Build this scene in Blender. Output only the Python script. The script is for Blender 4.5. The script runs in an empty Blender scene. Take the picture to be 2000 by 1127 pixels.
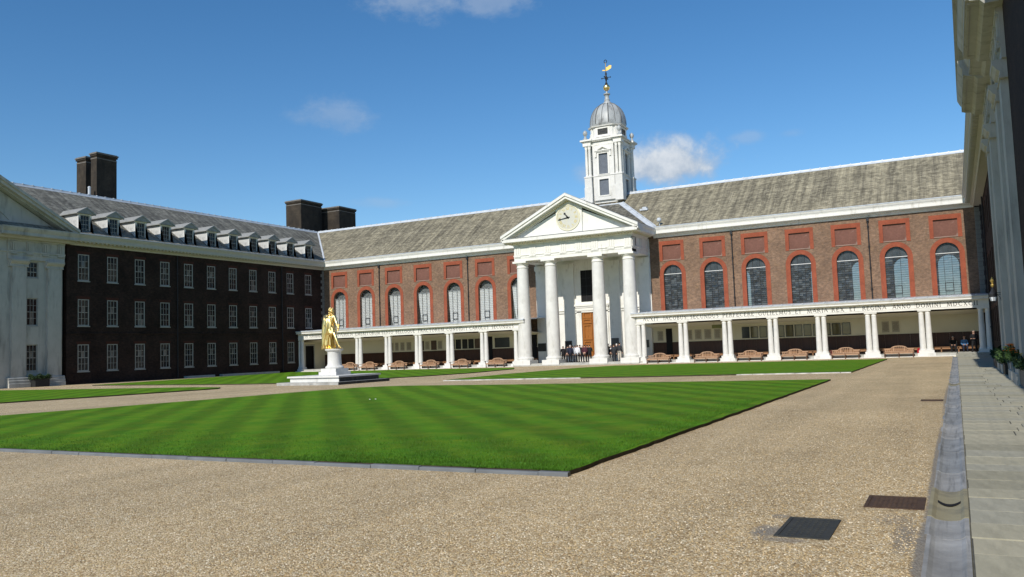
import bpy, bmesh, math, random
import numpy as np
from mathutils import Vector, Matrix
from mathutils.geometry import tessellate_polygon
rnd = random.Random(7)
PI = math.pi
scene = bpy.context.scene
COL = scene.collection

# ------------------------------------------------------------------ camera
cam_d = bpy.data.cameras.new('camera')
cam = bpy.data.objects.new('camera', cam_d)
COL.objects.link(cam)
cam_d.sensor_width = 36.0
cam_d.lens = 1619.4 * 36 / 2000
cam_d.clip_start = 0.1
cam_d.clip_end = 3000
yaw, pitch, roll = math.radians(28.0054), math.radians(4.2421), math.radians(-1.9991)
fwd = Vector((-math.sin(yaw) * math.cos(pitch), math.cos(yaw) * math.cos(pitch), math.sin(pitch)))
rgt0 = Vector((math.cos(yaw), math.sin(yaw), 0))
up0 = rgt0.cross(fwd)
rgt = rgt0 * math.cos(roll) + up0 * math.sin(roll)
upv = up0 * math.cos(roll) - rgt0 * math.sin(roll)
M = Matrix((rgt, upv, -fwd)).transposed().to_4x4()
M.translation = (0, 0, 1.7)
cam.matrix_world = M
scene.camera = cam

# ------------------------------------------------------------------ light, sky, exposure
SUN_EL = math.radians(36)
sun_d = bpy.data.lights.new('sun', 'SUN')
sun_d.energy = 5.0
sun_d.angle = math.radians(0.53)
sun_d.color = (1.0, 0.94, 0.85)
sun = bpy.data.objects.new('sun', sun_d)
sun.rotation_euler = (math.radians(90) - SUN_EL, 0, math.radians(-0.25))
sun.location = (0, -40, 60)
COL.objects.link(sun)
scene.view_settings.view_transform = 'Standard'
scene.view_settings.look = 'None'
scene.view_settings.gamma = 1.0
scene.view_settings.use_curve_mapping = False
scene.view_settings.exposure = -0.18
world = bpy.data.worlds.new('World')
scene.world = world
world.use_nodes = True
wn, wl = world.node_tree.nodes, world.node_tree.links
wn.clear()
w_out = wn.new('ShaderNodeOutputWorld')
w_bg = wn.new('ShaderNodeBackground')
w_bg.inputs['Strength'].default_value = 0.095
sky = wn.new('ShaderNodeTexSky')
sky.sky_type = 'NISHITA'
sky.sun_disc = False
sky.sun_elevation = SUN_EL
sky.sun_rotation = math.radians(180.0)
sky.altitude = 50
sky.air_density = 1.0
sky.dust_density = 0.0
sky.ozone_density = 3.4
wl.new(w_bg.outputs[0], w_out.inputs[0])
wtc = wn.new('ShaderNodeTexCoord')


def wmath(op, a, b=None, c=None):
    n = wn.new('ShaderNodeMath')
    n.operation = op
    for i, v in enumerate((a, b, c)):
        if v is None:
            continue
        if isinstance(v, (int, float)):
            n.inputs[i].default_value = v
        else:
            wl.new(v, n.inputs[i])
    return n.outputs[0]


def wvec(op, a, b):
    n = wn.new('ShaderNodeVectorMath')
    n.operation = op
    for i, v in enumerate((a, b)):
        if isinstance(v, (tuple, list, Vector)):
            n.inputs[i].default_value = tuple(v)
        else:
            wl.new(v, n.inputs[i])
    return n.outputs['Value'] if op == 'DOT_PRODUCT' else n.outputs[0]


wdir = wtc.outputs['Generated']


def wnoise(scale, detail, rough, stretch=(1, 1, 1)):
    mp = wn.new('ShaderNodeMapping')
    mp.inputs['Scale'].default_value = stretch
    wl.new(wdir, mp.inputs['Vector'])
    n = wn.new('ShaderNodeTexNoise')
    n.inputs['Scale'].default_value = scale
    n.inputs['Detail'].default_value = detail
    n.inputs['Roughness'].default_value = rough
    wl.new(mp.outputs[0], n.inputs['Vector'])
    return n.outputs['Fac']


puff = wnoise(30, 10, 0.60)
wisp = wnoise(14, 7, 0.68, (1, 1, 1.6))
# each cloud: direction, half width, half height up, half height down, density, edge roughness
CLOUDS = [
    ((-0.2860, 0.9340, 0.2080), 0.095, 0.040, 0.026, 1.00, 0.62, puff),
    ((-0.2760, 0.9370, 0.2180), 0.042, 0.032, 0.024, 0.95, 0.60, puff),
    ((-0.3640, 0.9080, 0.2060), 0.034, 0.020, 0.018, 0.62, 0.60, wisp),
    ((-0.2420, 0.9480, 0.2080), 0.022, 0.014, 0.012, 0.60, 0.50, puff),
    ((-0.5150, 0.7600, 0.4000), 0.075, 0.040, 0.032, 0.42, 1.10, wisp),
    ((-0.4420, 0.8060, 0.3960), 0.055, 0.030, 0.022, 0.36, 1.10, wisp),
    ((-0.6150, 0.7380, 0.2790), 0.064, 0.022, 0.024, 0.30, 1.05, wisp),
    ((-0.1950, 0.9530, 0.2330), 0.026, 0.009, 0.009, 0.26, 0.90, wisp),
    ((-0.5880, 0.7890, 0.1790), 0.040, 0.009, 0.009, 0.22, 0.90, wisp),
    ((-0.1480, 0.9610, 0.2320), 0.020, 0.007, 0.007, 0.16, 0.90, wisp),
    ((0.55, 0.62, 0.50), 0.16, 0.06, 0.05, 0.60, 1.00, wisp),
    ((-0.80, -0.30, 0.45), 0.20, 0.08, 0.06, 0.70, 0.90, puff),
    ((0.30, -0.80, 0.40), 0.22, 0.08, 0.05, 0.70, 0.90, puff),
    ((0.85, -0.20, 0.30), 0.20, 0.06, 0.05, 0.60, 0.90, wisp),
    ((-0.45, -0.85, 0.22), 0.25, 0.06, 0.04, 0.80, 0.80, puff),
]
total = None
lit = None
for c, a, bu, bd, dens, k, nz in CLOUDS:
    c = Vector(c).normalized()
    t = Vector((0, 0, 1)).cross(c).normalized()
    b = c.cross(t)
    du = wvec('DOT_PRODUCT', wdir, t)
    dv0 = wvec('DOT_PRODUCT', wdir, b)
    dv = wmath('SUBTRACT', dv0, 0.0)
    front = wmath('GREATER_THAN', wvec('DOT_PRODUCT', wdir, c), 0.3)
    x = wmath('DIVIDE', du, a)
    yu = wmath('MAXIMUM', wmath('DIVIDE', dv, bu), wmath('DIVIDE', dv, -bd))
    r2 = wmath('SQRT', wmath('ADD', wmath('MULTIPLY', x, x), wmath('MULTIPLY', yu, yu)))
    m = wmath('SUBTRACT', 1.0, r2)
    m = wmath('ADD', m, wmath('MULTIPLY', wmath('SUBTRACT', nz, 0.5), 2.2 * k))
    sm = wn.new('ShaderNodeMapRange')
    sm.interpolation_type = 'SMOOTHSTEP'
    sm.inputs['From Min'].default_value = 0.0
    sm.inputs['From Max'].default_value = 0.68 if nz is puff else 0.85
    sm.inputs['To Max'].default_value = dens
    wl.new(m, sm.inputs['Value'])
    m = wmath('MULTIPLY', sm.outputs[0], front)
    total = m if total is None else wmath('MAXIMUM', total, m)
    lm = wn.new('ShaderNodeMapRange')
    lm.interpolation_type = 'SMOOTHSTEP'
    lm.inputs['From Min'].default_value = -1.0
    lm.inputs['From Max'].default_value = 0.9
    wl.new(wmath('ADD', wmath('DIVIDE', dv, bu), wmath('MULTIPLY', wmath('SUBTRACT', nz, 0.5), 4.0)), lm.inputs['Value'])
    lc = wmath('MULTIPLY', lm.outputs[0], m)
    lit = lc if lit is None else wmath('MAXIMUM', lit, lc)
wmix = wn.new('ShaderNodeMix')
wmix.data_type = 'RGBA'
wl.new(total, wmix.inputs[0])
# a slightly deeper, bluer sky than the raw model, the same in every direction
whsv = wn.new('ShaderNodeHueSaturation')
whsv.inputs['Saturation'].default_value = 1.24
whsv.inputs['Value'].default_value = 1.44
wl.new(sky.outputs[0], whsv.inputs['Color'])
wl.new(whsv.outputs[0], wmix.inputs[6])
ccol = wn.new('ShaderNodeMix')
ccol.data_type = 'RGBA'
wl.new(lit, ccol.inputs[0])
ccol.inputs[6].default_value = (4.6, 5.7, 7.2, 1)
ccol.inputs[7].default_value = (8.6, 9.2, 9.9, 1)
wl.new(ccol.outputs[2], wmix.inputs[7])
wl.new(wmix.outputs[2], w_bg.inputs['Color'])


# ------------------------------------------------------------------ materials
def mat(name, base, rough=0.8, var=0.0, vscale=3.0, base2=None, spec=0.3, bump=0.0, bscale=20.0, metal=0.0,
        stretch=(1, 1, 1), var2=0.0, v2scale=0.3, dirt=None, detail=6):
    """Principled material with object-space noise between base and base2, coarse value variation and bump."""
    m = bpy.data.materials.new(name)
    m.use_nodes = True
    n, l = m.node_tree.nodes, m.node_tree.links
    p = n['Principled BSDF']
    p.inputs['Roughness'].default_value = rough
    p.inputs['Specular IOR Level'].default_value = spec
    p.inputs['Metallic'].default_value = metal
    b = (*base, 1)
    if var == 0 and var2 == 0 and base2 is None and dirt is None:
        p.inputs['Base Color'].default_value = b
    tc = n.new('ShaderNodeTexCoord')
    mp = n.new('ShaderNodeMapping')
    mp.inputs['Scale'].default_value = stretch
    l.new(tc.outputs['Object'], mp.inputs[0])

    def noise(sc, det=detail, src=mp):
        t = n.new('ShaderNodeTexNoise')
        t.inputs['Scale'].default_value = sc
        t.inputs['Detail'].default_value = det
        t.inputs['Roughness'].default_value = 0.62
        l.new(src.outputs[0], t.inputs['Vector'])
        return t.outputs['Fac']
    if var or var2 or base2 or dirt:
        mx = n.new('ShaderNodeMix')
        mx.data_type = 'RGBA'
        cr = n.new('ShaderNodeMapRange')
        cr.inputs['From Min'].default_value = 0.3
        cr.inputs['From Max'].default_value = 0.7
        l.new(noise(vscale), cr.inputs['Value'])
        l.new(cr.outputs[0], mx.inputs[0])
        b2 = base2 if base2 else tuple(max(0, c * (1 - var)) for c in base)
        b1 = base if base2 else tuple(min(1, c * (1 + var * 0.5)) for c in base)
        mx.inputs[6].default_value = (*b1, 1)
        mx.inputs[7].default_value = (*b2, 1)
        out = mx.outputs[2]
        if var2:
            hv = n.new('ShaderNodeHueSaturation')
            mr = n.new('ShaderNodeMapRange')
            mr.inputs['From Min'].default_value = 0.3
            mr.inputs['From Max'].default_value = 0.7
            mr.inputs['To Min'].default_value = 1 - var2
            mr.inputs['To Max'].default_value = 1 + var2
            l.new(noise(v2scale), mr.inputs['Value'])
            l.new(mr.outputs[0], hv.inputs['Value'])
            l.new(out, hv.inputs['Color'])
            out = hv.outputs[0]
        if dirt:
            dcol, dsc, dlo, dhi, dst = dirt
            dm = n.new('ShaderNodeMix')
            dm.data_type = 'RGBA'
            mp2 = n.new('ShaderNodeMapping')
            mp2.inputs['Scale'].default_value = dst
            l.new(tc.outputs['Object'], mp2.inputs[0])
            mr = n.new('ShaderNodeMapRange')
            mr.inputs['From Min'].default_value = dlo
            mr.inputs['From Max'].default_value = dhi
            l.new(noise(dsc, 6, mp2), mr.inputs['Value'])
            l.new(mr.outputs[0], dm.inputs[0])
            l.new(out, dm.inputs[6])
            dm.inputs[7].default_value = (*dcol, 1)
            out = dm.outputs[2]
        l.new(out, p.inputs['Base Color'])
    if bump:
        bp = n.new('ShaderNodeBump')
        bp.inputs['Strength'].default_value = bump
        bp.inputs['Distance'].default_value = 0.02
        l.new(noise(bscale, 4), bp.inputs['Height'])
        l.new(bp.outputs[0], p.inputs['Normal'])
    return m


def brick_mat(name, c1, c2, mortar, axis, coarse=0.25, patch=None):
    """Small London brick: axis 0 = wall running along x, 1 = wall running along y."""
    m = bpy.data.materials.new(name)
    m.use_nodes = True
    n, l = m.node_tree.nodes, m.node_tree.links
    p = n['Principled BSDF']
    p.inputs['Roughness'].default_value = 0.9
    p.inputs['Specular IOR Level'].default_value = 0.15
    tc = n.new('ShaderNodeTexCoord')
    sp = n.new('ShaderNodeSeparateXYZ')
    l.new(tc.outputs['Object'], sp.inputs[0])
    cb = n.new('ShaderNodeCombineXYZ')
    l.new(sp.outputs[axis], cb.inputs[0])
    l.new(sp.outputs[2], cb.inputs[1])
    br = n.new('ShaderNodeTexBrick')
    br.inputs['Scale'].default_value = 1.0
    br.inputs['Brick Width'].default_value = 0.235
    br.inputs['Row Height'].default_value = 0.078
    br.inputs['Mortar Size'].default_value = 0.007
    br.inputs['Mortar Smooth'].default_value = 0.3
    br.inputs['Bias'].default_value = -0.1
    br.inputs['Color1'].default_value = (*c1, 1)
    br.inputs['Color2'].default_value = (*c2, 1)
    br.inputs['Mortar'].default_value = (*mortar, 1)
    l.new(cb.outputs[0], br.inputs['Vector'])
    out = br.outputs['Color']
    for sc, lo, hi in ((0.45, 1 - coarse, 1 + coarse), (4.5, 0.72, 1.28)):
        t = n.new('ShaderNodeTexNoise')
        t.inputs['Scale'].default_value = sc
        t.inputs['Detail'].default_value = 7
        t.inputs['Roughness'].default_value = 0.65
        l.new(tc.outputs['Object'], t.inputs['Vector'])
        mr = n.new('ShaderNodeMapRange')
        mr.inputs['From Min'].default_value = 0.3
        mr.inputs['From Max'].default_value = 0.7
        mr.inputs['To Min'].default_value = lo
        mr.inputs['To Max'].default_value = hi
        l.new(t.outputs['Fac'], mr.inputs['Value'])
        hv = n.new('ShaderNodeHueSaturation')
        l.new(mr.outputs[0], hv.inputs['Value'])
        l.new(out, hv.inputs['Color'])
        out = hv.outputs[0]
    if patch:
        t = n.new('ShaderNodeTexNoise')
        t.inputs['Scale'].default_value = 1.1
        t.inputs['Detail'].default_value = 9
        t.inputs['Roughness'].default_value = 0.72
        l.new(tc.outputs['Object'], t.inputs['Vector'])
        mr = n.new('ShaderNodeMapRange')
        mr.inputs['From Min'].default_value = 0.56
        mr.inputs['From Max'].default_value = 0.70
        mr.inputs['To Max'].default_value = 0.75
        l.new(t.outputs['Fac'], mr.inputs['Value'])
        mx = n.new('ShaderNodeMix')
        mx.data_type = 'RGBA'
        l.new(mr.outputs[0], mx.inputs[0])
        l.new(out, mx.inputs[6])
        mx.inputs[7].default_value = (*patch, 1)
        out = mx.outputs[2]
    l.new(out, p.inputs['Base Color'])
    bp = n.new('ShaderNodeBump')
    bp.inputs['Strength'].default_value = 0.5
    bp.inputs['Distance'].default_value = 0.01
    l.new(br.outputs['Fac'], bp.inputs['Height'])
    bp.invert = True
    l.new(bp.outputs[0], p.inputs['Normal'])
    return m


def slate_mat(name, base, axis, lichen):
    """Tint per slate from the mesh, long weather streaks down the slope."""
    m = bpy.data.materials.new(name)
    m.use_nodes = True
    n, l = m.node_tree.nodes, m.node_tree.links
    p = n['Principled BSDF']
    p.inputs['Roughness'].default_value = 0.85
    p.inputs['Specular IOR Level'].default_value = 0.2
    at = n.new('ShaderNodeAttribute')
    at.attribute_name = 'tint'
    tc = n.new('ShaderNodeTexCoord')
    mp = n.new('ShaderNodeMapping')
    mp.inputs['Scale'].default_value = (2.6, 0.13, 0.13) if axis == 0 else (0.13, 2.6, 0.13)
    l.new(tc.outputs['Object'], mp.inputs[0])
    t = n.new('ShaderNodeTexNoise')
    t.inputs['Scale'].default_value = 1.0
    t.inputs['Detail'].default_value = 7
    t.inputs['Roughness'].default_value = 0.7
    l.new(mp.outputs[0], t.inputs['Vector'])
    t2 = n.new('ShaderNodeTexNoise')
    t2.inputs['Scale'].default_value = 0.35
    t2.inputs['Detail'].default_value = 6
    t2.inputs['Roughness'].default_value = 0.65
    l.new(tc.outputs['Object'], t2.inputs['Vector'])
    mr = n.new('ShaderNodeMapRange')
    mr.inputs['From Min'].default_value = 0.36
    mr.inputs['From Max'].default_value = 0.64
    l.new(t.outputs['Fac'], mr.inputs['Value'])
    mx = n.new('ShaderNodeMix')
    mx.data_type = 'RGBA'
    l.new(mr.outputs[0], mx.inputs[0])
    mx.inputs[6].default_value = (*[c * 0.66 for c in base], 1)
    mx.inputs[7].default_value = (*lichen, 1)
    a = n.new('ShaderNodeMath')
    a.operation = 'MULTIPLY_ADD'
    l.new(at.outputs['Fac'], a.inputs[0])
    a.inputs[1].default_value = 0.75
    a.inputs[2].default_value = 0.62
    b = n.new('ShaderNodeMath')
    b.operation = 'MULTIPLY_ADD'
    l.new(t2.outputs['Fac'], b.inputs[0])
    b.inputs[1].default_value = 0.6
    b.inputs[2].default_value = 0.7
    c = n.new('ShaderNodeMath')
    c.operation = 'MULTIPLY'
    l.new(a.outputs[0], c.inputs[0])
    l.new(b.outputs[0], c.inputs[1])
    hv = n.new('ShaderNodeHueSaturation')
    l.new(c.outputs[0], hv.inputs['Value'])
    l.new(mx.outputs[2], hv.inputs['Color'])
    l.new(hv.outputs[0], p.inputs['Base Color'])
    return m


def gravel_mat():
    m = bpy.data.materials.new('gravel')
    m.use_nodes = True
    n, l = m.node_tree.nodes, m.node_tree.links
    p = n['Principled BSDF']
    p.inputs['Roughness'].default_value = 0.85
    p.inputs['Specular IOR Level'].default_value = 0.25
    tc = n.new('ShaderNodeTexCoord')
    v = n.new('ShaderNodeTexVoronoi')
    v.inputs['Scale'].default_value = 64
    v.inputs['Randomness'].default_value = 1.0
    l.new(tc.outputs['Object'], v.inputs['Vector'])
    sp = n.new('ShaderNodeSeparateColor')
    l.new(v.outputs['Color'], sp.inputs[0])
    cr = n.new('ShaderNodeValToRGB')
    e = cr.color_ramp.elements
    e[0].position = 0.0
    e[0].color = (0.20, 0.135, 0.065, 1)
    e[1].position = 1.0
    e[1].color = (0.80, 0.73, 0.55, 1)
    for pos, col in ((0.2, (0.35, 0.24, 0.115)), (0.45, (0.47, 0.345, 0.18)), (0.7, (0.54, 0.425, 0.25)), (0.9, (0.62, 0.515, 0.335))):
        k = e.new(pos)
        k.color = (*col, 1)
    l.new(sp.outputs[0], cr.inputs[0])
    out = cr.outputs[0]
    # damp and worn patches, tyre-worn bands
    t = n.new('ShaderNodeTexNoise')
    t.inputs['Scale'].default_value = 0.35
    t.inputs['Detail'].default_value = 8
    t.inputs['Roughness'].default_value = 0.68
    l.new(tc.outputs['Object'], t.inputs['Vector'])
    mr = n.new('ShaderNodeMapRange')
    mr.inputs['From Min'].default_value = 0.3
    mr.inputs['From Max'].default_value = 0.7
    mr.inputs['To Min'].default_value = 0.95
    mr.inputs['To Max'].default_value = 1.27
    l.new(t.outputs['Fac'], mr.inputs['Value'])
    hv = n.new('ShaderNodeHueSaturation')
    hv.inputs['Saturation'].default_value = 0.97
    l.new(mr.outputs[0], hv.inputs['Value'])
    l.new(out, hv.inputs['Color'])
    out = hv.outputs[0]
    t3 = n.new('ShaderNodeTexNoise')
    t3.inputs['Scale'].default_value = 7
    t3.inputs['Detail'].default_value = 5
    t3.inputs['Roughness'].default_value = 0.7
    l.new(tc.outputs['Object'], t3.inputs['Vector'])
    mr3 = n.new('ShaderNodeMapRange')
    mr3.inputs['From Min'].default_value = 0.3
    mr3.inputs['From Max'].default_value = 0.7
    mr3.inputs['To Min'].default_value = 0.82
    mr3.inputs['To Max'].default_value = 1.14
    l.new(t3.outputs['Fac'], mr3.inputs['Value'])
    hv3 = n.new('ShaderNodeHueSaturation')
    l.new(mr3.outputs[0], hv3.inputs['Value'])
    l.new(out, hv3.inputs['Color'])
    out = hv3.outputs[0]
    mpt = n.new('ShaderNodeMapping')
    mpt.inputs['Scale'].default_value = (0.75, 0.05, 1)
    l.new(tc.outputs['Object'], mpt.inputs[0])
    tt = n.new('ShaderNodeTexNoise')
    tt.inputs['Scale'].default_value = 1.6
    tt.inputs['Detail'].default_value = 5
    l.new(mpt.outputs[0], tt.inputs['Vector'])
    mrt = n.new('ShaderNodeMapRange')
    mrt.inputs['From Min'].default_value = 0.35
    mrt.inputs['From Max'].default_value = 0.65
    mrt.inputs['To Min'].default_value = 0.90
    mrt.inputs['To Max'].default_value = 1.08
    l.new(tt.outputs['Fac'], mrt.inputs['Value'])
    hvt = n.new('ShaderNodeHueSaturation')
    l.new(mrt.outputs[0], hvt.inputs['Value'])
    l.new(out, hvt.inputs['Color'])
    out = hvt.outputs[0]
    # grey dirt around the covers and along the gutter: stains with a shape of their own
    last = out
    for cx, cy, rx, ry, amt in ((-1.62, 7.75, 0.15, 0.30, 0.80), (-1.45, 7.45, 0.30, 0.10, 0.6), (-0.50, 7.9, 0.11, 0.70, 0.60), (-0.62, 8.6, 0.2, 0.3, 0.4), (-0.352, 13.0, 0.040, 6.0, 0.8), (-0.352, 26.0, 0.05, 7.0, 0.7), (-0.36, 7.2, 0.06, 1.5, 0.8), (-1.62, 8.42, 0.10, 0.12, 0.6)):
        sb = n.new('ShaderNodeVectorMath')
        sb.operation = 'SUBTRACT'
        sb.inputs[1].default_value = (cx, cy, 0)
        l.new(tc.outputs['Object'], sb.inputs[0])
        dv = n.new('ShaderNodeVectorMath')
        dv.operation = 'DIVIDE'
        dv.inputs[1].default_value = (rx, ry, 1)
        l.new(sb.outputs[0], dv.inputs[0])
        ln = n.new('ShaderNodeVectorMath')
        ln.operation = 'LENGTH'
        l.new(dv.outputs[0], ln.inputs[0])
        ad = n.new('ShaderNodeMath')
        ad.operation = 'MULTIPLY_ADD'
        l.new(t3.outputs['Fac'], ad.inputs[0])
        ad.inputs[1].default_value = -1.6
        l.new(ln.outputs['Value'], ad.inputs[2])
        mk = n.new('ShaderNodeMapRange')
        mk.inputs['From Min'].default_value = 0.25
        mk.inputs['From Max'].default_value = -0.25
        mk.inputs['To Max'].default_value = amt
        l.new(ad.outputs[0], mk.inputs['Value'])
        mx = n.new('ShaderNodeMix')
        mx.data_type = 'RGBA'
        l.new(mk.outputs[0], mx.inputs[0])
        l.new(last, mx.inputs[6])
        mx.inputs[7].default_value = (0.21, 0.20, 0.185, 1)
        last = mx.outputs[2]
    l.new(last, p.inputs['Base Color'])
    bp = n.new('ShaderNodeBump')
    bp.inputs['Strength'].default_value = 0.9
    bp.inputs['Distance'].default_value = 0.012
    bp.invert = True
    l.new(v.outputs['Distance'], bp.inputs['Height'])
    l.new(bp.outputs[0], p.inputs['Normal'])
    return m


def lawn_mat():
    m = bpy.data.materials.new('mown_grass')
    m.use_nodes = True
    n, l = m.node_tree.nodes, m.node_tree.links
    p = n['Principled BSDF']
    p.inputs['Roughness'].default_value = 0.9
    p.inputs['Specular IOR Level'].default_value = 0.12
    tc = n.new('ShaderNodeTexCoord')

    def noise(sc, det, ro=0.65, st=None):
        t = n.new('ShaderNodeTexNoise')
        t.inputs['Scale'].default_value = sc
        t.inputs['Detail'].default_value = det
        t.inputs['Roughness'].default_value = ro
        if st:
            mp = n.new('ShaderNodeMapping')
            mp.inputs['Scale'].default_value = st
            l.new(tc.outputs['Object'], mp.inputs[0])
            l.new(mp.outputs[0], t.inputs['Vector'])
        else:
            l.new(tc.outputs['Object'], t.inputs['Vector'])
        return t.outputs['Fac']

    def ma(op, a, b=None, c=None):
        k = n.new('ShaderNodeMath')
        k.operation = op
        for i, v in enumerate((a, b, c)):
            if v is None:
                continue
            if isinstance(v, (int, float)):
                k.inputs[i].default_value = v
            else:
                l.new(v, k.inputs[i])
        return k.outputs[0]
    ang = math.radians(41.5)
    dt = n.new('ShaderNodeVectorMath')
    dt.operation = 'DOT_PRODUCT'
    dt.inputs[1].default_value = (math.cos(ang), math.sin(ang), 0)
    l.new(tc.outputs['Object'], dt.inputs[0])
    wob = ma('MULTIPLY', ma('SUBTRACT', noise(0.5, 3), 0.5), 0.5)
    ph = ma('ADD', dt.outputs['Value'], wob)
    s = ma('SINE', ma('MULTIPLY_ADD', ph, 2 * PI / 1.3, -3.99))
    s = ma('MULTIPLY', s, 1.5)
    s = ma('MINIMUM', ma('MAXIMUM', s, -1.0), 1.0)
    # patchy strength of the stripes and blotches
    s = ma('MULTIPLY', s, ma('MULTIPLY_ADD', noise(0.6, 5), 0.9, 0.05))
    b = ma('MULTIPLY', ma('SUBTRACT', noise(1.6, 7, 0.72, (1, 0.7, 1)), 0.5), 1.3)
    f = ma('MULTIPLY', ma('SUBTRACT', noise(38, 4, 0.8), 0.5), 1.6)
    v = ma('ADD', ma('MULTIPLY', s, 0.30), ma('ADD', ma('MULTIPLY', b, 0.52), ma('MULTIPLY', f, 0.50)))
    v = ma('ADD', v, 1.0)
    mx = n.new('ShaderNodeMix')
    mx.data_type = 'RGBA'
    mr = n.new('ShaderNodeMapRange')
    mr.inputs['From Min'].default_value = 0.40
    mr.inputs['From Max'].default_value = 0.74
    l.new(noise(1.1, 8, 0.74), mr.inputs['Value'])
    l.new(mr.outputs[0], mx.inputs[0])
    mx.inputs[6].default_value = (0.070, 0.198, 0.007, 1)
    mx.inputs[7].default_value = (0.155, 0.225, 0.011, 1)
    hv = n.new('ShaderNodeHueSaturation')
    l.new(v, hv.inputs['Value'])
    l.new(mx.outputs[2], hv.inputs['Color'])
    l.new(hv.outputs[0], p.inputs['Base Color'])
    bp = n.new('ShaderNodeBump')
    bp.inputs['Strength'].default_value = 0.7
    bp.inputs['Distance'].default_value = 0.03
    l.new(noise(70, 3, 0.8), bp.inputs['Height'])
    l.new(bp.outputs[0], p.inputs['Normal'])
    return m


def glass_mat():
    m = bpy.data.materials.new('clear_glass')
    m.use_nodes = True
    n, l = m.node_tree.nodes, m.node_tree.links
    n.remove(n['Principled BSDF'])
    tr = n.new('ShaderNodeBsdfTransparent')
    tr.inputs[0].default_value = (0.95, 0.96, 0.96, 1)
    gl = n.new('ShaderNodeBsdfGlossy')
    gl.inputs['Roughness'].default_value = 0.03
    fr = n.new('ShaderNodeFresnel')
    fr.inputs['IOR'].default_value = 1.5
    mx = n.new('ShaderNodeMixShader')
    l.new(fr.outputs[0], mx.inputs[0])
    l.new(tr.outputs[0], mx.inputs[1])
    l.new(gl.outputs[0], mx.inputs[2])
    l.new(mx.outputs[0], n['Material Output'].inputs[0])
    return m


def wavy_glass(name, base, rough, bump, var):
    m = mat(name, base, rough, var=var, vscale=2.2, spec=0.6)
    n, l = m.node_tree.nodes, m.node_tree.links
    p = n['Principled BSDF']
    tc = n.new('ShaderNodeTexCoord')
    v = n.new('ShaderNodeTexVoronoi')
    v.inputs['Scale'].default_value = 3.2
    l.new(tc.outputs['Object'], v.inputs['Vector'])
    bp = n.new('ShaderNodeBump')
    bp.inputs['Strength'].default_value = bump
    bp.inputs['Distance'].default_value = 0.02
    l.new(v.outputs['Color'], bp.inputs['Height'])
    l.new(bp.outputs[0], p.inputs['Normal'])
    return m


WHITE = mat('white_painted_stone', (0.76, 0.75, 0.70), 0.7, var=0.06, vscale=1.5, var2=0.05, v2scale=0.4, dirt=((0.46, 0.44, 0.38), 1.4, 0.56, 0.80, (1.8, 1.8, 0.35)), bump=0.1, bscale=12)
WHITE2 = mat('white_portland_column_stone', (0.68, 0.675, 0.64), 0.75, var=0.08, vscale=2.0, var2=0.07, v2scale=0.6, dirt=((0.42, 0.41, 0.36), 1.0, 0.56, 0.82, (2.0, 2.0, 0.5)), bump=0.15, bscale=15)
GREYSTONE = mat('grey_portland_stone', (0.44, 0.435, 0.395), 0.8, var=0.12, vscale=2.0, var2=0.10, v2scale=0.5, dirt=((0.20, 0.20, 0.18), 0.9, 0.52, 0.8, (2.0, 2.0, 0.4)), bump=0.15, bscale=15)
CREAM = mat('cream_wall_paint', (0.70, 0.645, 0.48), 0.8, var=0.04, vscale=1.0, var2=0.04)
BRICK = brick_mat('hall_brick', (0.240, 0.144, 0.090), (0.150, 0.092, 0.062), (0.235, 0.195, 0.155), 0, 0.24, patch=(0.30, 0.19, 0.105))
WINGBRICK = brick_mat('dark_wing_brick', (0.037, 0.021, 0.016), (0.019, 0.012, 0.010), (0.032, 0.029, 0.026), 1, 0.42, patch=(0.055, 0.032, 0.024))  # near-black brick, far darker than the hall's, with random patches
CHIMBRICK = brick_mat('chimney_brick', (0.105, 0.082, 0.056), (0.065, 0.050, 0.038), (0.10, 0.09, 0.07), 0, 0.25)
CHIMBRICKD = brick_mat('sooty_chimney_brick', (0.052, 0.040, 0.030), (0.030, 0.025, 0.020), (0.05, 0.045, 0.04), 1, 0.25)
ORANGE = mat('rubbed_red_brick', (0.315, 0.082, 0.040), 0.88, var=0.22, vscale=6, var2=0.20, v2scale=0.9, base2=(0.23, 0.064, 0.036), bump=0.3, bscale=25)
PANEL = mat('dull_red_brick_panel', (0.185, 0.088, 0.066), 0.9, var=0.18, vscale=6, var2=0.14, v2scale=0.9, dirt=((0.34, 0.27, 0.23), 2.0, 0.62, 0.78, (1, 1, 1)))
SLATE_H = slate_mat('hall_slates', (0.245, 0.222, 0.165), 0, (0.345, 0.312, 0.222))
SLATE_G = slate_mat('portico_slates', (0.145, 0.142, 0.125), 0, (0.20, 0.19, 0.155))
SLATE_W = slate_mat('wing_slates', (0.20, 0.195, 0.172), 1, (0.29, 0.28, 0.235))
LEAD = mat('lead_sheet', (0.52, 0.56, 0.60), 0.45, var=0.15, vscale=2.0, spec=0.5, dirt=((0.30, 0.32, 0.33), 1.5, 0.55, 0.8, (1, 1, 1)))
DLEAD = mat('weathered_dome_lead', (0.40, 0.42, 0.42), 0.45, var=0.18, vscale=1.0, spec=0.5, dirt=((0.12, 0.12, 0.118), 1.0, 0.52, 0.74, (1.3, 1.3, 0.5)))
IRON = mat('black_cast_iron', (0.022, 0.023, 0.026), 0.5, var=0.2)
DARK = mat('dark_interior', (0.012, 0.012, 0.013), 0.9)
GLASS = glass_mat()
DGLASS = wavy_glass('dark_window_glass', (0.010, 0.011, 0.013), 0.06, 0.08, 0.3)
DGLASS.node_tree.nodes['Principled BSDF'].inputs['Specular IOR Level'].default_value = 0.28
PGLASS = wavy_glass('pale_reflection_curtain_glass', (0.14, 0.14, 0.13), 0.10, 0.10, 0.6)  # pale panes paint in reflected court light along with curtains
LGLASSES = []
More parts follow.
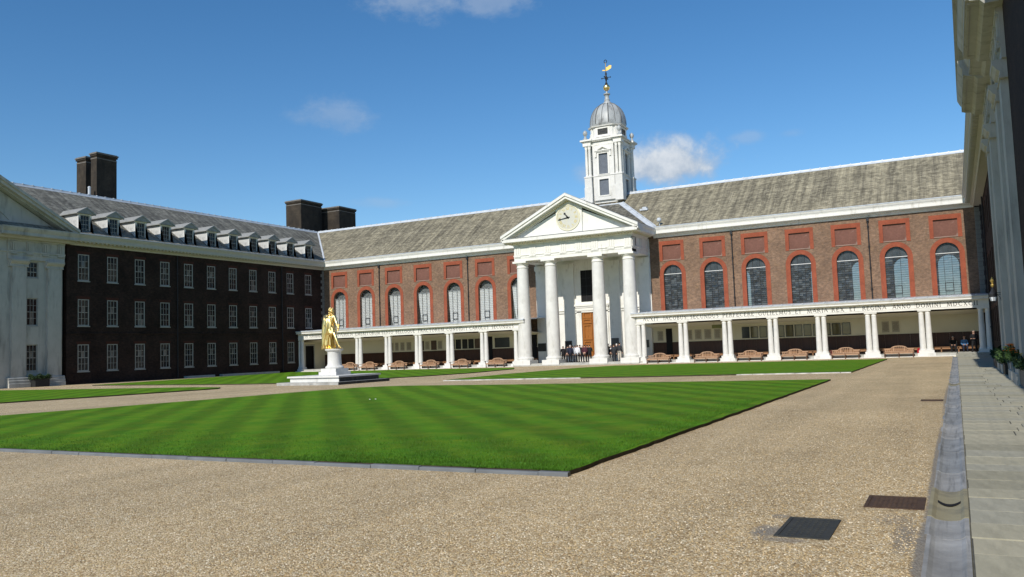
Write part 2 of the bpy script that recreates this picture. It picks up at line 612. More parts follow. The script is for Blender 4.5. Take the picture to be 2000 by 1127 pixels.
for _nm, _c, _k in (('grey', (0.105, 0.118, 0.128), 0.58), ('pale', (0.150, 0.168, 0.180), 0.64), ('dark', (0.068, 0.078, 0.086), 0.56)):
    LGLASS = wavy_glass('leaded_%s_glass' % _nm, _c, 0.14, 0.16, 0.5)
    LGLASSES.append(LGLASS)
    _n, _l = LGLASS.node_tree.nodes, LGLASS.node_tree.links
    _t = _n.new('ShaderNodeBsdfTransparent')
    _t.inputs[0].default_value = (0.52, 0.55, 0.59, 1)
    _m = _n.new('ShaderNodeMixShader')
    _m.inputs[0].default_value = _k
    _l.new(_t.outputs[0], _m.inputs[1])
    _l.new(_n['Principled BSDF'].outputs[0], _m.inputs[2])
    _l.new(_m.outputs[0], _n['Material Output'].inputs[0])
BLIND = mat('white_blind', (0.74, 0.75, 0.75), 0.7, var=0.04)
CURTAIN = mat('grey_curtain', (0.20, 0.21, 0.21), 0.9, var=0.15)
TIMBERW = mat('white_glazing_paint', (0.74, 0.74, 0.72), 0.5)
SASH = mat('shade_darkened_sash_paint', (0.33, 0.33, 0.305), 0.55, var=0.08)  # white sash paint, darkened to carry the shade on the windows
OAK = mat('varnished_oak_door', (0.33, 0.120, 0.022), 0.4, var=0.25, vscale=2.0, stretch=(6, 6, 1), spec=0.4)
TEAK = mat('teak_bench', (0.43, 0.265, 0.160), 0.65, var=0.25, vscale=4, stretch=(1, 6, 6), var2=0.1)
TEAKD = mat('dark_teak_leg', (0.11, 0.06, 0.036), 0.7, var=0.2, vscale=4)
DADO = mat('dark_stained_panelling', (0.060, 0.024, 0.013), 0.45, var=0.35, vscale=1.5, stretch=(3, 3, 0.6), spec=0.35)
SEATW = mat('brown_wall_bench', (0.30, 0.155, 0.075), 0.6, var=0.2, vscale=2)
GOLD = mat('gilded_bronze', (1.0, 0.80, 0.38), 0.34, metal=1.0, var=0.12, vscale=4.0, base2=(0.90, 0.62, 0.20))
GILT = mat('dull_gilt', (0.55, 0.38, 0.11), 0.45, metal=0.6, var=0.2)
DIAL = mat('clock_dial_paint', (0.55, 0.56, 0.54), 0.5, var=0.10, vscale=2.5, base2=(0.58, 0.56, 0.44))
NUMERAL = mat('gilt_clock_numerals', (0.60, 0.50, 0.20), 0.5)
GRAVEL = gravel_mat()
GRASS = lawn_mat()
SOIL = mat('dark_turf_edge', (0.055, 0.045, 0.028), 0.95, var=0.4, vscale=12, bump=0.5, bscale=30)
KERB = mat('blue_grey_edging_stone', (0.165, 0.178, 0.190), 0.8, var=0.25, vscale=4, var2=0.15, v2scale=1.0)
KERBW = mat('pale_edging_stone', (0.58, 0.57, 0.53), 0.8, var=0.25, vscale=3, dirt=((0.30, 0.29, 0.26), 2.0, 0.45, 0.65, (1, 1, 1)))
PAVES = [mat('york_paving_%s' % nm, c, 0.85, var=0.20, vscale=5.0, var2=0.22, v2scale=2.0, stretch=(1.5, 0.45, 1), dirt=((0.17, 0.172, 0.145), 2.0, 0.50, 0.74, (1.5, 0.45, 1)), bump=0.25, bscale=9) for nm, c in
         (('buff', (0.415, 0.395, 0.298)), ('grey', (0.390, 0.380, 0.305)), ('pale', (0.45, 0.425, 0.32)), ('dark', (0.340, 0.325, 0.245)))]
GUTS = [mat('channel_stone_%s' % nm, c, 0.8, var=0.25, vscale=3, var2=0.2, v2scale=1.2, dirt=((0.11, 0.115, 0.118), 2.0, 0.52, 0.76, (7.0, 0.30, 1)), bump=0.35, bscale=14) for nm, c in
        (('blue', (0.265, 0.280, 0.290)), ('grey', (0.325, 0.330, 0.328)))]
DRAINST = mat('buff_drain_stone', (0.29, 0.265, 0.175), 0.85, var=0.15, vscale=4, dirt=((0.14, 0.14, 0.12), 2, 0.5, 0.75, (1, 1, 1)))
MORTAR = mat('pavement_bed', (0.10, 0.10, 0.085), 0.95, var=0.4, vscale=6)
RUST = mat('rusty_iron_cover', (0.085, 0.052, 0.034), 0.75, var=0.35, vscale=9, bump=0.4, bscale=60)
COVER = mat('dark_iron_cover', (0.034, 0.036, 0.036), 0.7, var=0.3, vscale=5, base2=(0.055, 0.055, 0.046), bump=0.4, bscale=30)
LEAF = [mat('leaves_%s' % nm, c, 0.6, var=0.3, vscale=9) for nm, c in (('dark', (0.022, 0.048, 0.014)), ('mid', (0.045, 0.090, 0.020)))]
FLOWER = {k: mat('%s_petals' % k, c, 0.6) for k, c in (('orange', (0.72, 0.20, 0.02)), ('yellow', (0.80, 0.55, 0.03)), ('red', (0.45, 0.03, 0.02)))}
TUBBLUE = mat('blue_painted_tub', (0.045, 0.105, 0.150), 0.5, var=0.2, vscale=5)
TUBGREY = mat('grey_lead_trough', (0.10, 0.105, 0.105), 0.6, var=0.25, vscale=4)
TUBBLK = mat('black_planter', (0.02, 0.022, 0.022), 0.6)
LAMPGLASS = mat('milky_lantern_glass', (0.70, 0.74, 0.78), 0.25, spec=0.5)
SKIN = mat('skin', (0.50, 0.30, 0.22), 0.6)
CLOTH = {k: mat('%s_cloth' % k, c, 0.85, var=0.15, vscale=6) for k, c in (
    ('black', (0.012, 0.012, 0.014)), ('charcoal', (0.03, 0.032, 0.037)), ('navy', (0.016, 0.02, 0.04)), ('white', (0.72, 0.73, 0.76)),
    ('lightgrey', (0.30, 0.32, 0.35)), ('plum', (0.075, 0.022, 0.032)), ('blue', (0.10, 0.24, 0.46)), ('brown', (0.06, 0.04, 0.03)), ('tan', (0.55, 0.50, 0.42)), ('red', (0.35, 0.012, 0.015)))}
HAIR = {k: mat('%s_hair' % k, c, 0.8) for k, c in (('dark', (0.02, 0.014, 0.01)), ('grey', (0.42, 0.42, 0.41)), ('white', (0.75, 0.74, 0.72)), ('brown', (0.07, 0.04, 0.02)))}
BRONZE = mat('dark_plaque', (0.030, 0.028, 0.026), 0.5, var=0.2)
BOARDS = {'dark': mat('dark_notice_board', (0.016, 0.016, 0.015), 0.2, spec=0.5), 'olive': mat('glazed_olive_board', (0.115, 0.100, 0.045), 0.1, var=0.35, vscale=2.2, spec=0.6),
          'grey': mat('engraved_grey_tablet', (0.40, 0.36, 0.27), 0.7, var=0.12, vscale=4), 'brown': mat('brown_wood_board', (0.10, 0.065, 0.045), 0.4, var=0.2)}
INK = mat('incised_letter_paint', (0.075, 0.070, 0.062), 0.8, var=0.25, vscale=8)

# ------------------------------------------------------------------ mesh helpers
WLOC = {}


def wloc(o):
    return WLOC.get(o.name, Vector((0, 0, 0))) if o is not None else Vector((0, 0, 0))


class MB:
    def __init__(s):
        s.v, s.f, s.m, s.t = [], [], [], []

    def poly(s, pts, mi=0):
        i = len(s.v)
        s.v.extend([tuple(p) for p in pts])
        s.f.append(tuple(range(i, i + len(pts))))
        s.m.append(mi)

    def mesh(s, verts, faces, mi=0):
        i = len(s.v)
        s.v.extend([tuple(p) for p in verts])
        for f in faces:
            s.f.append(tuple(k + i for k in f))
            s.m.append(mi)

    def box(s, x0, x1, y0, y1, z0, z1, mi=0, F=None):
        F = F or (lambda a, b, c: (a, b, c))
        vs = [F(x, y, z) for z in (z0, z1) for y in (y0, y1) for x in (x0, x1)]
        s.mesh(vs, [(0, 2, 3, 1), (4, 5, 7, 6), (0, 1, 5, 4), (2, 6, 7, 3), (0, 4, 6, 2), (1, 3, 7, 5)], mi)

    def prism(s, outer, F, d0, d1, holes=(), mi=0, back=True):
        """Polygon in (u, z) with holes, extruded along d."""
        loops = [list(outer)] + [list(h) for h in holes]
        tri = tessellate_polygon([[Vector((a, b, 0)) for a, b in lp] for lp in loops])
        flat = [p for lp in loops for p in lp]
        n = len(flat)
        vs = [F(a, d1, b) for a, b in flat] + [F(a, d0, b) for a, b in flat]
        fs = [tuple(t) for t in tri]
        if back:
            fs += [tuple(k + n for k in t) for t in tri]
        o = 0
        for lp in loops:
            k = len(lp)
            for i in range(k):
                a, b = o + i, o + (i + 1) % k
                fs.append((a, b, b + n, a + n))
            o += k
        s.mesh(vs, fs, mi)

    def bar(s, prof, F, u0, u1, k0=0.0, k1=0.0, mi=0):
        """Profile in (d, z) swept along u; ends mitred by k * d."""
        n = len(prof)
        vs = [F(u0 + k0 * d, d, z) for d, z in prof] + [F(u1 + k1 * d, d, z) for d, z in prof]
        tri = tessellate_polygon([[Vector((a, b, 0)) for a, b in prof]])
        fs = [tuple(t) for t in tri] + [tuple(k + n for k in t) for t in tri]
        for i in range(n):
            j = (i + 1) % n
            fs.append((i, j, j + n, i + n))
        s.mesh(vs, fs, mi)

    def lathe(s, prof, cx, cy, n=24, mi=0, a0=0.0, a1=2 * PI, sq=None):
        full = abs(a1 - a0 - 2 * PI) < 1e-6
        k = n if full else n + 1
        vs, fs = [], []
        for r, z in prof:
            for i in range(k):
                a = a0 + (a1 - a0) * i / n
                vs.append((cx + r * math.cos(a), cy + r * math.sin(a), z))
        for j in range(len(prof) - 1):
            for i in range(n):
                i2 = (i + 1) % k
                fs.append((j * k + i, j * k + i2, (j + 1) * k + i2, (j + 1) * k + i))
        if full:
            fs.append(tuple(range(k - 1, -1, -1)))
            fs.append(tuple((len(prof) - 1) * k + i for i in range(k)))
        s.mesh(vs, fs, mi)

    def tube(s, p0, p1, r0, r1=None, n=8, mi=0):
        r1 = r0 if r1 is None else r1
        p0, p1 = Vector(p0), Vector(p1)
        d = (p1 - p0).normalized()
        a = d.orthogonal().normalized()
        b = d.cross(a)
        vs = []
        for p, r in ((p0, r0), (p1, r1)):
            for i in range(n):
                t = 2 * PI * i / n
                vs.append(p + (a * math.cos(t) + b * math.sin(t)) * r)
        fs = [(i, (i + 1) % n, n + (i + 1) % n, n + i) for i in range(n)]
        fs += [tuple(range(n - 1, -1, -1)), tuple(range(n, 2 * n))]
        s.mesh(vs, fs, mi)

    def sphere(s, c, r, n=12, mi=0, sz=1.0):
        prof = [(max(1e-4, r * math.sin(PI * i / n)), c[2] - r * sz * math.cos(PI * i / n)) for i in range(n + 1)]
        s.lathe(prof, c[0], c[1], n * 2, mi)

    def mesh_data(s, name, mats, off=Vector((0, 0, 0)), smooth=None):
        me = bpy.data.meshes.new(name)
        me.from_pydata([(x - off.x, y - off.y, z - off.z) for x, y, z in s.v], [], s.f)
        for m in (mats if isinstance(mats, (list, tuple)) else [mats]):
            me.materials.append(m)
        if len(me.materials) > 1:
            me.polygons.foreach_set('material_index', s.m)
        bm = bmesh.new()
        bm.from_mesh(me)
        bmesh.ops.recalc_face_normals(bm, faces=bm.faces)
        bm.to_mesh(me)
        bm.free()
        if smooth:
            me.polygons.foreach_set('use_smooth', [True] * len(me.polygons))
            me.set_sharp_from_angle(angle=math.radians(smooth))
        me.update()
        return me

    def build(s, name, mats, parent=None, loc=None, smooth=None):
        """loc: world origin of the new object (defaults to the parent's origin)."""
        base = wloc(parent)
        org = Vector(loc) if loc is not None else base
        o = bpy.data.objects.new(name, s.mesh_data(name, mats, org, smooth))
        COL.objects.link(o)
        o.parent = parent
        o.location = org - base
        WLOC[o.name] = org
        return o


def tag(o, label=None, cat=None, group=None, kind=None):
    if label:
        o['label'] = label
    if cat:
        o['category'] = cat
    if group:
        o['group'] = group
    if kind:
        o['kind'] = kind
    return o


def root(name, loc, label, cat, group=None):
    o = bpy.data.objects.new(name, None)
    o.empty_display_size = 0.3
    COL.objects.link(o)
    o.location = loc
    WLOC[o.name] = Vector(loc)
    return tag(o, label, cat, group)


def copy_tree(o, parent=None, loc=None):
    c = o.copy()
    COL.objects.link(c)
    c.parent = parent
    if loc is not None:
        c.location = loc
    for ch in list(o.children):
        copy_tree(ch, c)
    WLOC[c.name] = (wloc(parent) if parent else Vector((0, 0, 0))) + Vector(c.location)
    return c


def put(name, me, parent, loc):
    o = bpy.data.objects.new(name, me)
    COL.objects.link(o)
    o.parent = parent
    o.location = Vector(loc) - wloc(parent)
    WLOC[o.name] = Vector(loc)
    return o


def rect(u0, u1, z0, z1):
    return [(u0, z0), (u1, z0), (u1, z1), (u0, z1)]


def arch(uc, hw, z0, zs, n=16, grow=0.0):
    r = hw + grow
    return [(uc - r, z0), (uc + r, z0)] + [(uc + r * math.cos(PI * i / n), zs + r * math.sin(PI * i / n)) for i in range(n + 1)]


XL, XR, YW = -69.06, 2.05, 80.0
FH = lambda u, d, z: (u, YW - d, z)
FL = lambda u, d, z: (XL + d, u, z)
FR = lambda u, d, z: (XR - d, u, z)
EZ = 13.38          # eave height of the slates
ED = 0.74           # eave overhang
RH = 7.75           # eave-to-ridge run
RZ = 18.62          # ridge height

# ------------------------------------------------------------------ ground
g = MB()
for x0, x1, y0, y1 in ((-600, -0.333, -600, 900), (-0.333, 600, -600, 2.0), (-0.333, XR + 0.6, 74.3, 900), (XR + 0.6, 600, 2.0, 900)):
    g.poly([(x0, y0, 0), (x1, y0, 0), (x1, y1, 0), (x0, y1, 0)])
tag(g.build('gravel_court', GRAVEL), kind='structure')

# loose stones over the nearest gravel
peb = MB()
OCT = [(1, 0, 0), (0, 1, 0), (-1, 0, 0), (0, -1, 0), (0, 0, 0.75)]
OCF = [(0, 1, 4), (1, 2, 4), (2, 3, 4), (3, 0, 4)]
prg = np.random.default_rng(3)
N = 125000
yy = 3.8 + 17.0 * prg.random(N) ** 1.9
ang_l, ang_r = -1.09, -0.035
xx = yy * np.tan(ang_l + (ang_r - ang_l) * prg.random(N))
ok = (xx > -34) & (xx < -0.40) & ~((yy > 10.05) & (xx < -4.6)) & ~((xx > -1.58) & (xx < -1.02) & (yy > 7.3) & (yy < 8.55)) & ~((xx > -0.98) & (yy > 8.95) & (yy < 9.95))
xx, yy = xx[ok], yy[ok]
N = len(xx)
clear = ((xx + 1.62) / 0.14) ** 2 + ((yy - 7.75) / 0.26) ** 2 < 1
clear &= prg.random(N) < 0.75
clear |= (xx > -0.385) & (prg.random(N) < 0.8)
xx, yy = xx[~clear], yy[~clear]
N = len(xx)
rr = 0.0045 + 0.0075 * prg.random(N) ** 2
rot = prg.random(N) * 2 * PI
verts = np.zeros((N, 5, 3), np.float32)
for k, (a, b, c) in enumerate(OCT):
    jx = 1 + 0.35 * (prg.random(N) - 0.5)
    verts[:, k, 0] = xx + rr * jx * (a * np.cos(rot) - b * np.sin(rot))
    verts[:, k, 1] = yy + rr * jx * (a * np.sin(rot) + b * np.cos(rot))
    verts[:, k, 2] = 0.0005 + rr * c
base_i = (np.arange(N) * 5)[:, None, None]
faces = (base_i + np.array(OCF)[None]).reshape(-1, 3)
me = bpy.data.meshes.new('gravel_stones')
me.from_pydata(verts.reshape(-1, 3).tolist(), [], faces.tolist())
for nm, c in (('tan', (0.48, 0.36, 0.19)), ('pale', (0.70, 0.62, 0.47)), ('brown', (0.27, 0.185, 0.09)), ('cream', (0.56, 0.45, 0.30))):
    me.materials.append(mat('pebble_' + nm, c, 0.7))
me.polygons.foreach_set('material_index', np.repeat(prg.choice(4, N, p=[0.42, 0.14, 0.22, 0.22]), 4).astype(np.int32))
me.update()
o = bpy.data.objects.new('gravel_stones', me)
COL.objects.link(o)
tag(o, 'loose pebbles of the near gravel court', 'gravel', kind='stuff')


# ------------------------------------------------------------------ lawns
def lawn(name, pts, label):
    z = 0.062
    b = MB()
    eq = random.Random(len(label))
    fine = []
    for (x0, y0), (x1, y1) in zip(pts, pts[1:] + pts[:1]):
        L = math.hypot(x1 - x0, y1 - y0)
        k = max(1, int(L / 0.35))
        for i in range(k):
            j = 0.022 if i else 0.0
            fine.append((x0 + (x1 - x0) * i / k + eq.uniform(-j, j), y0 + (y1 - y0) * i / k + eq.uniform(-j, j)))
    pts = fine
    n = len(pts)
    b.poly([(x, y, z) for x, y in pts], 0)
    # slightly undercut earth edge
    cx = sum(p[0] for p in pts) / n
    cy = sum(p[1] for p in pts) / n
    for i in range(n):
        (x0, y0), (x1, y1) = pts[i], pts[(i + 1) % n]
        b.poly([(x0, y0, z), (x1, y1, z), (x1, y1, -0.01), (x0, y0, -0.01)], 1)
    o = b.build(name, [GRASS, SOIL])
    tag(o, label, kind='structure')
    return o


NEAR = [(-4.69, 10.26), (-4.62, 36.1), (-8.35, 35.8), (-13.83, 35.6), (-18.83, 35.15), (-21.8, 35.2), (-25.1, 35.3), (-26.2, 34.9), (-27.2, 33.9), (-27.5, 32.3), (-27.75, 30.3), (-28.15, 24.95), (-28.7, 20.58), (-29.3, 17.1), (-30.3, 10.2), (-17.33, 10.2), (-9.72, 10.22)]
NE = [(-27.06, 42.05), (-22.92, 42.5), (-14.99, 42.5), (-4.65, 44.16), (-4.67, 68.3), (-17.38, 67.85), (-26.03, 67.15), (-27.6, 62.76), (-27.7, 51.7), (-27.35, 44.0)]
NW = [(-38.7, 41.2), (-44.22, 41.0), (-61.8, 43.4), (-64.45, 57.15), (-67.2, 72.0), (-50.0, 71.0), (-36.5, 68.5), (-34.4, 64.5), (-33.5, 55.0), (-34.5, 49.5), (-36.6, 45.5)]
SW = [(-38.72, 35.3), (-38.65, 34.27), (-39.44, 28.27), (-40.36, 23.55), (-42.5, 10.2), (-64.0, 10.2), (-63.2, 36.2), (-50.99, 36.55), (-42.66, 37.0), (-39.6, 36.3)]
near_lawn = lawn('near_lawn', NEAR, 'large striped lawn in the foreground')
ne_lawn = lawn('far_lawn', NE, 'lawn in front of the portico and right colonnade')
nw_lawn = lawn('far_lawn', NW, 'lawn behind the gilded statue')
sw_lawn = lawn('side_lawn', SW, 'lawn in front of the left pavilion')


def edge_tufts(name, pts_pairs, parent, n, seed):
    """Ragged grass blades hanging over a lawn edge and standing on the near strip."""
    q = random.Random(seed)
    b = MB()
    for i in range(n):
        (x0, y0), (x1, y1), wd = q.choice(pts_pairs)
        t = q.random()
        x, y = x0 + (x1 - x0) * t, y0 + (y1 - y0) * t
        nx, ny = -(y1 - y0), (x1 - x0)
        L = math.hypot(nx, ny)
        k = q.random() ** 2 * wd
        x, y = x + nx / L * k, y + ny / L * k
        h = q.uniform(0.015, 0.04)
        a = q.uniform(0, 2 * PI)
        w = q.uniform(0.003, 0.007)
        lx, ly = q.uniform(-0.02, 0.02), q.uniform(-0.025, 0.015)
        b.poly([(x - w * math.cos(a), y - w * math.sin(a), 0.058), (x + w * math.cos(a), y + w * math.sin(a), 0.058), (x + lx, y + ly, 0.062 + h)])
    o = b.build(name, mat('grass_blade', (0.065, 0.18, 0.010), 0.7, var=0.4, vscale=3), parent)
    o['kind'] = 'stuff'
    return o


edge_tufts('grass_blades', [((-30.3, 10.2), (-17.3, 10.2), 2.0), ((-17.33, 10.2), (-9.72, 10.22), 3.5), ((-9.72, 10.22), (-4.69, 10.26), 3.5), ((-9.72, 10.22), (-4.69, 10.26), 1.0), ((-4.69, 10.26), (-5.0, 24.0), 0.8)], near_lawn, 42000, 5)


def kerb(parent, p0, p1, step, m, w=0.09, h=0.085, gap=0.02, seed=1):
    """Row of separate edging stones, each its own part."""
    q = random.Random(seed)
    p0, p1 = Vector((*p0, 0)), Vector((*p1, 0))
    d = (p1 - p0)
    L = d.length
    d.normalize()
    nrm = Vector((d.y, -d.x, 0))
    a = 0.0
    while a < L - 0.1:
        e = min(L, a + step * q.uniform(0.8, 1.2))
        b = MB()
        A, B = p0 + d * a, p0 + d * (e - gap)
        hh = h + q.uniform(-0.008, 0.008)
        o1 = nrm * q.uniform(-0.006, 0.006)
        lo = [A + o1, B + o1, B + o1 + nrm * w, A + o1 + nrm * w]
        c = 0.012
        hi = [A + o1, B + o1, B + o1 + nrm * (w - c), A + o1 + nrm * (w - c)]
        vs = [(v.x, v.y, -0.01) for v in lo] + [(v.x, v.y, hh - c) for v in lo] + [(v.x, v.y, hh) for v in hi]
        fs = []
        for k in (0, 4):
            for i in range(4):
                j = (i + 1) % 4
                fs.append((k + i, k + j, k + 4 + j, k + 4 + i))
        fs.append((8, 9, 10, 11))
        b.mesh(vs, fs)
        b.build('kerb_stone', m, parent)
        a = e


kerb(near_lawn, (-30.3, 10.19), (-4.64, 10.22), 0.95, KERB, h=0.050, gap=0.010, seed=2)
kerb(ne_lawn, (-27.06, 42.0), (-4.65, 44.1), 1.9, KERBW, w=0.30, h=0.05, gap=0.03, seed=3)

# white litter scraps and a lead pin row left on the lawns
scr = MB()
for x, y in ((-19.2, 24.6), (-19.05, 24.75)):
    scr.box(x, x + 0.05, y, y + 0.03, 0.064, 0.085)
tag(scr.build('paper_scrap', TIMBERW), 'tiny white paper scrap lying on the near lawn', 'litter')

# narrow drain slit along the left path
ds = MB()
for (x0, y0), (x1, y1) in (((-35.6, 18.0), (-34.1, 25.2)), ((-34.1, 25.3), (-34.2, 34.6))):
    ds.poly([(x0 - 0.03, y0, 0.004), (x0 + 0.03, y0, 0.004), (x1 + 0.03, y1, 0.004), (x1 - 0.03, y1, 0.004)])
tag(ds.build('path_drain', COVER), kind='structure')

# ------------------------------------------------------------------ pavement, gutter
pv = MB()
pv.box(0.0, XR + 0.6, 2.0, 74.3, -0.2, -0.006)
pav = tag(pv.build('pavement', MORTAR), kind='structure')
q = random.Random(11)
y = 4.5
while y < 74.0:
    dy = q.uniform(0.55, 0.85) if y < 40 else q.uniform(0.9, 1.25)
    x = 0.008
    cuts = [0.0]
    while cuts[-1] < XR - 0.9:
        cuts.append(cuts[-1] + q.uniform(0.75, 1.25))
    cuts.append(XR + 0.55)
    for a, c in zip(cuts[:-1], cuts[1:]):
        b = MB()
        z = q.uniform(0.0, 0.006)
        gp = 0.010 if y < 20 else 0.016
        gx = q.choice((0.006, 0.009, 0.014))
        b.box(a + gx, c - gx, y + gp, y + dy - gp, -0.03, z)
        for i in range(4):
            v = b.v[4 + i]
            b.v[4 + i] = (v[0], v[1], v[2] + q.uniform(-0.002, 0.002))
        b.build('paving_slab', PAVES[q.choice((0, 0, 1, 1, 2, 3))], pav, loc=(a, y, 0))
    y += dy

gt = MB()
gt.box(-0.37, -0.002, 2.0, 74.3, -0.3, -0.062)
gut = tag(gt.build('gutter', MORTAR), kind='structure')
y = 5.0
INLETS = [(8.86, 10.5), (32.0, 33.2)]
stones = []
while y < 73.5:
    L = q.uniform(0.75, 1.1) if y > 12 else q.uniform(1.2, 1.9)
    if y > 35:
        L = q.uniform(1.2, 2.0)
    e = y + L
    for a, c in INLETS:
        if y < a < e:
            e = a
        if a <= y < c:
            y = e = c
    if e - y > 0.12:
        stones.append((y, e))
    y = e
nprof = 10


def channel(y0, y1, depth, wl=-0.345, wr=-0.006, jz=0.0):
    b = MB()
    pr = []
    for i in range(nprof + 1):
        t = i / nprof
        zz = -depth * (1 - (2 * t - 1) ** 2) if 0.12 < t < 0.88 else 0.0
        pr.append((wl + (wr - wl) * t, zz + jz))
    vs = [(x, yv, z) for yv in (y0, y1) for x, z in pr] + [(wl, y0, -0.06), (wr, y0, -0.06), (wl, y1, -0.06), (wr, y1, -0.06)]
    k = nprof + 1
    fs = [(i, i + 1, k + i + 1, k + i) for i in range(nprof)]
    fs += [tuple(range(k)) + (2 * k + 1, 2 * k), tuple(range(k, 2 * k)) + (2 * k + 3, 2 * k + 2)]
    fs += [(0, k, 2 * k + 2, 2 * k), (nprof, k + nprof, 2 * k + 3, 2 * k + 1)]
    b.mesh(vs, fs)
    return b


for a, c in stones:
    channel(a + 0.006, c - 0.006, 0.035, jz=q.uniform(-0.004, 0.002), wl=-0.345 + q.uniform(-0.012, 0.012)).build('channel_stone', q.choice(GUTS), gut)
for a, c in INLETS:
    st = channel(a + 0.008, c - 0.008, 0.042, -0.352, -0.004, 0.006).build('drain_stone', DRAINST, gut)
    sl = MB()
    arcs = []
    for i in range(9):
        t = -1 + 2 * i / 8
        arcs.append((-0.175 + 0.105 * t, (a + c) / 2 - 0.12 + 0.16 * t * t, 0.030 * (1 - (1 - t * t * 0.35)) - 0.028))
    for i in range(8):
        (x0, y0, z0), (x1, y1, z1) = arcs[i], arcs[i + 1]
        sl.poly([(x0, y0, z0 + 0.002), (x1, y1, z1 + 0.002), (x1, y1 + 0.11, z1 + 0.004), (x0, y0 + 0.11, z0 + 0.004)])
    sl.build('drain_slot', DARK, st)


def cover(name, x0, x1, y0, y1, m, label, rows, cols):
    r = root(name, ((x0 + x1) / 2, (y0 + y1) / 2, 0), label, 'manhole cover')
    f = MB()
    f.prism(rect(x0, x1, y0, y1), lambda u, d, z: (u, z, d), -0.02, 0.010, [rect(x0 + 0.035, x1 - 0.035, y0 + 0.035, y1 - 0.035)])
    f.build('frame', m, r)
    p = MB()
    p.box(x0 + 0.0355, x1 - 0.0355, y0 + 0.0355, y1 - 0.0355, -0.02, 0.005)
    p.build('plate', m, r)
    s_ = MB()
    for i in range(rows):
        for j in range(cols):
            cx = x0 + 0.07 + (x1 - x0 - 0.14) * (j + 0.5) / cols
            cy = y0 + 0.07 + (y1 - y0 - 0.14) * (i + 0.5) / rows
            s_.box(cx - 0.012, cx + 0.012, cy - 0.012, cy + 0.012, 0.003, 0.009)
    s_.build('tread_studs', m, r)['kind'] = 'stuff'
    return r


cover('manhole_cover', -0.935, -0.385, 9.12, 9.80, RUST, 'brown rusty iron cover beside the gutter', 7, 9)
cover('manhole_cover', -1.52, -1.06, 7.55, 8.40, COVER, 'black square iron cover sunk in the near gravel', 9, 6)
cover('manhole_cover', -0.93, -0.40, 24.15, 24.75, RUST, 'thin brown iron strip cover farther along the gutter', 4, 8)

# ------------------------------------------------------------------ roofs
def slates(name, m, parent, P0, a, b, L, H, keep, seed, w=0.34, ex=0.235):
    """Overlapping slates laid course by course on one slope (a along the eave, b up the slope)."""
    q = np.random.default_rng(seed)
    P0, a, b = np.array(P0, float), np.array(a, float), np.array(b, float)
    n = np.cross(a, b)
    n /= np.linalg.norm(n)
    if n[2] < 0:
        n = -n
    V, T = [], []
    rows = int(H / ex)
    for j in range(rows):
        v = j * ex
        u = np.arange(-w * ((j % 2) * 0.5 + q.uniform(0, 0.1)), L, w)
        u = u + q.uniform(-0.012, 0.012, len(u))
        cen = P0 + np.outer(u + w / 2, a) + b * (v + ex / 2)
        k = keep(cen[:, 0], cen[:, 1])
        u = u[k]
        if not len(u):
            continue
        m_ = len(u)
        lo = v - 0.01 + q.uniform(-0.012, 0.012, m_)
        hi = v + ex * 1.25
        ww = w - 0.012
        lift = 0.030 + q.uniform(-0.006, 0.010, m_)
        p00 = P0 + np.outer(u, a) + np.outer(lo, b) + np.outer(lift, n)
        p10 = P0 + np.outer(u + ww, a) + np.outer(lo, b) + np.outer(lift + q.uniform(-0.004, 0.004, m_), n)
        p11 = P0 + np.outer(u + ww, a) + b * hi + n * 0.004
        p01 = P0 + np.outer(u, a) + b * hi + n * 0.004
        q00 = p00 - n * 0.022
        q10 = p10 - n * 0.022
        V.append(np.stack([p00, p10, p11, p01, q00, q10], 1))
        T.append(q.random(m_) * 0.7 + 0.3 * q.random())
    V = np.concatenate(V)
    T = np.concatenate(T)
    N = len(V)
    org = wloc(parent)
    bi = (np.arange(N) * 6)[:, None]
    F = np.concatenate([bi + np.array([[0, 1, 2, 3]]), bi + np.array([[4, 5, 1, 0]])], 1).reshape(-1, 4)
    me = bpy.data.meshes.new(name)
    me.from_pydata((V.reshape(-1, 3) - np.array(org)).tolist(), [], F.tolist())
    at = me.attributes.new('tint', 'FLOAT', 'FACE')
    at.data.foreach_set('value', np.repeat(T, 2).astype(np.float32))
    me.materials.append(m)
    me.update()
    o = bpy.data.objects.new(name, me)
    COL.objects.link(o)
    o.parent = parent
    WLOC[o.name] = org
    o['kind'] = 'stuff'
    return o


SL = math.hypot(RH, RZ - EZ)
pc, ps = RH / SL, (RZ - EZ) / SL
EAVE_Y = YW - ED
EAVE_L, EAVE_R = XL + ED, XR - ED


def ridge_roll(b, p0, p1, step, mi=0):
    """Lead ridge roll with a clip at every lap."""
    p0, p1 = Vector(p0), Vector(p1)
    d = (p1 - p0).normalized()
    s = d.cross(Vector((0, 0, 1))).normalized()
    for w, z0, z1 in ((0.24, -0.22, -0.06), (0.085, -0.06, 0.07)):
        vs = [p + s * w * k + Vector((0, 0, z)) for p in (p0, p1) for k, z in ((-1, z0), (1, z0), (0.55, z1), (-0.55, z1))]
        b.mesh(vs, [(0, 1, 2, 3), (4, 5, 6, 7), (0, 1, 5, 4), (1, 2, 6, 5), (2, 3, 7, 6), (3, 0, 4, 7)], mi)
    n = int((p1 - p0).length / step)
    for i in range(n):
        c = p0 + d * (i + 0.5) * step
        vs = [c + d * e * 0.06 + s * k + Vector((0, 0, z)) for e in (-1, 1) for k, z in ((-0.10, 0.0), (0.10, 0.0), (0.08, 0.11), (-0.08, 0.11))]
        b.mesh(vs, [(0, 1, 2, 3), (4, 5, 6, 7), (0, 1, 5, 4), (1, 2, 6, 5), (2, 3, 7, 6), (3, 0, 4, 7)], mi)


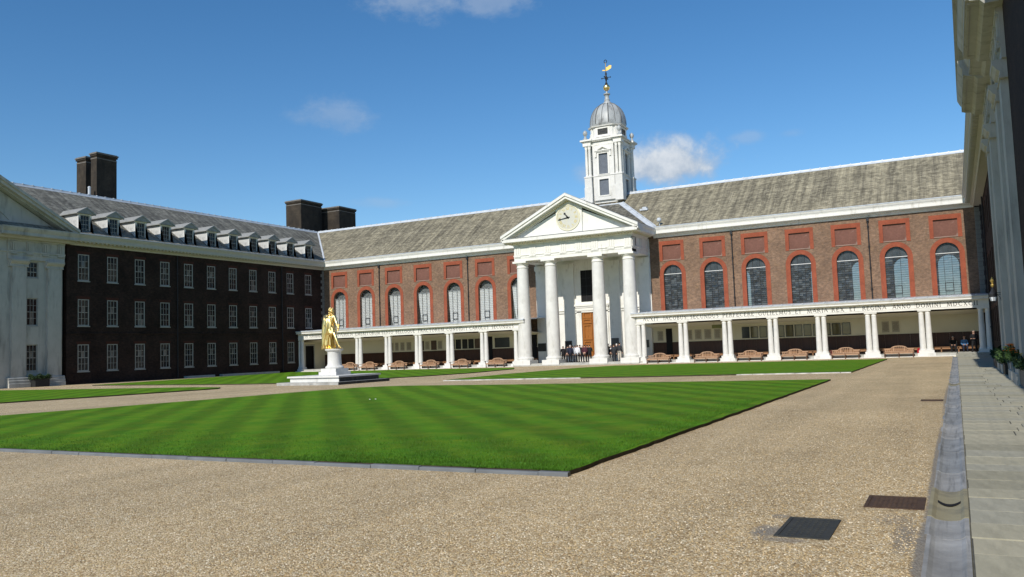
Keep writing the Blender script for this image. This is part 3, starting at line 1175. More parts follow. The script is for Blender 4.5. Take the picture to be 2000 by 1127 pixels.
# ------------------------------------------------------------------ great hall and chapel range
hall = root('hall_building', (-33.2, YW, 0), 'long red brown brick hall with tall arched windows behind the colonnades', 'hall')
WR = [-24.42, -20.34, -16.32, -12.24, -8.2, -4.2, -0.21]
WLx = [-66.63, -62.57, -58.4, -54.24, -50.08, -45.9, -41.78]
HW, WSP, WBOT = 0.92, 8.68, 4.75
holes = [arch(u, HW, WBOT, WSP) for u in WR + WLx]
holes += [rect(u - 0.93, u + 0.93, 10.14, 11.62) for u in WR + WLx]
b = MB()
b.prism(rect(XL - 0.4, XR + 0.65, 0.0, 12.95), FH, -0.45, 0.0, holes)
b.build('wall', BRICK, hall)
b = MB()
b.box(XL - 14, -38.5, YW + 0.8, YW + 14.5, 0.0, 12.9)
b.build('rear_wall', DARK, hall)
b = MB()
b.prism(rect(-27.5, XR + 4, 0.0, 12.9), lambda u, d, z: (u, YW + 12 - d, z), -0.5, 0.0, [arch(u, HW, 5.0, WSP) for u in WR[1:]])
b.box(-27.6, -27.4, YW + 0.5, YW + 12, 0, 12.9)
b.box(XR + 0.5, XR + 0.7, YW + 0.5, YW + 12, 0, 12.9)
b.box(-27.4, XR + 0.5, YW + 0.5, YW + 12, 12.4, 12.6)
b.box(-27.4, XR + 0.5, YW + 0.5, YW + 12, 3.0, 3.2)
b.build('interior', mat('dim_panelled_interior', (0.10, 0.085, 0.07), 0.8), hall)


def surround_mesh(b, uc):
    """Rubbed brick jambs and arch, proud of the wall."""
    outer = arch(uc, HW, WBOT, WSP, 16, 0.41)
    b.prism(outer, FH, -0.02, 0.035, [arch(uc, HW, WBOT + 0.001, WSP, 16)])


def panel_frame(b, uc):
    b.prism(rect(uc - 1.25, uc + 1.25, 10.02, 12.02), FH, -0.02, 0.035, [rect(uc - 0.93, uc + 0.93, 10.0201, 11.62)])


for k, uc in enumerate(WR + WLx):
    left = uc < -33
    b = MB()
    surround_mesh(b, uc)
    win = b.build('arched_window', ORANGE, hall, loc=(uc, YW, WBOT))
    yp = YW + 0.24
    # leading: saddle bars and verticals
    b = MB()
    bw = 0.030
    zt = WSP + 0.02
    FP = lambda u, d, z: (u, yp - d, z)
    for i in (-1, 1):
        xx_ = uc + i * HW / 3
        top = WSP + math.sqrt(max(0, HW ** 2 - (HW / 3) ** 2))
        b.box(xx_ - bw / 2, xx_ + bw / 2, 0.0, 0.03, WBOT, top if not left else zt, 0, FP)
    nb = 20
    for i in range(1, nb):
        z = WBOT + (zt - WBOT) * i / nb
        b.box(uc - HW, uc + HW, 0.0, 0.022, z - 0.009, z + 0.009, 0, FP)
    for zz, w2 in ((5.45, 0.03), (6.15, 0.03)):
        b.box(uc - HW / 3, uc + HW / 3, 0.0, 0.045, zz - w2, zz + w2, 0, FP)
    for xx_ in (uc - HW / 3, uc + HW / 3):
        b.box(xx_ - 0.03, xx_ + 0.03, 0.0, 0.045, 5.45, 6.15, 0, FP)
    if left:
        for i in range(1, 4):
            a = PI * i / 4
            b.tube((uc, yp - 0.01, WSP), (uc + HW * math.cos(a), yp - 0.01, WSP + HW * math.sin(a)), 0.012, n=4)
    b.build('window_leading', IRON, win)
    b = MB()
    b.box(uc - HW, uc + HW, 0.0, 0.05, zt - 0.02, zt + 0.03, 0, FP)
    b.build('transom', TIMBERW if not left else KERB, win)
    if left:
        b = MB()
        b.prism(arch(uc, HW, WBOT, WSP), FP, -0.012, -0.002)
        b.build('pane', GLASS, win)
        b = MB()
        cut = [0.0, 0.0, 0.55, 0.55, 0.28, 0.0, 0.5][k % 7]
        pts = [(uc - HW + 0.02 + cut, WBOT), (uc + HW - 0.02, WBOT), (uc + HW - 0.02, zt), (uc - HW + 0.03, zt)]
        if cut:
            pts += [(uc - HW + 0.05 + cut * 0.15, zt - 1.4), (uc - HW + 0.02 + cut * 0.6, WBOT + 0.9)]
        b.prism(pts, FP, -0.10, -0.08)
        b.build('blind', BLIND, win)
        b = MB()
        b.prism(arch(uc, HW, WBOT, WSP), FP, -0.30, -0.28)
        b.build('curtain', CURTAIN, win)
    else:
        b = MB()
        # separate leaded lights, each set at a slightly different angle
        q = random.Random(100 + k)
        nr, nc = 20, 6
        for i in range(nr):
            for j in range(nc):
                u0, u1 = uc - HW + 2 * HW * j / nc, uc - HW + 2 * HW * (j + 1) / nc
                z0, z1 = WBOT + (zt - WBOT) * i / nr, WBOT + (zt - WBOT) * (i + 1) / nr
                e = [q.uniform(-0.010, 0.010) for _ in range(4)]
                b.poly([FP(u0, -0.02 + e[0], z0), FP(u1, -0.02 + e[1], z0), FP(u1, -0.02 + e[2], z1), FP(u0, -0.02 + e[3], z1)], q.choice((0, 0, 0, 0, 1, 1, 2, 2)))
        aa = [(uc + HW * math.cos(PI * i / 16), WSP + HW * math.sin(PI * i / 16)) for i in range(17)]
        b.poly([FP(u, -0.02, z) for u, z in aa])
        b.build('pane', LGLASSES, win)
    b = MB()
    panel_frame(b, uc)
    pf = b.build('brick_panel', ORANGE, hall, loc=(uc, YW, 10))
    b = MB()
    b.box(uc - 0.93, uc + 0.93, YW + 0.13, YW + 0.20, 10.14, 11.62)
    b.build('panel_infill', PANEL, pf)
    b = MB()
    b.box(uc - 0.95, uc + 0.95, YW - 0.02, YW + 0.14, 10.06, 10.14)
    b.build('panel_sill', mat('worn_panel_sill', (0.30, 0.21, 0.17), 0.9, var=0.2) if 'worn_panel_sill' not in bpy.data.materials else bpy.data.materials['worn_panel_sill'], pf)

# cornice: bed mould, soffit, bright fascia, gutter; two lengths either side of the portico
CORN = [(0.0, 12.42), (0.08, 12.42), (0.14, 12.56), (0.30, 12.62), (0.30, 12.72), (0.62, 12.74), (0.66, 12.78), (0.66, 13.06), (0.68, 13.08), (0.68, 13.12), (0.74, 13.20), (0.80, 13.32), (0.80, 13.38), (0.0, 13.38)]
for u0, u1, k0, k1 in ((XL, -40.1, 1.0, 0.0), (-26.2, XR, 0.0, -1.0)):
    b = MB()
    b.bar(CORN, FH, u0, u1, k0, k1)
    o = b.build('cornice', WHITE, hall)
    b = MB()
    b.bar([(0.62, 13.381), (0.84, 13.381), (0.84, 13.44), (0.80, 13.46), (0.62, 13.46)], FH, u0 + (0.9 if k0 else 0), u1 - (0.9 if k1 else 0))
    b.build('lead_gutter', LEAD, o)
# iron downpipes on the hall wall
for u, who in ((-60.48, 0), (-48.1, 1), (-18.42, 2), (-6.31, 3)):
    b = MB()
    b.tube((u, YW - 0.09, 4.7), (u, YW - 0.09, 12.4), 0.055, n=10)
    for z in (6.0, 7.9, 9.8, 11.6):
        b.tube((u, YW - 0.09, z - 0.06), (u, YW - 0.09, z + 0.06), 0.085, n=10)
    b.box(u - 0.11, u + 0.11, YW - 0.22, YW - 0.003, 12.05, 12.35)
    b.build('downpipe', IRON, hall, smooth=40)


def roof_slab(name, m, parent, pts):
    b = MB()
    b.poly(pts)
    return b.build(name, m, parent)


rf = roof_slab('roof', SLATE_H, hall, [(EAVE_L, EAVE_Y, EZ), (EAVE_R, EAVE_Y, EZ), (EAVE_R + RH, EAVE_Y + RH, RZ), (EAVE_L - RH, EAVE_Y + RH, RZ)])
b = MB()
b.poly([(EAVE_L - RH, EAVE_Y + RH, RZ), (EAVE_R + RH, EAVE_Y + RH, RZ), (EAVE_R + RH, EAVE_Y + 2 * RH, EZ), (EAVE_L - RH, EAVE_Y + 2 * RH, EZ)])
b.build('rear_roof_slope', SLATE_H, hall)
sx = lambda x, y: (x > EAVE_L - (y - EAVE_Y) + 0.12) & (x < EAVE_R + (y - EAVE_Y) - 0.12) & ~((np.abs(x + 33.13) < 6.9 - (y - EAVE_Y) * 0.97 + 0.2) & (y < EAVE_Y + 5.6))
slates('roof_slates', SLATE_H, rf, (EAVE_L - RH, EAVE_Y, EZ), (1, 0, 0), (0, pc, ps), EAVE_R - EAVE_L + 2 * RH, SL, sx, 21)
b = MB()
ridge_roll(b, (EAVE_L - RH + 0.1, EAVE_Y + RH, RZ + 0.1), (EAVE_R + RH - 0.1, EAVE_Y + RH, RZ + 0.1), 0.95)
b.build('ridge_lead', LEAD, rf)


def slope_strip(b, pa, pb, half, nrm_lift=0.05, mi=0):
    """Flat lead flashing along a line lying on the hall slope."""
    pa, pb = Vector(pa), Vector(pb)
    n = Vector((0, -ps, pc))
    d = (pb - pa).normalized()
    s = d.cross(n).normalized()
    vs = [p + s * k * half + n * h for p in (pa, pb) for k, h in ((-1, -0.02), (1, -0.02), (1, nrm_lift), (-1, nrm_lift))]
    b.mesh(vs, [(0, 1, 2, 3), (4, 5, 6, 7), (0, 1, 5, 4), (1, 2, 6, 5), (2, 3, 7, 6), (3, 0, 4, 7)], mi)


onz = lambda y: EZ + (y - EAVE_Y) * (RZ - EZ) / RH
b = MB()
slope_strip(b, (EAVE_L - 0.2, EAVE_Y + 0.2, onz(EAVE_Y + 0.2)), (EAVE_L - RH, EAVE_Y + RH, RZ), 0.16, 0.07)
slope_strip(b, (EAVE_R + 0.2, EAVE_Y + 0.2, onz(EAVE_Y + 0.2)), (EAVE_R + RH, EAVE_Y + RH, RZ), 0.16, 0.07)
b.build('valley_lead', LEAD, rf)
# raised slate apron between pediment and cupola, edged by broad lead
b = MB()
for s in (-1, 1):
    slope_strip(b, (-33.13 + s * 7.15, EAVE_Y + 0.05, onz(EAVE_Y + 0.05)), (-33.13 + s * 1.75, EAVE_Y + 5.75, onz(EAVE_Y + 5.75)), 0.26, 0.10)
    slope_strip(b, (-33.13 + s * 7.45, EAVE_Y + 0.05, onz(EAVE_Y + 0.05)), (-33.13 + s * 2.05, EAVE_Y + 5.75, onz(EAVE_Y + 5.75)), 0.05, 0.17)
b.box(-33.13 - 4.2, -33.13 + 2.1, EAVE_Y + 5.62, EAVE_Y + 5.95, onz(EAVE_Y + 5.62) - 0.1, onz(EAVE_Y + 5.62) + 0.17)
b.build('valley_lead', LEAD, rf)
ap = lambda x, y: (np.abs(x + 33.13) < 6.95 - (y - EAVE_Y) * 0.947) & (y < EAVE_Y + 5.7)
apo = slates('roof_slates', SLATE_G, rf, (-41, EAVE_Y, EZ + 0.04), (1, 0, 0), (0, pc, ps), 16, SL * 0.74, ap, 22, w=0.36, ex=0.25)
b = MB()
for (u, y, s_) in ((-28.0, 83.0, 1.0),):
    z = onz(y)
    b.box(u - 0.42, u + 0.42, y - 0.4, y + 0.3, z - 0.1, z + 0.10)
    b.box(u - 0.22, u + 0.22, y - 0.15, y + 0.3, z + 0.10, z + 0.30)
b.build('roof_vent', LEAD, hall)
b = MB()
b.tube((-25.35, EAVE_Y + 0.25, 13.4), (-25.35, EAVE_Y + 0.25, 13.95), 0.05)
b.sphere((-25.35, EAVE_Y + 0.1, 14.12), 0.24, 8)
b.build('floodlight', LEAD, hall, smooth=40)


QUOIN = mat('dark_quoin_stone', (0.20, 0.20, 0.185), 0.85, var=0.3, vscale=4)  # darker tone than the other grey stone


def quoins(parent, F, u, flip, z0, z1, h=0.385, mats_=None):
    """Alternating long and short corner stones."""
    z = z0
    i = 0
    q = random.Random(int(abs(u) * 10))
    while z < z1 - 0.1:
        L = 0.62 if i % 2 else 0.36
        b = MB()
        a0, a1 = (u - L, u) if flip else (u, u + L)
        b.box(a0, a1, -0.05, 0.035, z + 0.008, z + h - 0.008, 0, F)
        b.build('quoin_stone', mats_ or QUOIN, parent, loc=F(u, 0, z))
        z += h
        i += 1


# ------------------------------------------------------------------ wings
def sash_meshes(F, w=1.1, h=2.40, cols=3, rows=4):
    """Local sash window: returns meshes of frame, glazing bars, pane, sill around the sill centre."""
    O = Vector(F(0, 0, 0))
    G = lambda u, d, z: tuple(Vector(F(u, d, z)) - O)
    hw = w / 2
    fr = MB()
    fr.prism(rect(-hw, hw, 0, h), G, -0.09, -0.012, [rect(-hw + 0.085, hw - 0.085, 0.10, h - 0.075)])
    ba = MB()
    for i in range(1, cols):
        u = -hw + 0.085 + (w - 0.17) * i / cols
        ba.box(u - 0.013, u + 0.013, -0.085, -0.03, 0.10, h - 0.075, 0, G)
    for i in range(1, rows):
        z = 0.10 + (h - 0.175) * i / rows
        t = 0.026 if i == rows // 2 else 0.013
        ba.box(-hw + 0.085, hw - 0.085, -0.086, -0.028 if i != rows // 2 else -0.02, z - t, z + t, 0, G)
    pw, ph = (w - 0.17) / cols, (h - 0.175) / rows
    variants = []
    for vi, pale in enumerate((0.02, 0.06, 0.12, 0.34)):
      pa = MB()
      q = random.Random(int(w * 100) + vi)
      variants.append(pa)
      for i in range(cols):
        for j in range(rows):
            u0, z0 = -hw + 0.085 + pw * i, 0.10 + ph * j
            e = [q.uniform(-0.004, 0.004) for _ in range(4)]
            pa.poly([G(u0, -0.065 + e[0], z0), G(u0 + pw, -0.065 + e[1], z0), G(u0 + pw, -0.065 + e[2], z0 + ph), G(u0, -0.065 + e[3], z0 + ph)], 1 if q.random() < pale * (1.5 if j < 2 else 0.5) else 0)
    si = MB()
    si.box(-hw - 0.06, hw + 0.06, -0.09, 0.07, -0.09, 0.0, 0, G)
    return fr.mesh_data('sash_frame', SASH), ba.mesh_data('sash_bars', SASH), [p_.mesh_data('sash_panes', [DGLASS, PGLASS]) for p_ in variants], si.mesh_data('sash_sill', SASH)


WINQ = random.Random(77)


def sash_window(ms, parent, loc):
    w = put('window', ms[0], parent, loc)
    put('glazing_bars', ms[1], w, loc)
    put('pane', WINQ.choice(ms[2]), w, loc)
    if ms[3] is not None:
        put('sill', ms[3], w, loc)
    return w


REDARCH = mat('dark_red_arch_brick', (0.060, 0.020, 0.013), 0.9, var=0.2)  # dark red to go with the wing brick
SCEN = [47.62, 50.53, 53.48, 56.36, 59.25, 62.19, 65.17, 68.11, 71.05, 73.99, 77.1]
ZROW = [1.14, 5.20, 9.26]


def wing(F, side, label, full):
    r = root('brick_wing', F(60, 0, 0), label, 'wing')
    s0, s1 = 46.0, YW
    FWl = F if side == 'L' else (lambda u, d, z: F(u, d - 0.5, z))   # the right wing wall stands back behind a quoined pier
    hl = [rect(s - 0.55, s + 0.55, z, z + 2.40) for s in SCEN for z in ZROW]
    if side == 'L':
        hl = [h for h in hl if not (h[0][0] > 76 and h[0][1] < 2)]
        hl.append(rect(76.45, 77.9, 0.2, 3.05))
    b = MB()
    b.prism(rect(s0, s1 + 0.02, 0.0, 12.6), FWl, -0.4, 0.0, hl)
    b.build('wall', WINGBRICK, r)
    b = MB()
    b.prism(rect(s0, s1 + 6.5, 0, 12.6), FWl, -15.5, -0.75)
    b.build('rear_wall', DARK, r)
    Fw = F if side == 'L' else (lambda u, d, z: F(u, d - 0.64, z))
    ms = sash_meshes(Fw)
    if side == 'R':
        ms = ms[:3] + (None,)
    for s in SCEN:
        for z in ZROW:
            if side == 'L' and s > 76 and z < 2:
                continue
            wn_ = sash_window(ms, r, Fw(s, 0, z))
            red = MB()
            red.prism([(s - 0.62, z + 2.401), (s + 0.62, z + 2.401), (s + 0.72, z + 2.66), (s - 0.72, z + 2.66)], FWl, -0.02, 0.004)
            red.build('brick_arch', REDARCH, wn_)
    b = MB()
    b.bar([(0.0, 4.45), (0.05, 4.47), (0.05, 4.60), (0.0, 4.62)], FWl, s0, s1)
    b.build('string_course', WINGBRICK, r)
    b = MB()
    b.bar(CORN, F, s0 + 0.3, s1, 0.0, -1.0)
    co = b.build('cornice', mat('shaded_cornice_paint', (0.46, 0.445, 0.38), 0.7, var=0.08) if side == 'L' else bpy.data.materials['shaded_cornice_paint'], r)  # the hall's white paint with the wings' shade put into its colour
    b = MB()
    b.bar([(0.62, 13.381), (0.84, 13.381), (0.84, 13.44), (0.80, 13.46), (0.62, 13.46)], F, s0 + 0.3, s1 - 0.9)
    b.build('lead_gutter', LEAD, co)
    b = MB()
    # modillion-like blocks give the soffit its rhythm
    sm = s0 + 0.9
    while sm < s1 - 0.8:
        b.box(sm, sm + 0.16, 0.30, 0.60, 12.66, 12.738, 0, F)
        sm += 0.42
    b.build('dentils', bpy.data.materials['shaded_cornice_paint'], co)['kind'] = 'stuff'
    # roof
    E0 = lambda s, up: F(s, ED - up, EZ + up * (RZ - EZ) / RH)
    b = MB()
    b.poly([E0(s0 - 8, 0), E0(EAVE_Y, 0), E0(EAVE_Y + RH, RH), E0(s0 - 8, RH)])
    rf_ = b.build('roof', SLATE_W, r)
    b = MB()
    b.poly([E0(s0 - 8, RH), E0(EAVE_Y + RH, RH), F(EAVE_Y + RH, ED - 2 * RH, EZ), F(s0 - 8, ED - 2 * RH, EZ)])
    b.build('rear_roof_slope', SLATE_W, r)
    if full:
        sg = 1 if side == 'L' else -1
        P0 = F(38.2, ED, EZ)
        bdir = (-pc, 0, ps) if side == 'L' else (pc, 0, ps)
        kp = (lambda x, y: (y < EAVE_Y + (EAVE_L - x) - 0.12))
        slates('roof_slates', SLATE_W, rf_, P0, (0, 1, 0), bdir, 49, SL, kp, 31)
        b = MB()
        ridge_roll(b, Vector(F(38.2, ED - RH, RZ + 0.1)), Vector(F(EAVE_Y + RH - 0.15, ED - RH, RZ + 0.1)), 0.95)
        b.build('ridge_lead', LEAD, rf_)
    if side == 'L':
        quoins(r, F, YW - 0.03, True, 5.0, 12.3)
    else:
        b = MB()
        b.box(XR, XR + 0.55, 79.30, 79.995, 0.3, 12.41)
        b.build('corner_pier', WINGBRICK, r)
        b = MB()
        b.bar([(-0.52, 12.42), (0.01, 12.42), (0.01, 12.62), (-0.52, 12.62)], F, s0, 79.99)
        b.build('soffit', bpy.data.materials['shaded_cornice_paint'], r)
        z, k = 5.0, 0
        while z < 12.2:
            b = MB()
            b.box(XR - 0.03, XR + (0.52 if k % 2 else 0.34), 79.26, 79.60, z + 0.008, z + 0.377)
            b.build('quoin_stone', QUOIN, r, loc=(XR, 79.3, z))
            z += 0.385
            k += 1
    for s in ((72.55, 57.8) if side == 'L' else (74.2, 78.6)):
        b = MB()
        a = Vector(FWl(s, 0.09, 0.1))
        c = Vector(FWl(s, 0.09, 12.4))
        b.tube(a, c, 0.055, n=8)
        for z in (2.2, 5.0, 7.9, 10.6):
            b.tube(FWl(s, 0.09, z - 0.06), FWl(s, 0.09, z + 0.06), 0.085, n=8)
        b.build('downpipe', IRON, r, smooth=40)
    if side == 'L':
        b = MB()
        b.prism(rect(76.3, 78.05, 0.2, 3.2), F, -0.05, 0.03, [rect(76.45, 77.9, 0.201, 3.05)])
        dr = b.build('door', GREYSTONE, r)
        b = MB()
        b.prism(rect(76.45, 77.9, 0.2, 3.05), F, -0.30, -0.25)
        b.build('door_leaf', DARK, dr)
        b = MB()
        b.prism(rect(75.25, 79.9, 0.25, 3.5), F, 0.004, 0.02, [rect(76.28, 78.07, 0.2501, 3.22)])
        b.build('plastered_wall', CREAM, r)
        b = MB()
        for a0, a1 in ((58.6, 62.2), (63.2, 71.6)):
            b.box(a0, a1, 0.003, 0.45, 0.0, 0.22, 0, F)
        b.build('base_ledge', GREYSTONE, r)
    return r


wing_l = wing(FL, 'L', 'dark shaded brick wing with three rows of white sash windows on the left', True)
wing_r = wing(FR, 'R', 'dark shaded brick wing seen edge on at the right behind the flower tubs', False)

# dormers on the left wing
DZ0, DZ1 = 13.46, 15.36


def dormer(first, s):
    d0 = 0.10
    r = None
    b = MB()
    hw = 0.62
    # cheeks run back to the roof slope
    back = lambda z: ED - (z - EZ) * RH / (RZ - EZ) - 0.2
    for sg in (-1, 1):
        u = s + sg * hw
        u2 = s + sg * (hw - 0.10)
        vs = [FL(a, d, z) for a in (u, u2) for d, z in ((d0, DZ0 - 0.1), (d0, DZ1), (back(DZ1), DZ1), (back(DZ0 - 0.1), DZ0 - 0.1))]
        b.mesh(vs, [(0, 1, 2, 3), (4, 5, 6, 7), (0, 1, 5, 4), (1, 2, 6, 5), (2, 3, 7, 6), (3, 0, 4, 7)])
    dm = b.build('dormer', DORMERLEAD, wing_l, loc=FL(s, d0, DZ0))
    b = MB()
    b.prism(rect(s - hw - 0.03, s + hw + 0.03, DZ0 - 0.1, DZ1 + 0.02), FL, d0 - 0.02, d0 + 0.06, [rect(s - 0.47, s + 0.47, DZ0 + 0.03, DZ1 - 0.12)])
    b.build('dormer_frame', TIMBERW, dm)
    # gabled lead roof with boxed eaves
    za, ze, ov = DZ1 + 0.58, DZ1 + 0.03, 0.90
    df = d0 + 0.34
    b = MB()
    bz = back(za)
    be = back(ze)
    for sg in (-1, 1):
        top = [FL(s, df, za), FL(s, bz, za), FL(s + sg * ov, be, ze), FL(s + sg * ov, df, ze)]
        bot = [(x, y, z - 0.09) for x, y, z in top]
        b.mesh(top + bot, [(0, 1, 2, 3), (4, 5, 6, 7), (0, 1, 5, 4), (1, 2, 6, 5), (2, 3, 7, 6), (3, 0, 4, 7)])
    b.build('dormer_roof', DORMERGREY, dm)
    b = MB()
    b.prism([(s - ov + 0.1, ze - 0.06), (s + ov - 0.1, ze - 0.06), (s, za - 0.08)], FL, d0 - 0.05, d0 + 0.30)
    b.build('dormer_pediment', DORMERGREY, dm)
    b = MB()
    for sg in (-1, 1):
        b.mesh([FL(s, df + 0.02, za + 0.02), FL(s + sg * ov, df + 0.02, ze + 0.02), FL(s + sg * ov, df + 0.02, ze - 0.13), FL(s, df + 0.02, za - 0.13),
                FL(s, df - 0.10, za + 0.02), FL(s + sg * ov, df - 0.10, ze + 0.02), FL(s + sg * ov, df - 0.10, ze - 0.13), FL(s, df - 0.10, za - 0.13)],
               [(0, 1, 2, 3), (4, 5, 6, 7), (0, 1, 5, 4), (1, 2, 6, 5), (2, 3, 7, 6), (3, 0, 4, 7)])
    b.build('dormer_verge', DORMERGREY, dm)  # white gable trim turned grey, its shade put into the colour
    return dm


DORMERLEAD = mat('pale_dormer_lead', (0.52, 0.53, 0.52), 0.6, var=0.18, vscale=3, dirt=((0.30, 0.30, 0.29), 3, 0.55, 0.75, (1, 1, 1)))
DORMERGREY = mat('dormer_roof_lead_and_shade_grey', (0.30, 0.305, 0.29), 0.7, var=0.25, vscale=3)  # grey lead on the roof; on verge and pediment it paints shade
DW = sash_meshes(FL, 0.94, 1.75, 3, 4)
for i, s in enumerate(SCEN):
    dm = dormer(i == 0, s)
    L = FL(s, 0.14, DZ0 + 0.03)
    bars = put('glazing_bars', DW[1], dm, L)
    put('pane', DW[2][0], dm, L)
    put('sash_frame', DW[0], dm, L)

# chimney stacks of the left wing
CHZ = 0.0


def chimney(x0, x1, y0, y1, zt, m0, m1, lab):
    b = MB()
    b.box(x0, x1, y0, y1, 14.0, zt - 0.62)
    b.box(x0 - 0.08, x1 + 0.08, y0 - 0.08, y1 + 0.08, zt - 0.40, zt - 0.22)
    b.box(x0 + 0.02, x1 - 0.02, y0 + 0.02, y1 - 0.02, zt - 0.62, zt - 0.05)
    c = b.build('chimney', [m0], wing_l, loc=((x0 + x1) / 2, (y0 + y1) / 2, 14))
    c['label'] = lab
    b = MB()
    b.box(x0 - 0.03, x1 + 0.03, y0 - 0.03, y1 + 0.03, zt - 0.70, zt - 0.61)
    b.box(x0 - 0.15, x1 + 0.15, y0 - 0.15, y1 + 0.15, zt - 0.20, zt - 0.08)
    b.box(x0 - 0.05, x1 + 0.05, y0 - 0.05, y1 + 0.05, zt - 0.08, zt)
    b.build('chimney_band', mat('chimney_cap_stone', (0.17, 0.16, 0.145), 0.9, var=0.25) if 'chimney_cap_stone' not in bpy.data.materials else bpy.data.materials['chimney_cap_stone'], c)
    return c


def chim_mat():
    m = bpy.data.materials.get('chimney_stack_brick')
    return m


# brick that reads on both faces of a stack
CH = mat('chimney_stack_brick', (0.052, 0.042, 0.031), 0.92, var=0.25, vscale=7, var2=0.25, v2scale=0.9, stretch=(1, 1, 3.0), dirt=((0.026, 0.022, 0.018), 1.3, 0.40, 0.64, (1, 1, 0.5)), bump=0.3, bscale=30)
chimney(-79.44, -78.5, 55.57, 57.93, 24.05, CH, CH, 'front stack of the left chimney pair')
chimney(-82.96, -81.4, 56.35, 58.6, 24.15, CH, CH, 'rear stack of the left chimney pair')
b = MB()
b.tube((-78.8, 54.95, 17.5), (-78.8, 54.95, 20.1), 0.14, n=8)
b.sphere((-78.8, 54.95, 20.15), 0.16, 6)
b.build('chimney_pot', LEAD, wing_l)
chimney(-80.2, -77.5, 85.35, 89.55, 23.22, CH, CH, 'left stack of the right chimney pair')
chimney(-78.8, -75.25, 90.6, 94.2, 22.75, CH, CH, 'right stack of the right chimney pair')


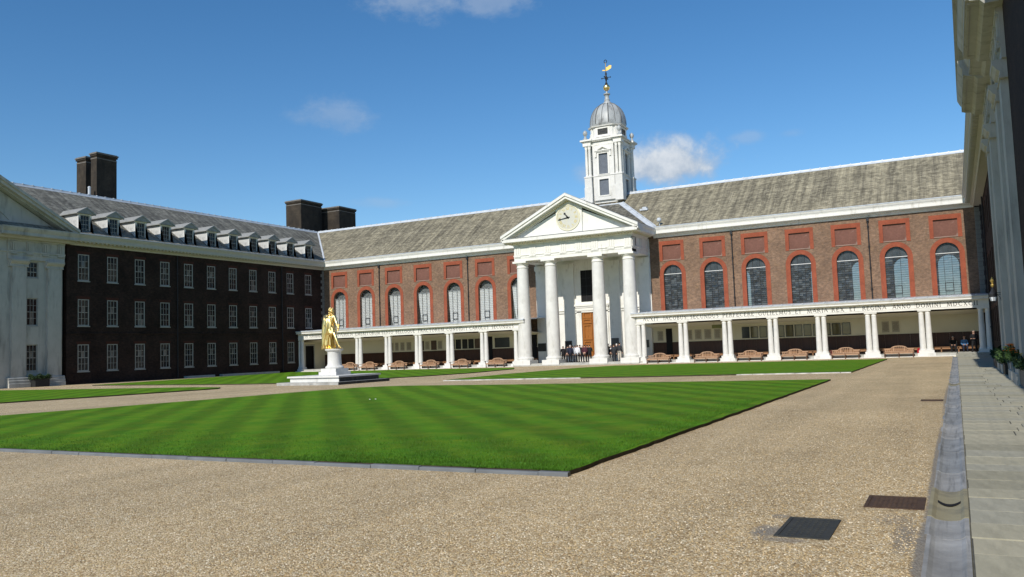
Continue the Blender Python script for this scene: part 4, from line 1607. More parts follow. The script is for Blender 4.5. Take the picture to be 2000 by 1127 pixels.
# ------------------------------------------------------------------ stone pavilions at the near ends of the wings
def pavilion(F, side, label):
    r = root('stone_pavilion', F(38.5, 0, 0), label, 'pavilion')
    SC = 38.5
    D1 = -0.04
    wins = []
    for s in (42.95, 2 * SC - 42.95):
        wins += [rect(s - 0.5, s + 0.5, 1.30, 3.58), rect(s - 0.5, s + 0.5, 5.16, 7.52), rect(s - 0.5, s + 0.5, 9.26, 10.62)]
    wins += [rect(SC - 1.0, SC + 1.0, 0.1, 4.4), rect(SC - 0.7, SC + 0.7, 6.2, 9.4)]
    b = MB()
    b.prism(rect(2 * SC - 45.62, 45.62, 0, 12.55), F, -0.4, D1, wins)
    b.build('wall', GREYSTONE, r)
    b = MB()
    b.prism(rect(2 * SC - 45.6, 45.6, 0, 12.5), F, -15, -0.7)
    b.build('rear_wall', DARK, r)
    F2 = lambda u, d, z: F(u, d + D1 - 0.06, z)
    cache = {}
    for h in wins[:6]:
        w_, h_ = h[1][0] - h[0][0], h[2][1] - h[1][1]
        key = round(h_, 2)
        if key not in cache:
            cache[key] = sash_meshes(F2, w_, h_, 3, 4 if h_ > 1.6 else 3)
        sash_window(cache[key], r, F2((h[0][0] + h[1][0]) / 2, 0, h[0][1]))
    b = MB()
    b.prism(rect(SC - 1.0, SC + 1.0, 0.1, 4.4), F, -0.3, -0.2)
    b.prism(rect(SC - 0.7, SC + 0.7, 6.2, 9.4), F, -0.3, -0.2)
    b.build('dark_opening', DARK, r)
    pil = [(44.15, 45.42), (41.05, 42.32), (2 * SC - 42.32, 2 * SC - 41.05), (2 * SC - 45.42, 2 * SC - 44.15)]
    for a, c in pil:
        b = MB()
        b.prism([(a, 0.85), (c, 0.85), (c - 0.07, 10.35), (a + 0.07, 10.35)], F, D1 - 0.05, D1 + 0.24)
        p = b.build('pilaster', GREYSTONE, r, loc=F((a + c) / 2, D1, 0))
        b = MB()
        b.bar([(-0.05, 0.0), (D1 + 0.46, 0.0), (D1 + 0.46, 0.34), (D1 + 0.40, 0.36), (D1 + 0.40, 0.58), (D1 + 0.34, 0.62), (D1 + 0.34, 0.78), (D1 + 0.26, 0.86), (-0.05, 0.86)], F, a - 0.27, c + 0.27)
        b.build('base', GREYSTONE, p)
        b = MB()
        b.bar([(-0.05, 10.12), (D1 + 0.28, 10.12), (D1 + 0.28, 10.2), (D1 + 0.25, 10.22), (D1 + 0.25, 10.36), (D1 + 0.34, 10.42), (D1 + 0.42, 10.55), (D1 + 0.46, 10.58), (D1 + 0.46, 10.74), (-0.05, 10.74)], F, a - 0.15, c + 0.15)
        b.build('capital', GREYSTONE, p)
    # entablature, broken forward over each pair of pilasters
    ENT = lambda o: [(-0.1, 10.745), (o, 10.745), (o, 11.10), (o + 0.03, 11.12), (o + 0.03, 11.30), (o + 0.10, 11.34), (o + 0.10, 11.46), (o, 11.48), (o, 12.26), (o + 0.08, 12.32), (o + 0.08, 12.45), (-0.1, 12.45)]
    b = MB()
    for a, c in ((40.75, 45.72), (2 * SC - 45.72, 2 * SC - 40.75)):
        b.bar(ENT(D1 + 0.17), F, a, c)
    b.bar(ENT(D1 + 0.02), F, 2 * SC - 40.75, 40.75)
    ent = b.build('entablature', GREYSTONE, r)
    for a, c in ((40.75, 45.72), (2 * SC - 45.72, 2 * SC - 40.75)):
        for k in range(4):
            s = a + 0.42 + (c - a - 0.84) * k / 3
            b = MB()
            o = D1 + 0.17
            for j in (-1, 0, 1):
                b.box(s + j * 0.19 - 0.075, s + j * 0.19 + 0.075, o - 0.02, o + 0.065, 11.50, 12.22, 0, F)
            b.box(s - 0.31, s + 0.31, o - 0.02, o + 0.10, 12.16, 12.25, 0, F)
            b.box(s - 0.29, s + 0.29, o + 0.04, o + 0.12, 11.22, 11.32, 0, F)
            for j in range(6):
                b.box(s - 0.27 + j * 0.1, s - 0.22 + j * 0.1, o + 0.04, o + 0.11, 11.13, 11.22, 0, F)
            b.build('triglyph', GREYSTONE, ent, loc=F(s, o, 11.5))
    # cornice in projecting blocks
    CB = lambda o: [(0, 12.452), (o - 0.55, 12.452), (o - 0.42, 12.60), (o - 0.12, 12.64), (o - 0.12, 12.68), (o, 12.68), (o, 12.96), (o + 0.04, 13.0), (o + 0.10, 13.12), (o + 0.16, 13.26), (o + 0.16, 13.36), (0, 13.36)]
    b = MB()
    for a, c in ((39.7, 46.35), (2 * SC - 46.35, 2 * SC - 39.7)):
        b = MB()
        b.bar(CB(1.08), F, a, c)
        b.build('cornice_block', GREYSTONE, r)
        b = MB()
        if side == 'L':
            for k in range(15):
                s = a + 0.4 + (c - a - 0.8) * k / 14
                b.box(s - 0.10, s + 0.10, 0.50, 0.64, 12.50, 12.60, 0, F)
        else:
            # sunk soffit panel framed by raised borders
            sf = MB()
            sf.prism(rect(a + 0.25, c - 0.25, 0.56, 1.02), lambda u, d, z: F(u, z, d), 12.60, 12.676, [rect(a + 0.5, c - 0.5, 0.68, 0.93)])
            sf.build('soffit_panel', GREYSTONE, r)
    b.bar(CB(0.84), F, 2 * SC - 39.7, 39.7)
    cor = b.build('cornice', GREYSTONE, r)
    # pediment
    zc, run = 13.36, 46.35 - SC
    rise = run * 0.545
    b = MB()
    o = 1.24
    b.prism([(2 * SC - 45.4, zc), (45.4, zc), (SC, zc + rise - 0.45)], F, -0.3, 0.10)
    b.build('tympanum', GREYSTONE, r)
    b = MB()
    b.prism([(2 * SC - 41.3, zc + 0.45), (41.3, zc + 0.45), (SC, zc + rise - 1.35)], F, 0.08, 0.18, [[(2 * SC - 40.8, zc + 0.60), (40.8, zc + 0.60), (SC, zc + rise - 1.65)]])
    b.build('tympanum_moulding', GREYSTONE, r)
    b = MB()
    for sg in (-1, 1):
        e = SC + sg * (run + 0.10)
        for d1, t0, t1 in ((o, 0.0, 0.26), (o - 0.14, -0.28, 0.0), (o - 0.5, -0.44, -0.28)):
            vs = []
            for d in (-0.2, d1):
                vs += [F(e, d, zc + t0 + 0.02), F(SC, d, zc + rise + t0), F(SC, d, zc + rise + t1), F(e, d, zc + t1 + 0.02)]
            b.mesh(vs, [(0, 1, 2, 3), (4, 5, 6, 7), (0, 1, 5, 4), (1, 2, 6, 5), (2, 3, 7, 6), (3, 0, 4, 7)])
    b.build('raking_cornice', GREYSTONE, r)
    b = MB()
    for sg in (-1, 1):
        e = SC + sg * (run + 0.10)
        b.poly([F(e, o - 0.04, zc + 0.30), F(SC, o - 0.04, zc + rise + 0.28), F(SC, -7.0, zc + rise + 0.28), F(e, -7.0, zc + 0.30)])
    b.build('roof', SLATE_W, r)
    return r


pav_l = pavilion(FL, 'L', 'pale stone pavilion with giant pilasters and pediment at the far left edge')
pav_r = pavilion(FR, 'R', 'pale stone pavilion with giant pilaster towering at the right edge of the photo')
b = MB()
b.prism(rect(-6, 31.2, 0.0, 12.6), FR, -0.5, 0.0)
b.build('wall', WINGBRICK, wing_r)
b = MB()
b.bar([(0.0, 12.42), (0.30, 12.6), (0.46, 12.74), (0.46, 13.06), (0.52, 13.3), (0.0, 13.38)], FR, -6, 30.5)
b.build('cornice', bpy.data.materials['shaded_cornice_paint'], wing_r)

# ------------------------------------------------------------------ portico
PX = -33.13
portico = root('portico', (PX, 75, 0), 'white portico of four giant columns with clock pediment', 'portico')
CX = [PX - 5.76, PX - 2.55, PX + 2.55, PX + 5.76]
CY = 75.6
FP = lambda u, d, z: (u, 75.0 - d, z)      # d = 0 on the face of the entablature
PZ = 0.25
for x in CX:
    b = MB()
    pr = []
    z0, z1 = 0.98, 10.12
    for i in range(25):
        t = i / 24
        r_ = 0.665 - 0.095 * (max(0, t - 0.25) / 0.75) ** 1.5
        pr.append((r_, z0 + (z1 - z0) * t))
        if i and i % 4 == 0 and i < 24:      # joints between the drums
            pr[-1:] = [(r_, z0 + (z1 - z0) * t - 0.004), (r_ - 0.003, z0 + (z1 - z0) * t), (r_, z0 + (z1 - z0) * t + 0.004)]
    b.lathe(pr, x, CY, 40)
    c = b.build('column', WHITE2, portico, loc=(x, CY, PZ), smooth=35)
    b = MB()
    b.lathe([(0.58, 10.02), (0.63, 10.05), (0.63, 10.10), (0.58, 10.12), (0.565, 10.30), (0.60, 10.33), (0.63, 10.36), (0.70, 10.48), (0.72, 10.52)], x, CY, 40)
    b.box(x - 0.76, x + 0.76, CY - 0.76, CY + 0.76, 10.52, 10.718)
    b.build('capital', WHITE, c, smooth=35)
    b = MB()
    b.lathe([(0.70, 0.98), (0.70, 0.92), (0.73, 0.90), (0.82, 0.84), (0.84, 0.76), (0.80, 0.68), (0.80, 0.62), (0.80, 0.60)], x, CY, 40)
    b.box(x - 0.93, x + 0.93, CY - 0.93, CY + 0.93, 0.02, 0.60)
    b.build('base', WHITE2, c, smooth=35)
# steps between and in front of the columns
b = MB()
b.box(PX - 6.9, PX + 6.9, 74.95, YW, 0.0, 0.25)
b.box(PX - 6.7, PX + 6.7, 74.55, 74.95, 0.0, 0.12)
b.build('step', GREYSTONE, portico)
# back wall, giant pilasters, door case and upper window
b = MB()
FW = lambda u, d, z: (u, YW - 0.04 - d, z)
b.prism(rect(PX - 6.45, PX + 6.45, 0.25, 12.4), FW, 0.0, 0.03, [rect(PX - 1.22, PX + 1.22, 0.26, 5.52), rect(PX - 1.22, PX + 1.22, 6.45, 9.76)])
b.build('back_wall', WHITE, portico)
b = MB()
b.box(PX - 1.215, PX + 1.215, YW - 0.035, YW - 0.004, 6.455, 9.755)
b.build('upper_window', DARK, portico)
b = MB()
for z in (7.28, 8.1, 8.93):
    b.box(PX - 1.21, PX + 1.21, YW - 0.052, YW - 0.036, z - 0.02, z + 0.02)
for i in (-1, 0, 1):
    b.box(PX + i * 0.61 - 0.02, PX + i * 0.61 + 0.02, YW - 0.054, YW - 0.037, 6.46, 9.75)
b.build('glazing_bars', IRON, portico)
b = MB()
b.prism(rect(PX - 1.75, PX + 1.75, 0.25, 6.15), FW, 0.03, 0.16, [rect(PX - 1.22, PX + 1.22, 0.2501, 5.52)])
b.box(PX - 1.95, PX + 1.95, YW - 0.36, YW - 0.07, 6.0, 6.2)
b.box(PX - 1.85, PX + 1.85, YW - 0.27, YW - 0.07, 5.84, 6.0)
b.build('door_case', WHITE, portico)
for x in CX:
    b = MB()
    b.box(x - 0.60, x + 0.60, YW - 0.24, YW - 0.07, 0.25, 10.0)
    p = b.build('pilaster', WHITE, portico, loc=(x, YW, 0.25))
    b = MB()
    b.box(x - 0.64, x + 0.64, YW - 0.28, YW - 0.07, 9.62, 9.70)
    b.box(x - 0.66, x + 0.66, YW - 0.30, YW - 0.07, 10.0, 10.10)
    b.box(x - 0.70, x + 0.70, YW - 0.34, YW - 0.07, 10.10, 10.55)
    b.build('capital', WHITE, p)
b = MB()
b.box(PX - 6.35, PX + 6.35, YW - 0.20, YW - 0.07, 5.35, 5.48)
b.box(PX - 6.35, PX + 6.35, YW - 0.22, YW - 0.07, 5.60, 5.66)
b.build('string_course', WHITE, portico)
b = MB()
b.box(PX - 6.35, PX + 6.35, YW - 0.17, YW - 0.07, 0.25, 0.75)
b.build('plinth_course', GREYSTONE, portico)
# tall panelled door
b = MB()
b.box(PX - 1.215, PX + 1.215, YW - 0.035, YW - 0.003, 0.255, 5.515)
door = b.build('door', OAK, portico, loc=(PX, YW, 0.25))
for sg in (-1, 1):
    for z0, z1 in ((0.50, 1.20), (1.40, 2.35), (2.55, 4.05), (4.25, 4.65), (4.8, 5.35)):
        b = MB()
        b.prism(rect(PX + sg * 0.60 - 0.50, PX + sg * 0.60 + 0.50, z0 - 0.06, z1 + 0.06), FW, -0.006, 0.09, [rect(PX + sg * 0.60 - 0.34, PX + sg * 0.60 + 0.34, z0 + 0.1, z1 - 0.1)])
        b.build('door_panel', OAK, door)
b = MB()
b.sphere((PX - 0.12, YW - 0.08, 1.35), 0.06, 6)
b.sphere((PX + 0.12, YW - 0.08, 1.35), 0.06, 6)
b.build('door_knob', GILT, door, smooth=60)
# entablature: three sides
ENTP = [(-1.2, 10.72), (0, 10.72), (0, 11.02), (0.025, 11.03), (0.025, 11.24), (0.09, 11.26), (0.09, 11.34), (0, 11.35), (0, 12.22), (0.06, 12.26), (0.06, 12.34), (-1.2, 12.34)]
HWP = 6.37
b = MB()
b.bar(ENTP, FP, PX - HWP, PX + HWP)
FPL = lambda u, d, z: (PX - HWP - d, u, z)
FPR = lambda u, d, z: (PX + HWP + d, u, z)
b.bar(ENTP, FPL, 76.2, YW + 0.1)
b.bar(ENTP, FPR, 76.2, YW + 0.1)
b.box(PX - HWP + 1.2, PX + HWP - 1.2, 76.2, YW + 0.1, 10.9, 11.4)
ent = b.build('entablature', WHITE, portico)
SIDES = [(FPL, 75.0, 76.2), (FPR, 75.0, 76.2)]
for Fs, a, c in SIDES:
    b = MB()
    b.bar([(-0.02, 10.725), (0.0, 10.725), (0, 11.02), (0.025, 11.03), (0.025, 11.24), (0.09, 11.26), (0.09, 11.34), (0, 11.35), (0, 12.22), (0.06, 12.26), (0.06, 12.335), (-0.02, 12.335)], Fs, a - 0.001, c)
    b.build('entablature_return', WHITE, ent)
nt = 8
for k in range(nt):
    u = PX - HWP + 0.42 + (2 * HWP - 0.84) * k / (nt - 1)
    b = MB()
    for j in (-1, 0, 1):
        b.box(u + j * 0.23 - 0.09, u + j * 0.23 + 0.09, 0.0, 0.055, 11.36, 12.16, 0, FP)
    b.box(u - 0.37, u + 0.37, -0.01, 0.085, 12.12, 12.22, 0, FP)
    b.box(u - 0.36, u + 0.36, 0.0, 0.10, 11.16, 11.262, 0, FP)
    for j in range(6):
        b.box(u - 0.34 + j * 0.12, u - 0.27 + j * 0.12, 0.02, 0.085, 11.08, 11.16, 0, FP)
    b.build('triglyph', WHITE, ent, loc=(u, 75, 11.3))
for Fs in (FPL, FPR):
    for u in (75.5, 77.6, 79.5):
        b = MB()
        for j in (-1, 0, 1):
            b.box(u + j * 0.23 - 0.09, u + j * 0.23 + 0.09, 0.0, 0.055, 11.36, 12.16, 0, Fs)
        b.box(u - 0.36, u + 0.36, 0.0, 0.10, 11.16, 11.262, 0, Fs)
        b.build('triglyph', WHITE, ent)
# horizontal cornice on three sides
CO = 0.90
CPR = [(-0.6, 12.345), (0.05, 12.345), (0.16, 12.46), (0.16, 12.58), (0.62, 12.60), (0.66, 12.62), (CO, 12.64), (CO, 12.96), (-0.6, 13.0)]
b = MB()
b.bar(CPR, FP, PX - HWP, PX + HWP, -1.0, 1.0)
b.bar([(d, z) for d, z in CPR], FPL, 75.0, EAVE_Y + 0.3, -1.0, 0.0)
b.bar([(d, z) for d, z in CPR], FPR, 75.0, EAVE_Y + 0.3, -1.0, 0.0)
cor = b.build('cornice', WHITE, portico)
b = MB()
u = PX - HWP - 0.55
while u < PX + HWP + 0.5:
    b.box(u, u + 0.15, 0.17, 0.52, 12.47, 12.597, 0, FP)
    u += 0.30
for Fs in (FPL, FPR):
    u = 75.0
    while u < 79.2:
        b.box(u, u + 0.15, 0.17, 0.52, 12.47, 12.597, 0, Fs)
        u += 0.30
b.build('dentils', CREAM, cor)['kind'] = 'stuff'
b = MB()
b.box(PX - HWP - 0.86, PX + HWP + 0.86, -0.5, 0.92, 13.0, 13.03, 0, FP)
b.build('lead_flashing', DLEAD, cor)
# side cyma of the eaves
b = MB()
SC_ = [(0.5, 12.962), (CO, 12.962), (CO + 0.04, 13.02), (CO + 0.12, 13.14), (CO + 0.14, 13.30), (0.5, 13.30)]
b.bar(SC_, FPL, 74.06, EAVE_Y + 0.2)
b.bar(SC_, FPR, 74.06, EAVE_Y + 0.2)
b.build('eaves_gutter', WHITE, cor)
# pediment
zc, run = 13.03, HWP + 1.02
rise = 16.80 - zc
ped = MB()
ped.prism([(PX - 6.6, zc), (PX + 6.6, zc), (PX, zc + rise * 6.6 / run - 0.5)], FP, -0.6, -0.02)
pediment = ped.build('pediment', WHITE, portico)
b = MB()
zt = lambda u: zc + rise * (1 - abs(u - PX) / run)
b.prism([(PX - 1.40, zc), (PX + 1.40, zc), (PX + 1.40, zt(PX + 1.40) - 0.42), (PX, zt(PX) - 0.50), (PX - 1.40, zt(PX - 1.40) - 0.42)], FP, -0.02, 0.17)
b.build('clock_block', WHITE, pediment)
b = MB()
for sg in (-1, 1):
    e = PX + sg * run
    for d1, t0, t1, d0 in ((CO + 0.12, -0.10, 0.16, -0.6), (CO, -0.36, -0.10, -0.6), (0.6, -0.44, -0.36, -0.3), (0.2, -0.62, -0.44, -0.3)):
        vs = []
        for d in (d0, d1):
            vs += [FP(e, d, zc + t0 + 0.10), FP(PX, d, zc + rise + t0), FP(PX, d, zc + rise + t1), FP(e, d, zc + t1 + 0.10)]
        b.mesh(vs, [(0, 1, 2, 3), (4, 5, 6, 7), (0, 1, 5, 4), (1, 2, 6, 5), (2, 3, 7, 6), (3, 0, 4, 7)])
b.build('raking_cornice', WHITE, pediment)
b = MB()
for sg in (-1, 1):
    n = 34
    for i in range(n):
        t = (i + 0.5) / n
        u = PX + sg * run * 0.93 * t
        z = zt(u) - 0.45
        w = 0.075
        vs = []
        for d in (0.21, 0.50):
            for uu, dz in ((u - w, 0), (u + w, 0), (u + w, 0.13), (u - w, 0.13)):
                vs.append(FP(uu, d, zt(uu) - 0.50 + dz))
        b.mesh(vs, [(0, 1, 2, 3), (4, 5, 6, 7), (0, 1, 5, 4), (1, 2, 6, 5), (2, 3, 7, 6), (3, 0, 4, 7)])
b.build('raking_dentils', CREAM, pediment)['kind'] = 'stuff'
b = MB()
for sg in (-1, 1):
    e = PX + sg * run
    b.poly([FP(e, CO, zc + 0.27), FP(PX, CO, zc + rise + 0.17), FP(PX, -9.0, zc + rise + 0.17), FP(e, -9.0, zc + 0.27)])
b.build('roof', SLATE_G, portico)
b = MB()
for sg in (-1, 1):
    e = PX + sg * run
    vs = []
    for d in (CO + 0.06, CO - 0.18):
        vs += [FP(e, d, zc + 0.27), FP(PX, d, zc + rise + 0.17), FP(PX, d, zc + rise + 0.22), FP(e, d, zc + 0.32)]
    b.mesh(vs, [(0, 1, 2, 3), (4, 5, 6, 7), (0, 1, 5, 4), (1, 2, 6, 5), (2, 3, 7, 6), (3, 0, 4, 7)])
b.build('verge_lead', DLEAD, portico)
# clock
ck = root('clock', (PX - 0.08, 74.8, 14.62), 'round pale gilt clock with black hands in the portico pediment', 'clock')
CC = (PX - 0.08, 14.62)


def disc(b, r0, r1, d0, d1, n=48, mi=0):
    out = [(CC[0] + r1 * math.cos(2 * PI * i / n), CC[1] + r1 * math.sin(2 * PI * i / n)) for i in range(n)]
    hole = [[(CC[0] + r0 * math.cos(2 * PI * i / n), CC[1] + r0 * math.sin(2 * PI * i / n)) for i in range(n)]] if r0 > 0 else []
    b.prism(out, FP, d0, d1, hole)


b = MB()
disc(b, 0, 1.22, 0.16, 0.21)
b.build('dial', DIAL, ck)
b = MB()
disc(b, 1.20, 1.31, 0.16, 0.25)
b.build('rim', mat('cream_clock_rim', (0.70, 0.67, 0.50), 0.5), ck)
b = MB()
for k in range(60):
    a = 2 * PI * k / 60
    w = 0.014
    s_, c_ = math.sin(a), math.cos(a)
    pts = [(r_ * s_ + e * c_, r_ * c_ - e * s_) for r_, e in ((1.10, -w), (1.17, -w), (1.17, w), (1.10, w))]
    b.prism([(CC[0] + p, CC[1] + q_) for p, q_ in pts], FP, 0.205, 0.218)
b.build('minute_track', NUMERAL, ck)['kind'] = 'stuff'


def strokes(b, segs, cx, cz, s, rot, F, d0, d1):
    """Thick and thin strokes: (x0, y0, x1, y1, w) in letter units."""
    cr, sr = math.cos(rot), math.sin(rot)
    for x0, y0, x1, y1, w in segs:
        L = math.hypot(x1 - x0, y1 - y0) or 1
        nx, ny = -(y1 - y0) / L * w / 2, (x1 - x0) / L * w / 2
        pts = [(x0 + nx, y0 + ny), (x1 + nx, y1 + ny), (x1 - nx, y1 - ny), (x0 - nx, y0 - ny)]
        b.prism([(cx + (p * cr - q_ * sr) * s, cz + (p * sr + q_ * cr) * s) for p, q_ in pts], F, d0, d1, back=False)


ROM = ['XII', 'I', 'II', 'III', 'IIII', 'V', 'VI', 'VII', 'VIII', 'IX', 'X', 'XI']


def roman(t):
    segs, x = [], 0.0
    for ch in t:
        if ch == 'I':
            segs += [(x + 0.12, 0, x + 0.12, 1, 0.16)]
            x += 0.30
        elif ch == 'V':
            segs += [(x, 1, x + 0.28, 0, 0.16), (x + 0.28, 0, x + 0.52, 1, 0.07)]
            x += 0.62
        else:
            segs += [(x, 1, x + 0.5, 0, 0.16), (x, 0, x + 0.5, 1, 0.07)]
            x += 0.62
    return [(a - x / 2, b0 - 0.5, c - x / 2, d - 0.5, w) for a, b0, c, d, w in segs]


for k, t in enumerate(ROM):
    a = -2 * PI * k / 12
    b = MB()
    strokes(b, roman(t), CC[0] - math.sin(a) * 0.90, CC[1] + math.cos(a) * 0.90, 0.27, a, FP, 0.205, 0.222)
    b.build('numeral', NUMERAL, ck)


def hand(name, ang, L, w, tail):
    b = MB()
    s_, c_ = math.sin(ang), math.cos(ang)
    pts = [(-w * 0.6, -tail), (w * 0.6, -tail), (w, 0), (w * 0.55, L * 0.68), (w * 1.5, L * 0.78), (0, L), (-w * 1.5, L * 0.78), (-w * 0.55, L * 0.68), (-w, 0)]
    b.prism([(CC[0] + x * c_ + y * s_, CC[1] - x * s_ + y * c_) for x, y in pts], FP, 0.235, 0.26)
    return b.build(name, IRON, ck)


hand('minute_hand', math.radians(43.6 * 6), 1.12, 0.065, 0.2)
hand('hour_hand', math.radians((10 + 43.6 / 60) * 30), 0.68, 0.085, 0.12)
# plaques on the back wall of the portico
for x0, x1, z0, z1, lab in ((-36.32, -35.52, 1.62, 2.45, 'black plaque on the portico wall left of the door'), (-39.5, -38.55, 1.45, 2.30, 'black plaque behind the leftmost portico column'),
                            (-31.1, -30.3, 1.45, 2.55, 'grey brown plaque on the portico wall right of the door'), (-27.65, -27.1, 1.50, 2.25, 'small grey plaque behind the rightmost portico column')):
    yf = YW - 0.245
    b = MB()
    b.box(x0, x1, yf - 0.03, yf, z0, z1)
    b.box(x0 + 0.05, x1 - 0.05, yf - 0.036, yf - 0.03, z0 + 0.05, z1 - 0.05)
    tag(b.build('wall_plaque', BRONZE if 'black' in lab else mat('grey_plaque', (0.10, 0.098, 0.09), 0.6), loc=((x0 + x1) / 2, yf, z0)), lab, 'plaque', 'plaques on the portico wall')

# ------------------------------------------------------------------ clock tower / cupola
TX, TY = -33.2, 87.0
tower = root('cupola', (TX, TY, 18.3), 'white stone cupola with lead dome and gilded ball above the roof', 'cupola')


def octa(h, c):
    """Square of half width h with corners chamfered by c."""
    return [(h - c, -h), (h, -h + c), (h, h - c), (h - c, h), (-h + c, h), (-h, h - c), (-h, -h + c), (-h + c, -h)]


def ring(b, h, c, z0, z1, h2=None, c2=None, mi=0):
    p0, p1 = octa(h, c), octa(h2 if h2 is not None else h, c2 if c2 is not None else c)
    vs = [(TX + x, TY + y, z0) for x, y in p0] + [(TX + x, TY + y, z1) for x, y in p1]
    fs = [(i, (i + 1) % 8, 8 + (i + 1) % 8, 8 + i) for i in range(8)] + [tuple(range(7, -1, -1)), tuple(range(8, 16))]
    b.mesh(vs, fs, mi)


FACES = [lambda u, d, z: (TX + u, TY - d, z), lambda u, d, z: (TX + d, TY + u, z), lambda u, d, z: (TX - u, TY + d, z), lambda u, d, z: (TX - d, TY - u, z)]
TH = 1.98
b = MB()
ring(b, TH - 0.25, 0.5, 17.6, 25.0)
b.build('core', WHITE2, tower)
for F in FACES:
    # each face: wall with two openings, glazing, aedicule
    b = MB()
    b.prism(rect(-1.25, 1.25, 17.9, 24.2), F, TH - 0.26, TH, [rect(-0.55, 0.55, 18.42, 20.22), rect(-0.53, 0.53, 20.80, 23.12)])
    fc = b.build('face', WHITE2, tower, loc=F(0, TH, 17.9))
    b = MB()
    b.poly([F(-0.55, TH - 0.15, 18.42), F(0.55, TH - 0.15, 18.42), F(0.55, TH - 0.15, 20.22), F(-0.55, TH - 0.15, 20.22)])
    b.poly([F(-0.53, TH - 0.15, 20.80), F(0.53, TH - 0.15, 20.80), F(0.53, TH - 0.15, 23.12), F(-0.53, TH - 0.15, 23.12)])
    b.build('louvre_glass', mat('tower_glass', (0.15, 0.165, 0.19), 0.2, var=0.2) if 'tower_glass' not in bpy.data.materials else bpy.data.materials['tower_glass'], fc)
    b = MB()
    b.prism(rect(-0.70, 0.70, 20.74, 23.28), F, TH, TH + 0.06, [rect(-0.53, 0.53, 20.80, 23.12)])
    b.prism([(-0.98, 23.38), (0.98, 23.38), (0.98, 23.46), (0, 23.98), (-0.98, 23.46)], F, TH, TH + 0.24, [[(-0.66, 23.46), (0.66, 23.46), (0, 23.80)]])
    b.box(-0.92, 0.92, TH, TH + 0.16, 23.28, 23.38, 0, F)
    for sg in (-1, 1):
        b.box(sg * 0.86 - 0.10, sg * 0.86 + 0.10, TH, TH + 0.14, 22.75, 23.28, 0, F)
    b.build('aedicule', WHITE, fc)
    b = MB()
    b.prism(rect(-0.72, 0.72, 18.30, 20.36), F, TH, TH + 0.04, [rect(-0.55, 0.55, 18.42, 20.22)])
    b.build('window_surround', WHITE, fc)
# corner piers with coupled columns
for sx_ in (-1, 1):
    for sy_ in (-1, 1):
        cx, cy = TX + sx_ * 1.80, TY + sy_ * 1.80
        b = MB()
        b.box(cx - 0.46, cx + 0.46, cy - 0.46, cy + 0.46, 17.7, 19.45)
        b.box(cx - 0.42, cx + 0.42, cy - 0.42, cy + 0.42, 19.45, 20.52)
        b.box(cx - 0.47, cx + 0.47, cy - 0.47, cy + 0.47, 20.52, 20.66)
        p = b.build('corner_pier', WHITE2, tower, loc=(cx, cy, 17.7))
        for ox, oy in ((sx_ * 0.18, -sy_ * 0.0), ):
            pass
        for ox, oy in ((0.20 * sx_, 0.20 * sy_), (-0.24 * sx_, 0.24 * sy_), (0.24 * sx_, -0.24 * sy_)):
            b = MB()
            b.lathe([(0.21, 20.66), (0.22, 20.74), (0.165, 20.80), (0.17, 22.0), (0.145, 23.72), (0.165, 23.76), (0.15, 23.80), (0.21, 24.02), (0.23, 24.1)], cx + ox * 0.9, cy + oy * 0.9, 12)
            b.build('column', WHITE, p, smooth=35)
        b = MB()
        b.box(cx - 0.47, cx + 0.47, cy - 0.47, cy + 0.47, 24.1, 24.50)
        b.box(cx - 0.54, cx + 0.54, cy - 0.54, cy + 0.54, 24.50, 24.60)
        b.box(cx - 0.70, cx + 0.70, cy - 0.70, cy + 0.70, 24.62, 24.80)
        b.build('entablature_block', WHITE, p)
        b = MB()
        ux, uy = cx + sx_ * 0.22, cy + sy_ * 0.22
        b.lathe([(0.22, 24.8), (0.22, 25.05), (0.14, 25.12), (0.10, 25.30), (0.20, 25.42), (0.26, 25.62), (0.22, 25.80), (0.08, 25.92), (0.02, 25.98)], ux, uy, 12)
        b.build('urn', DLEAD, p, smooth=40)
b = MB()
ring(b, TH - 0.05, 0.5, 20.50, 20.60)
ring(b, TH + 0.06, 0.5, 20.60, 20.68)
b.build('string_course', WHITE, tower)
b = MB()
ring(b, TH + 0.02, 0.55, 24.1, 24.48)
ring(b, TH + 0.22, 0.6, 24.52, 24.62, TH + 0.30, 0.6)
ring(b, TH + 0.34, 0.6, 24.64, 24.78)
b.build('cornice', WHITE, tower)
b = MB()
ring(b, 1.85, 0.62, 24.78, 24.95)
ring(b, 1.74, 0.66, 24.95, 26.18)
ring(b, 1.92, 0.70, 26.20, 26.34, 1.98, 0.72)
b.build('drum', WHITE2, tower)
for F in FACES:
    b = MB()
    b.prism(rect(-0.86, 0.86, 25.05, 26.15), F, 1.74, 1.80, [rect(-0.60, 0.60, 25.28, 25.98)])
    fr = b.build('drum_opening', WHITE, tower)
    b = MB()
    for i in range(5):
        z = 25.30 + i * 0.14
        b.mesh([F(-0.6, 1.742, z), F(0.6, 1.742, z), F(0.6, 1.785, z - 0.02), F(-0.6, 1.785, z - 0.02), F(-0.6, 1.742, z + 0.1), F(0.6, 1.742, z + 0.1)], [(0, 1, 2, 3), (3, 2, 5, 4)])
    b.build('louvre', IRON, fr)
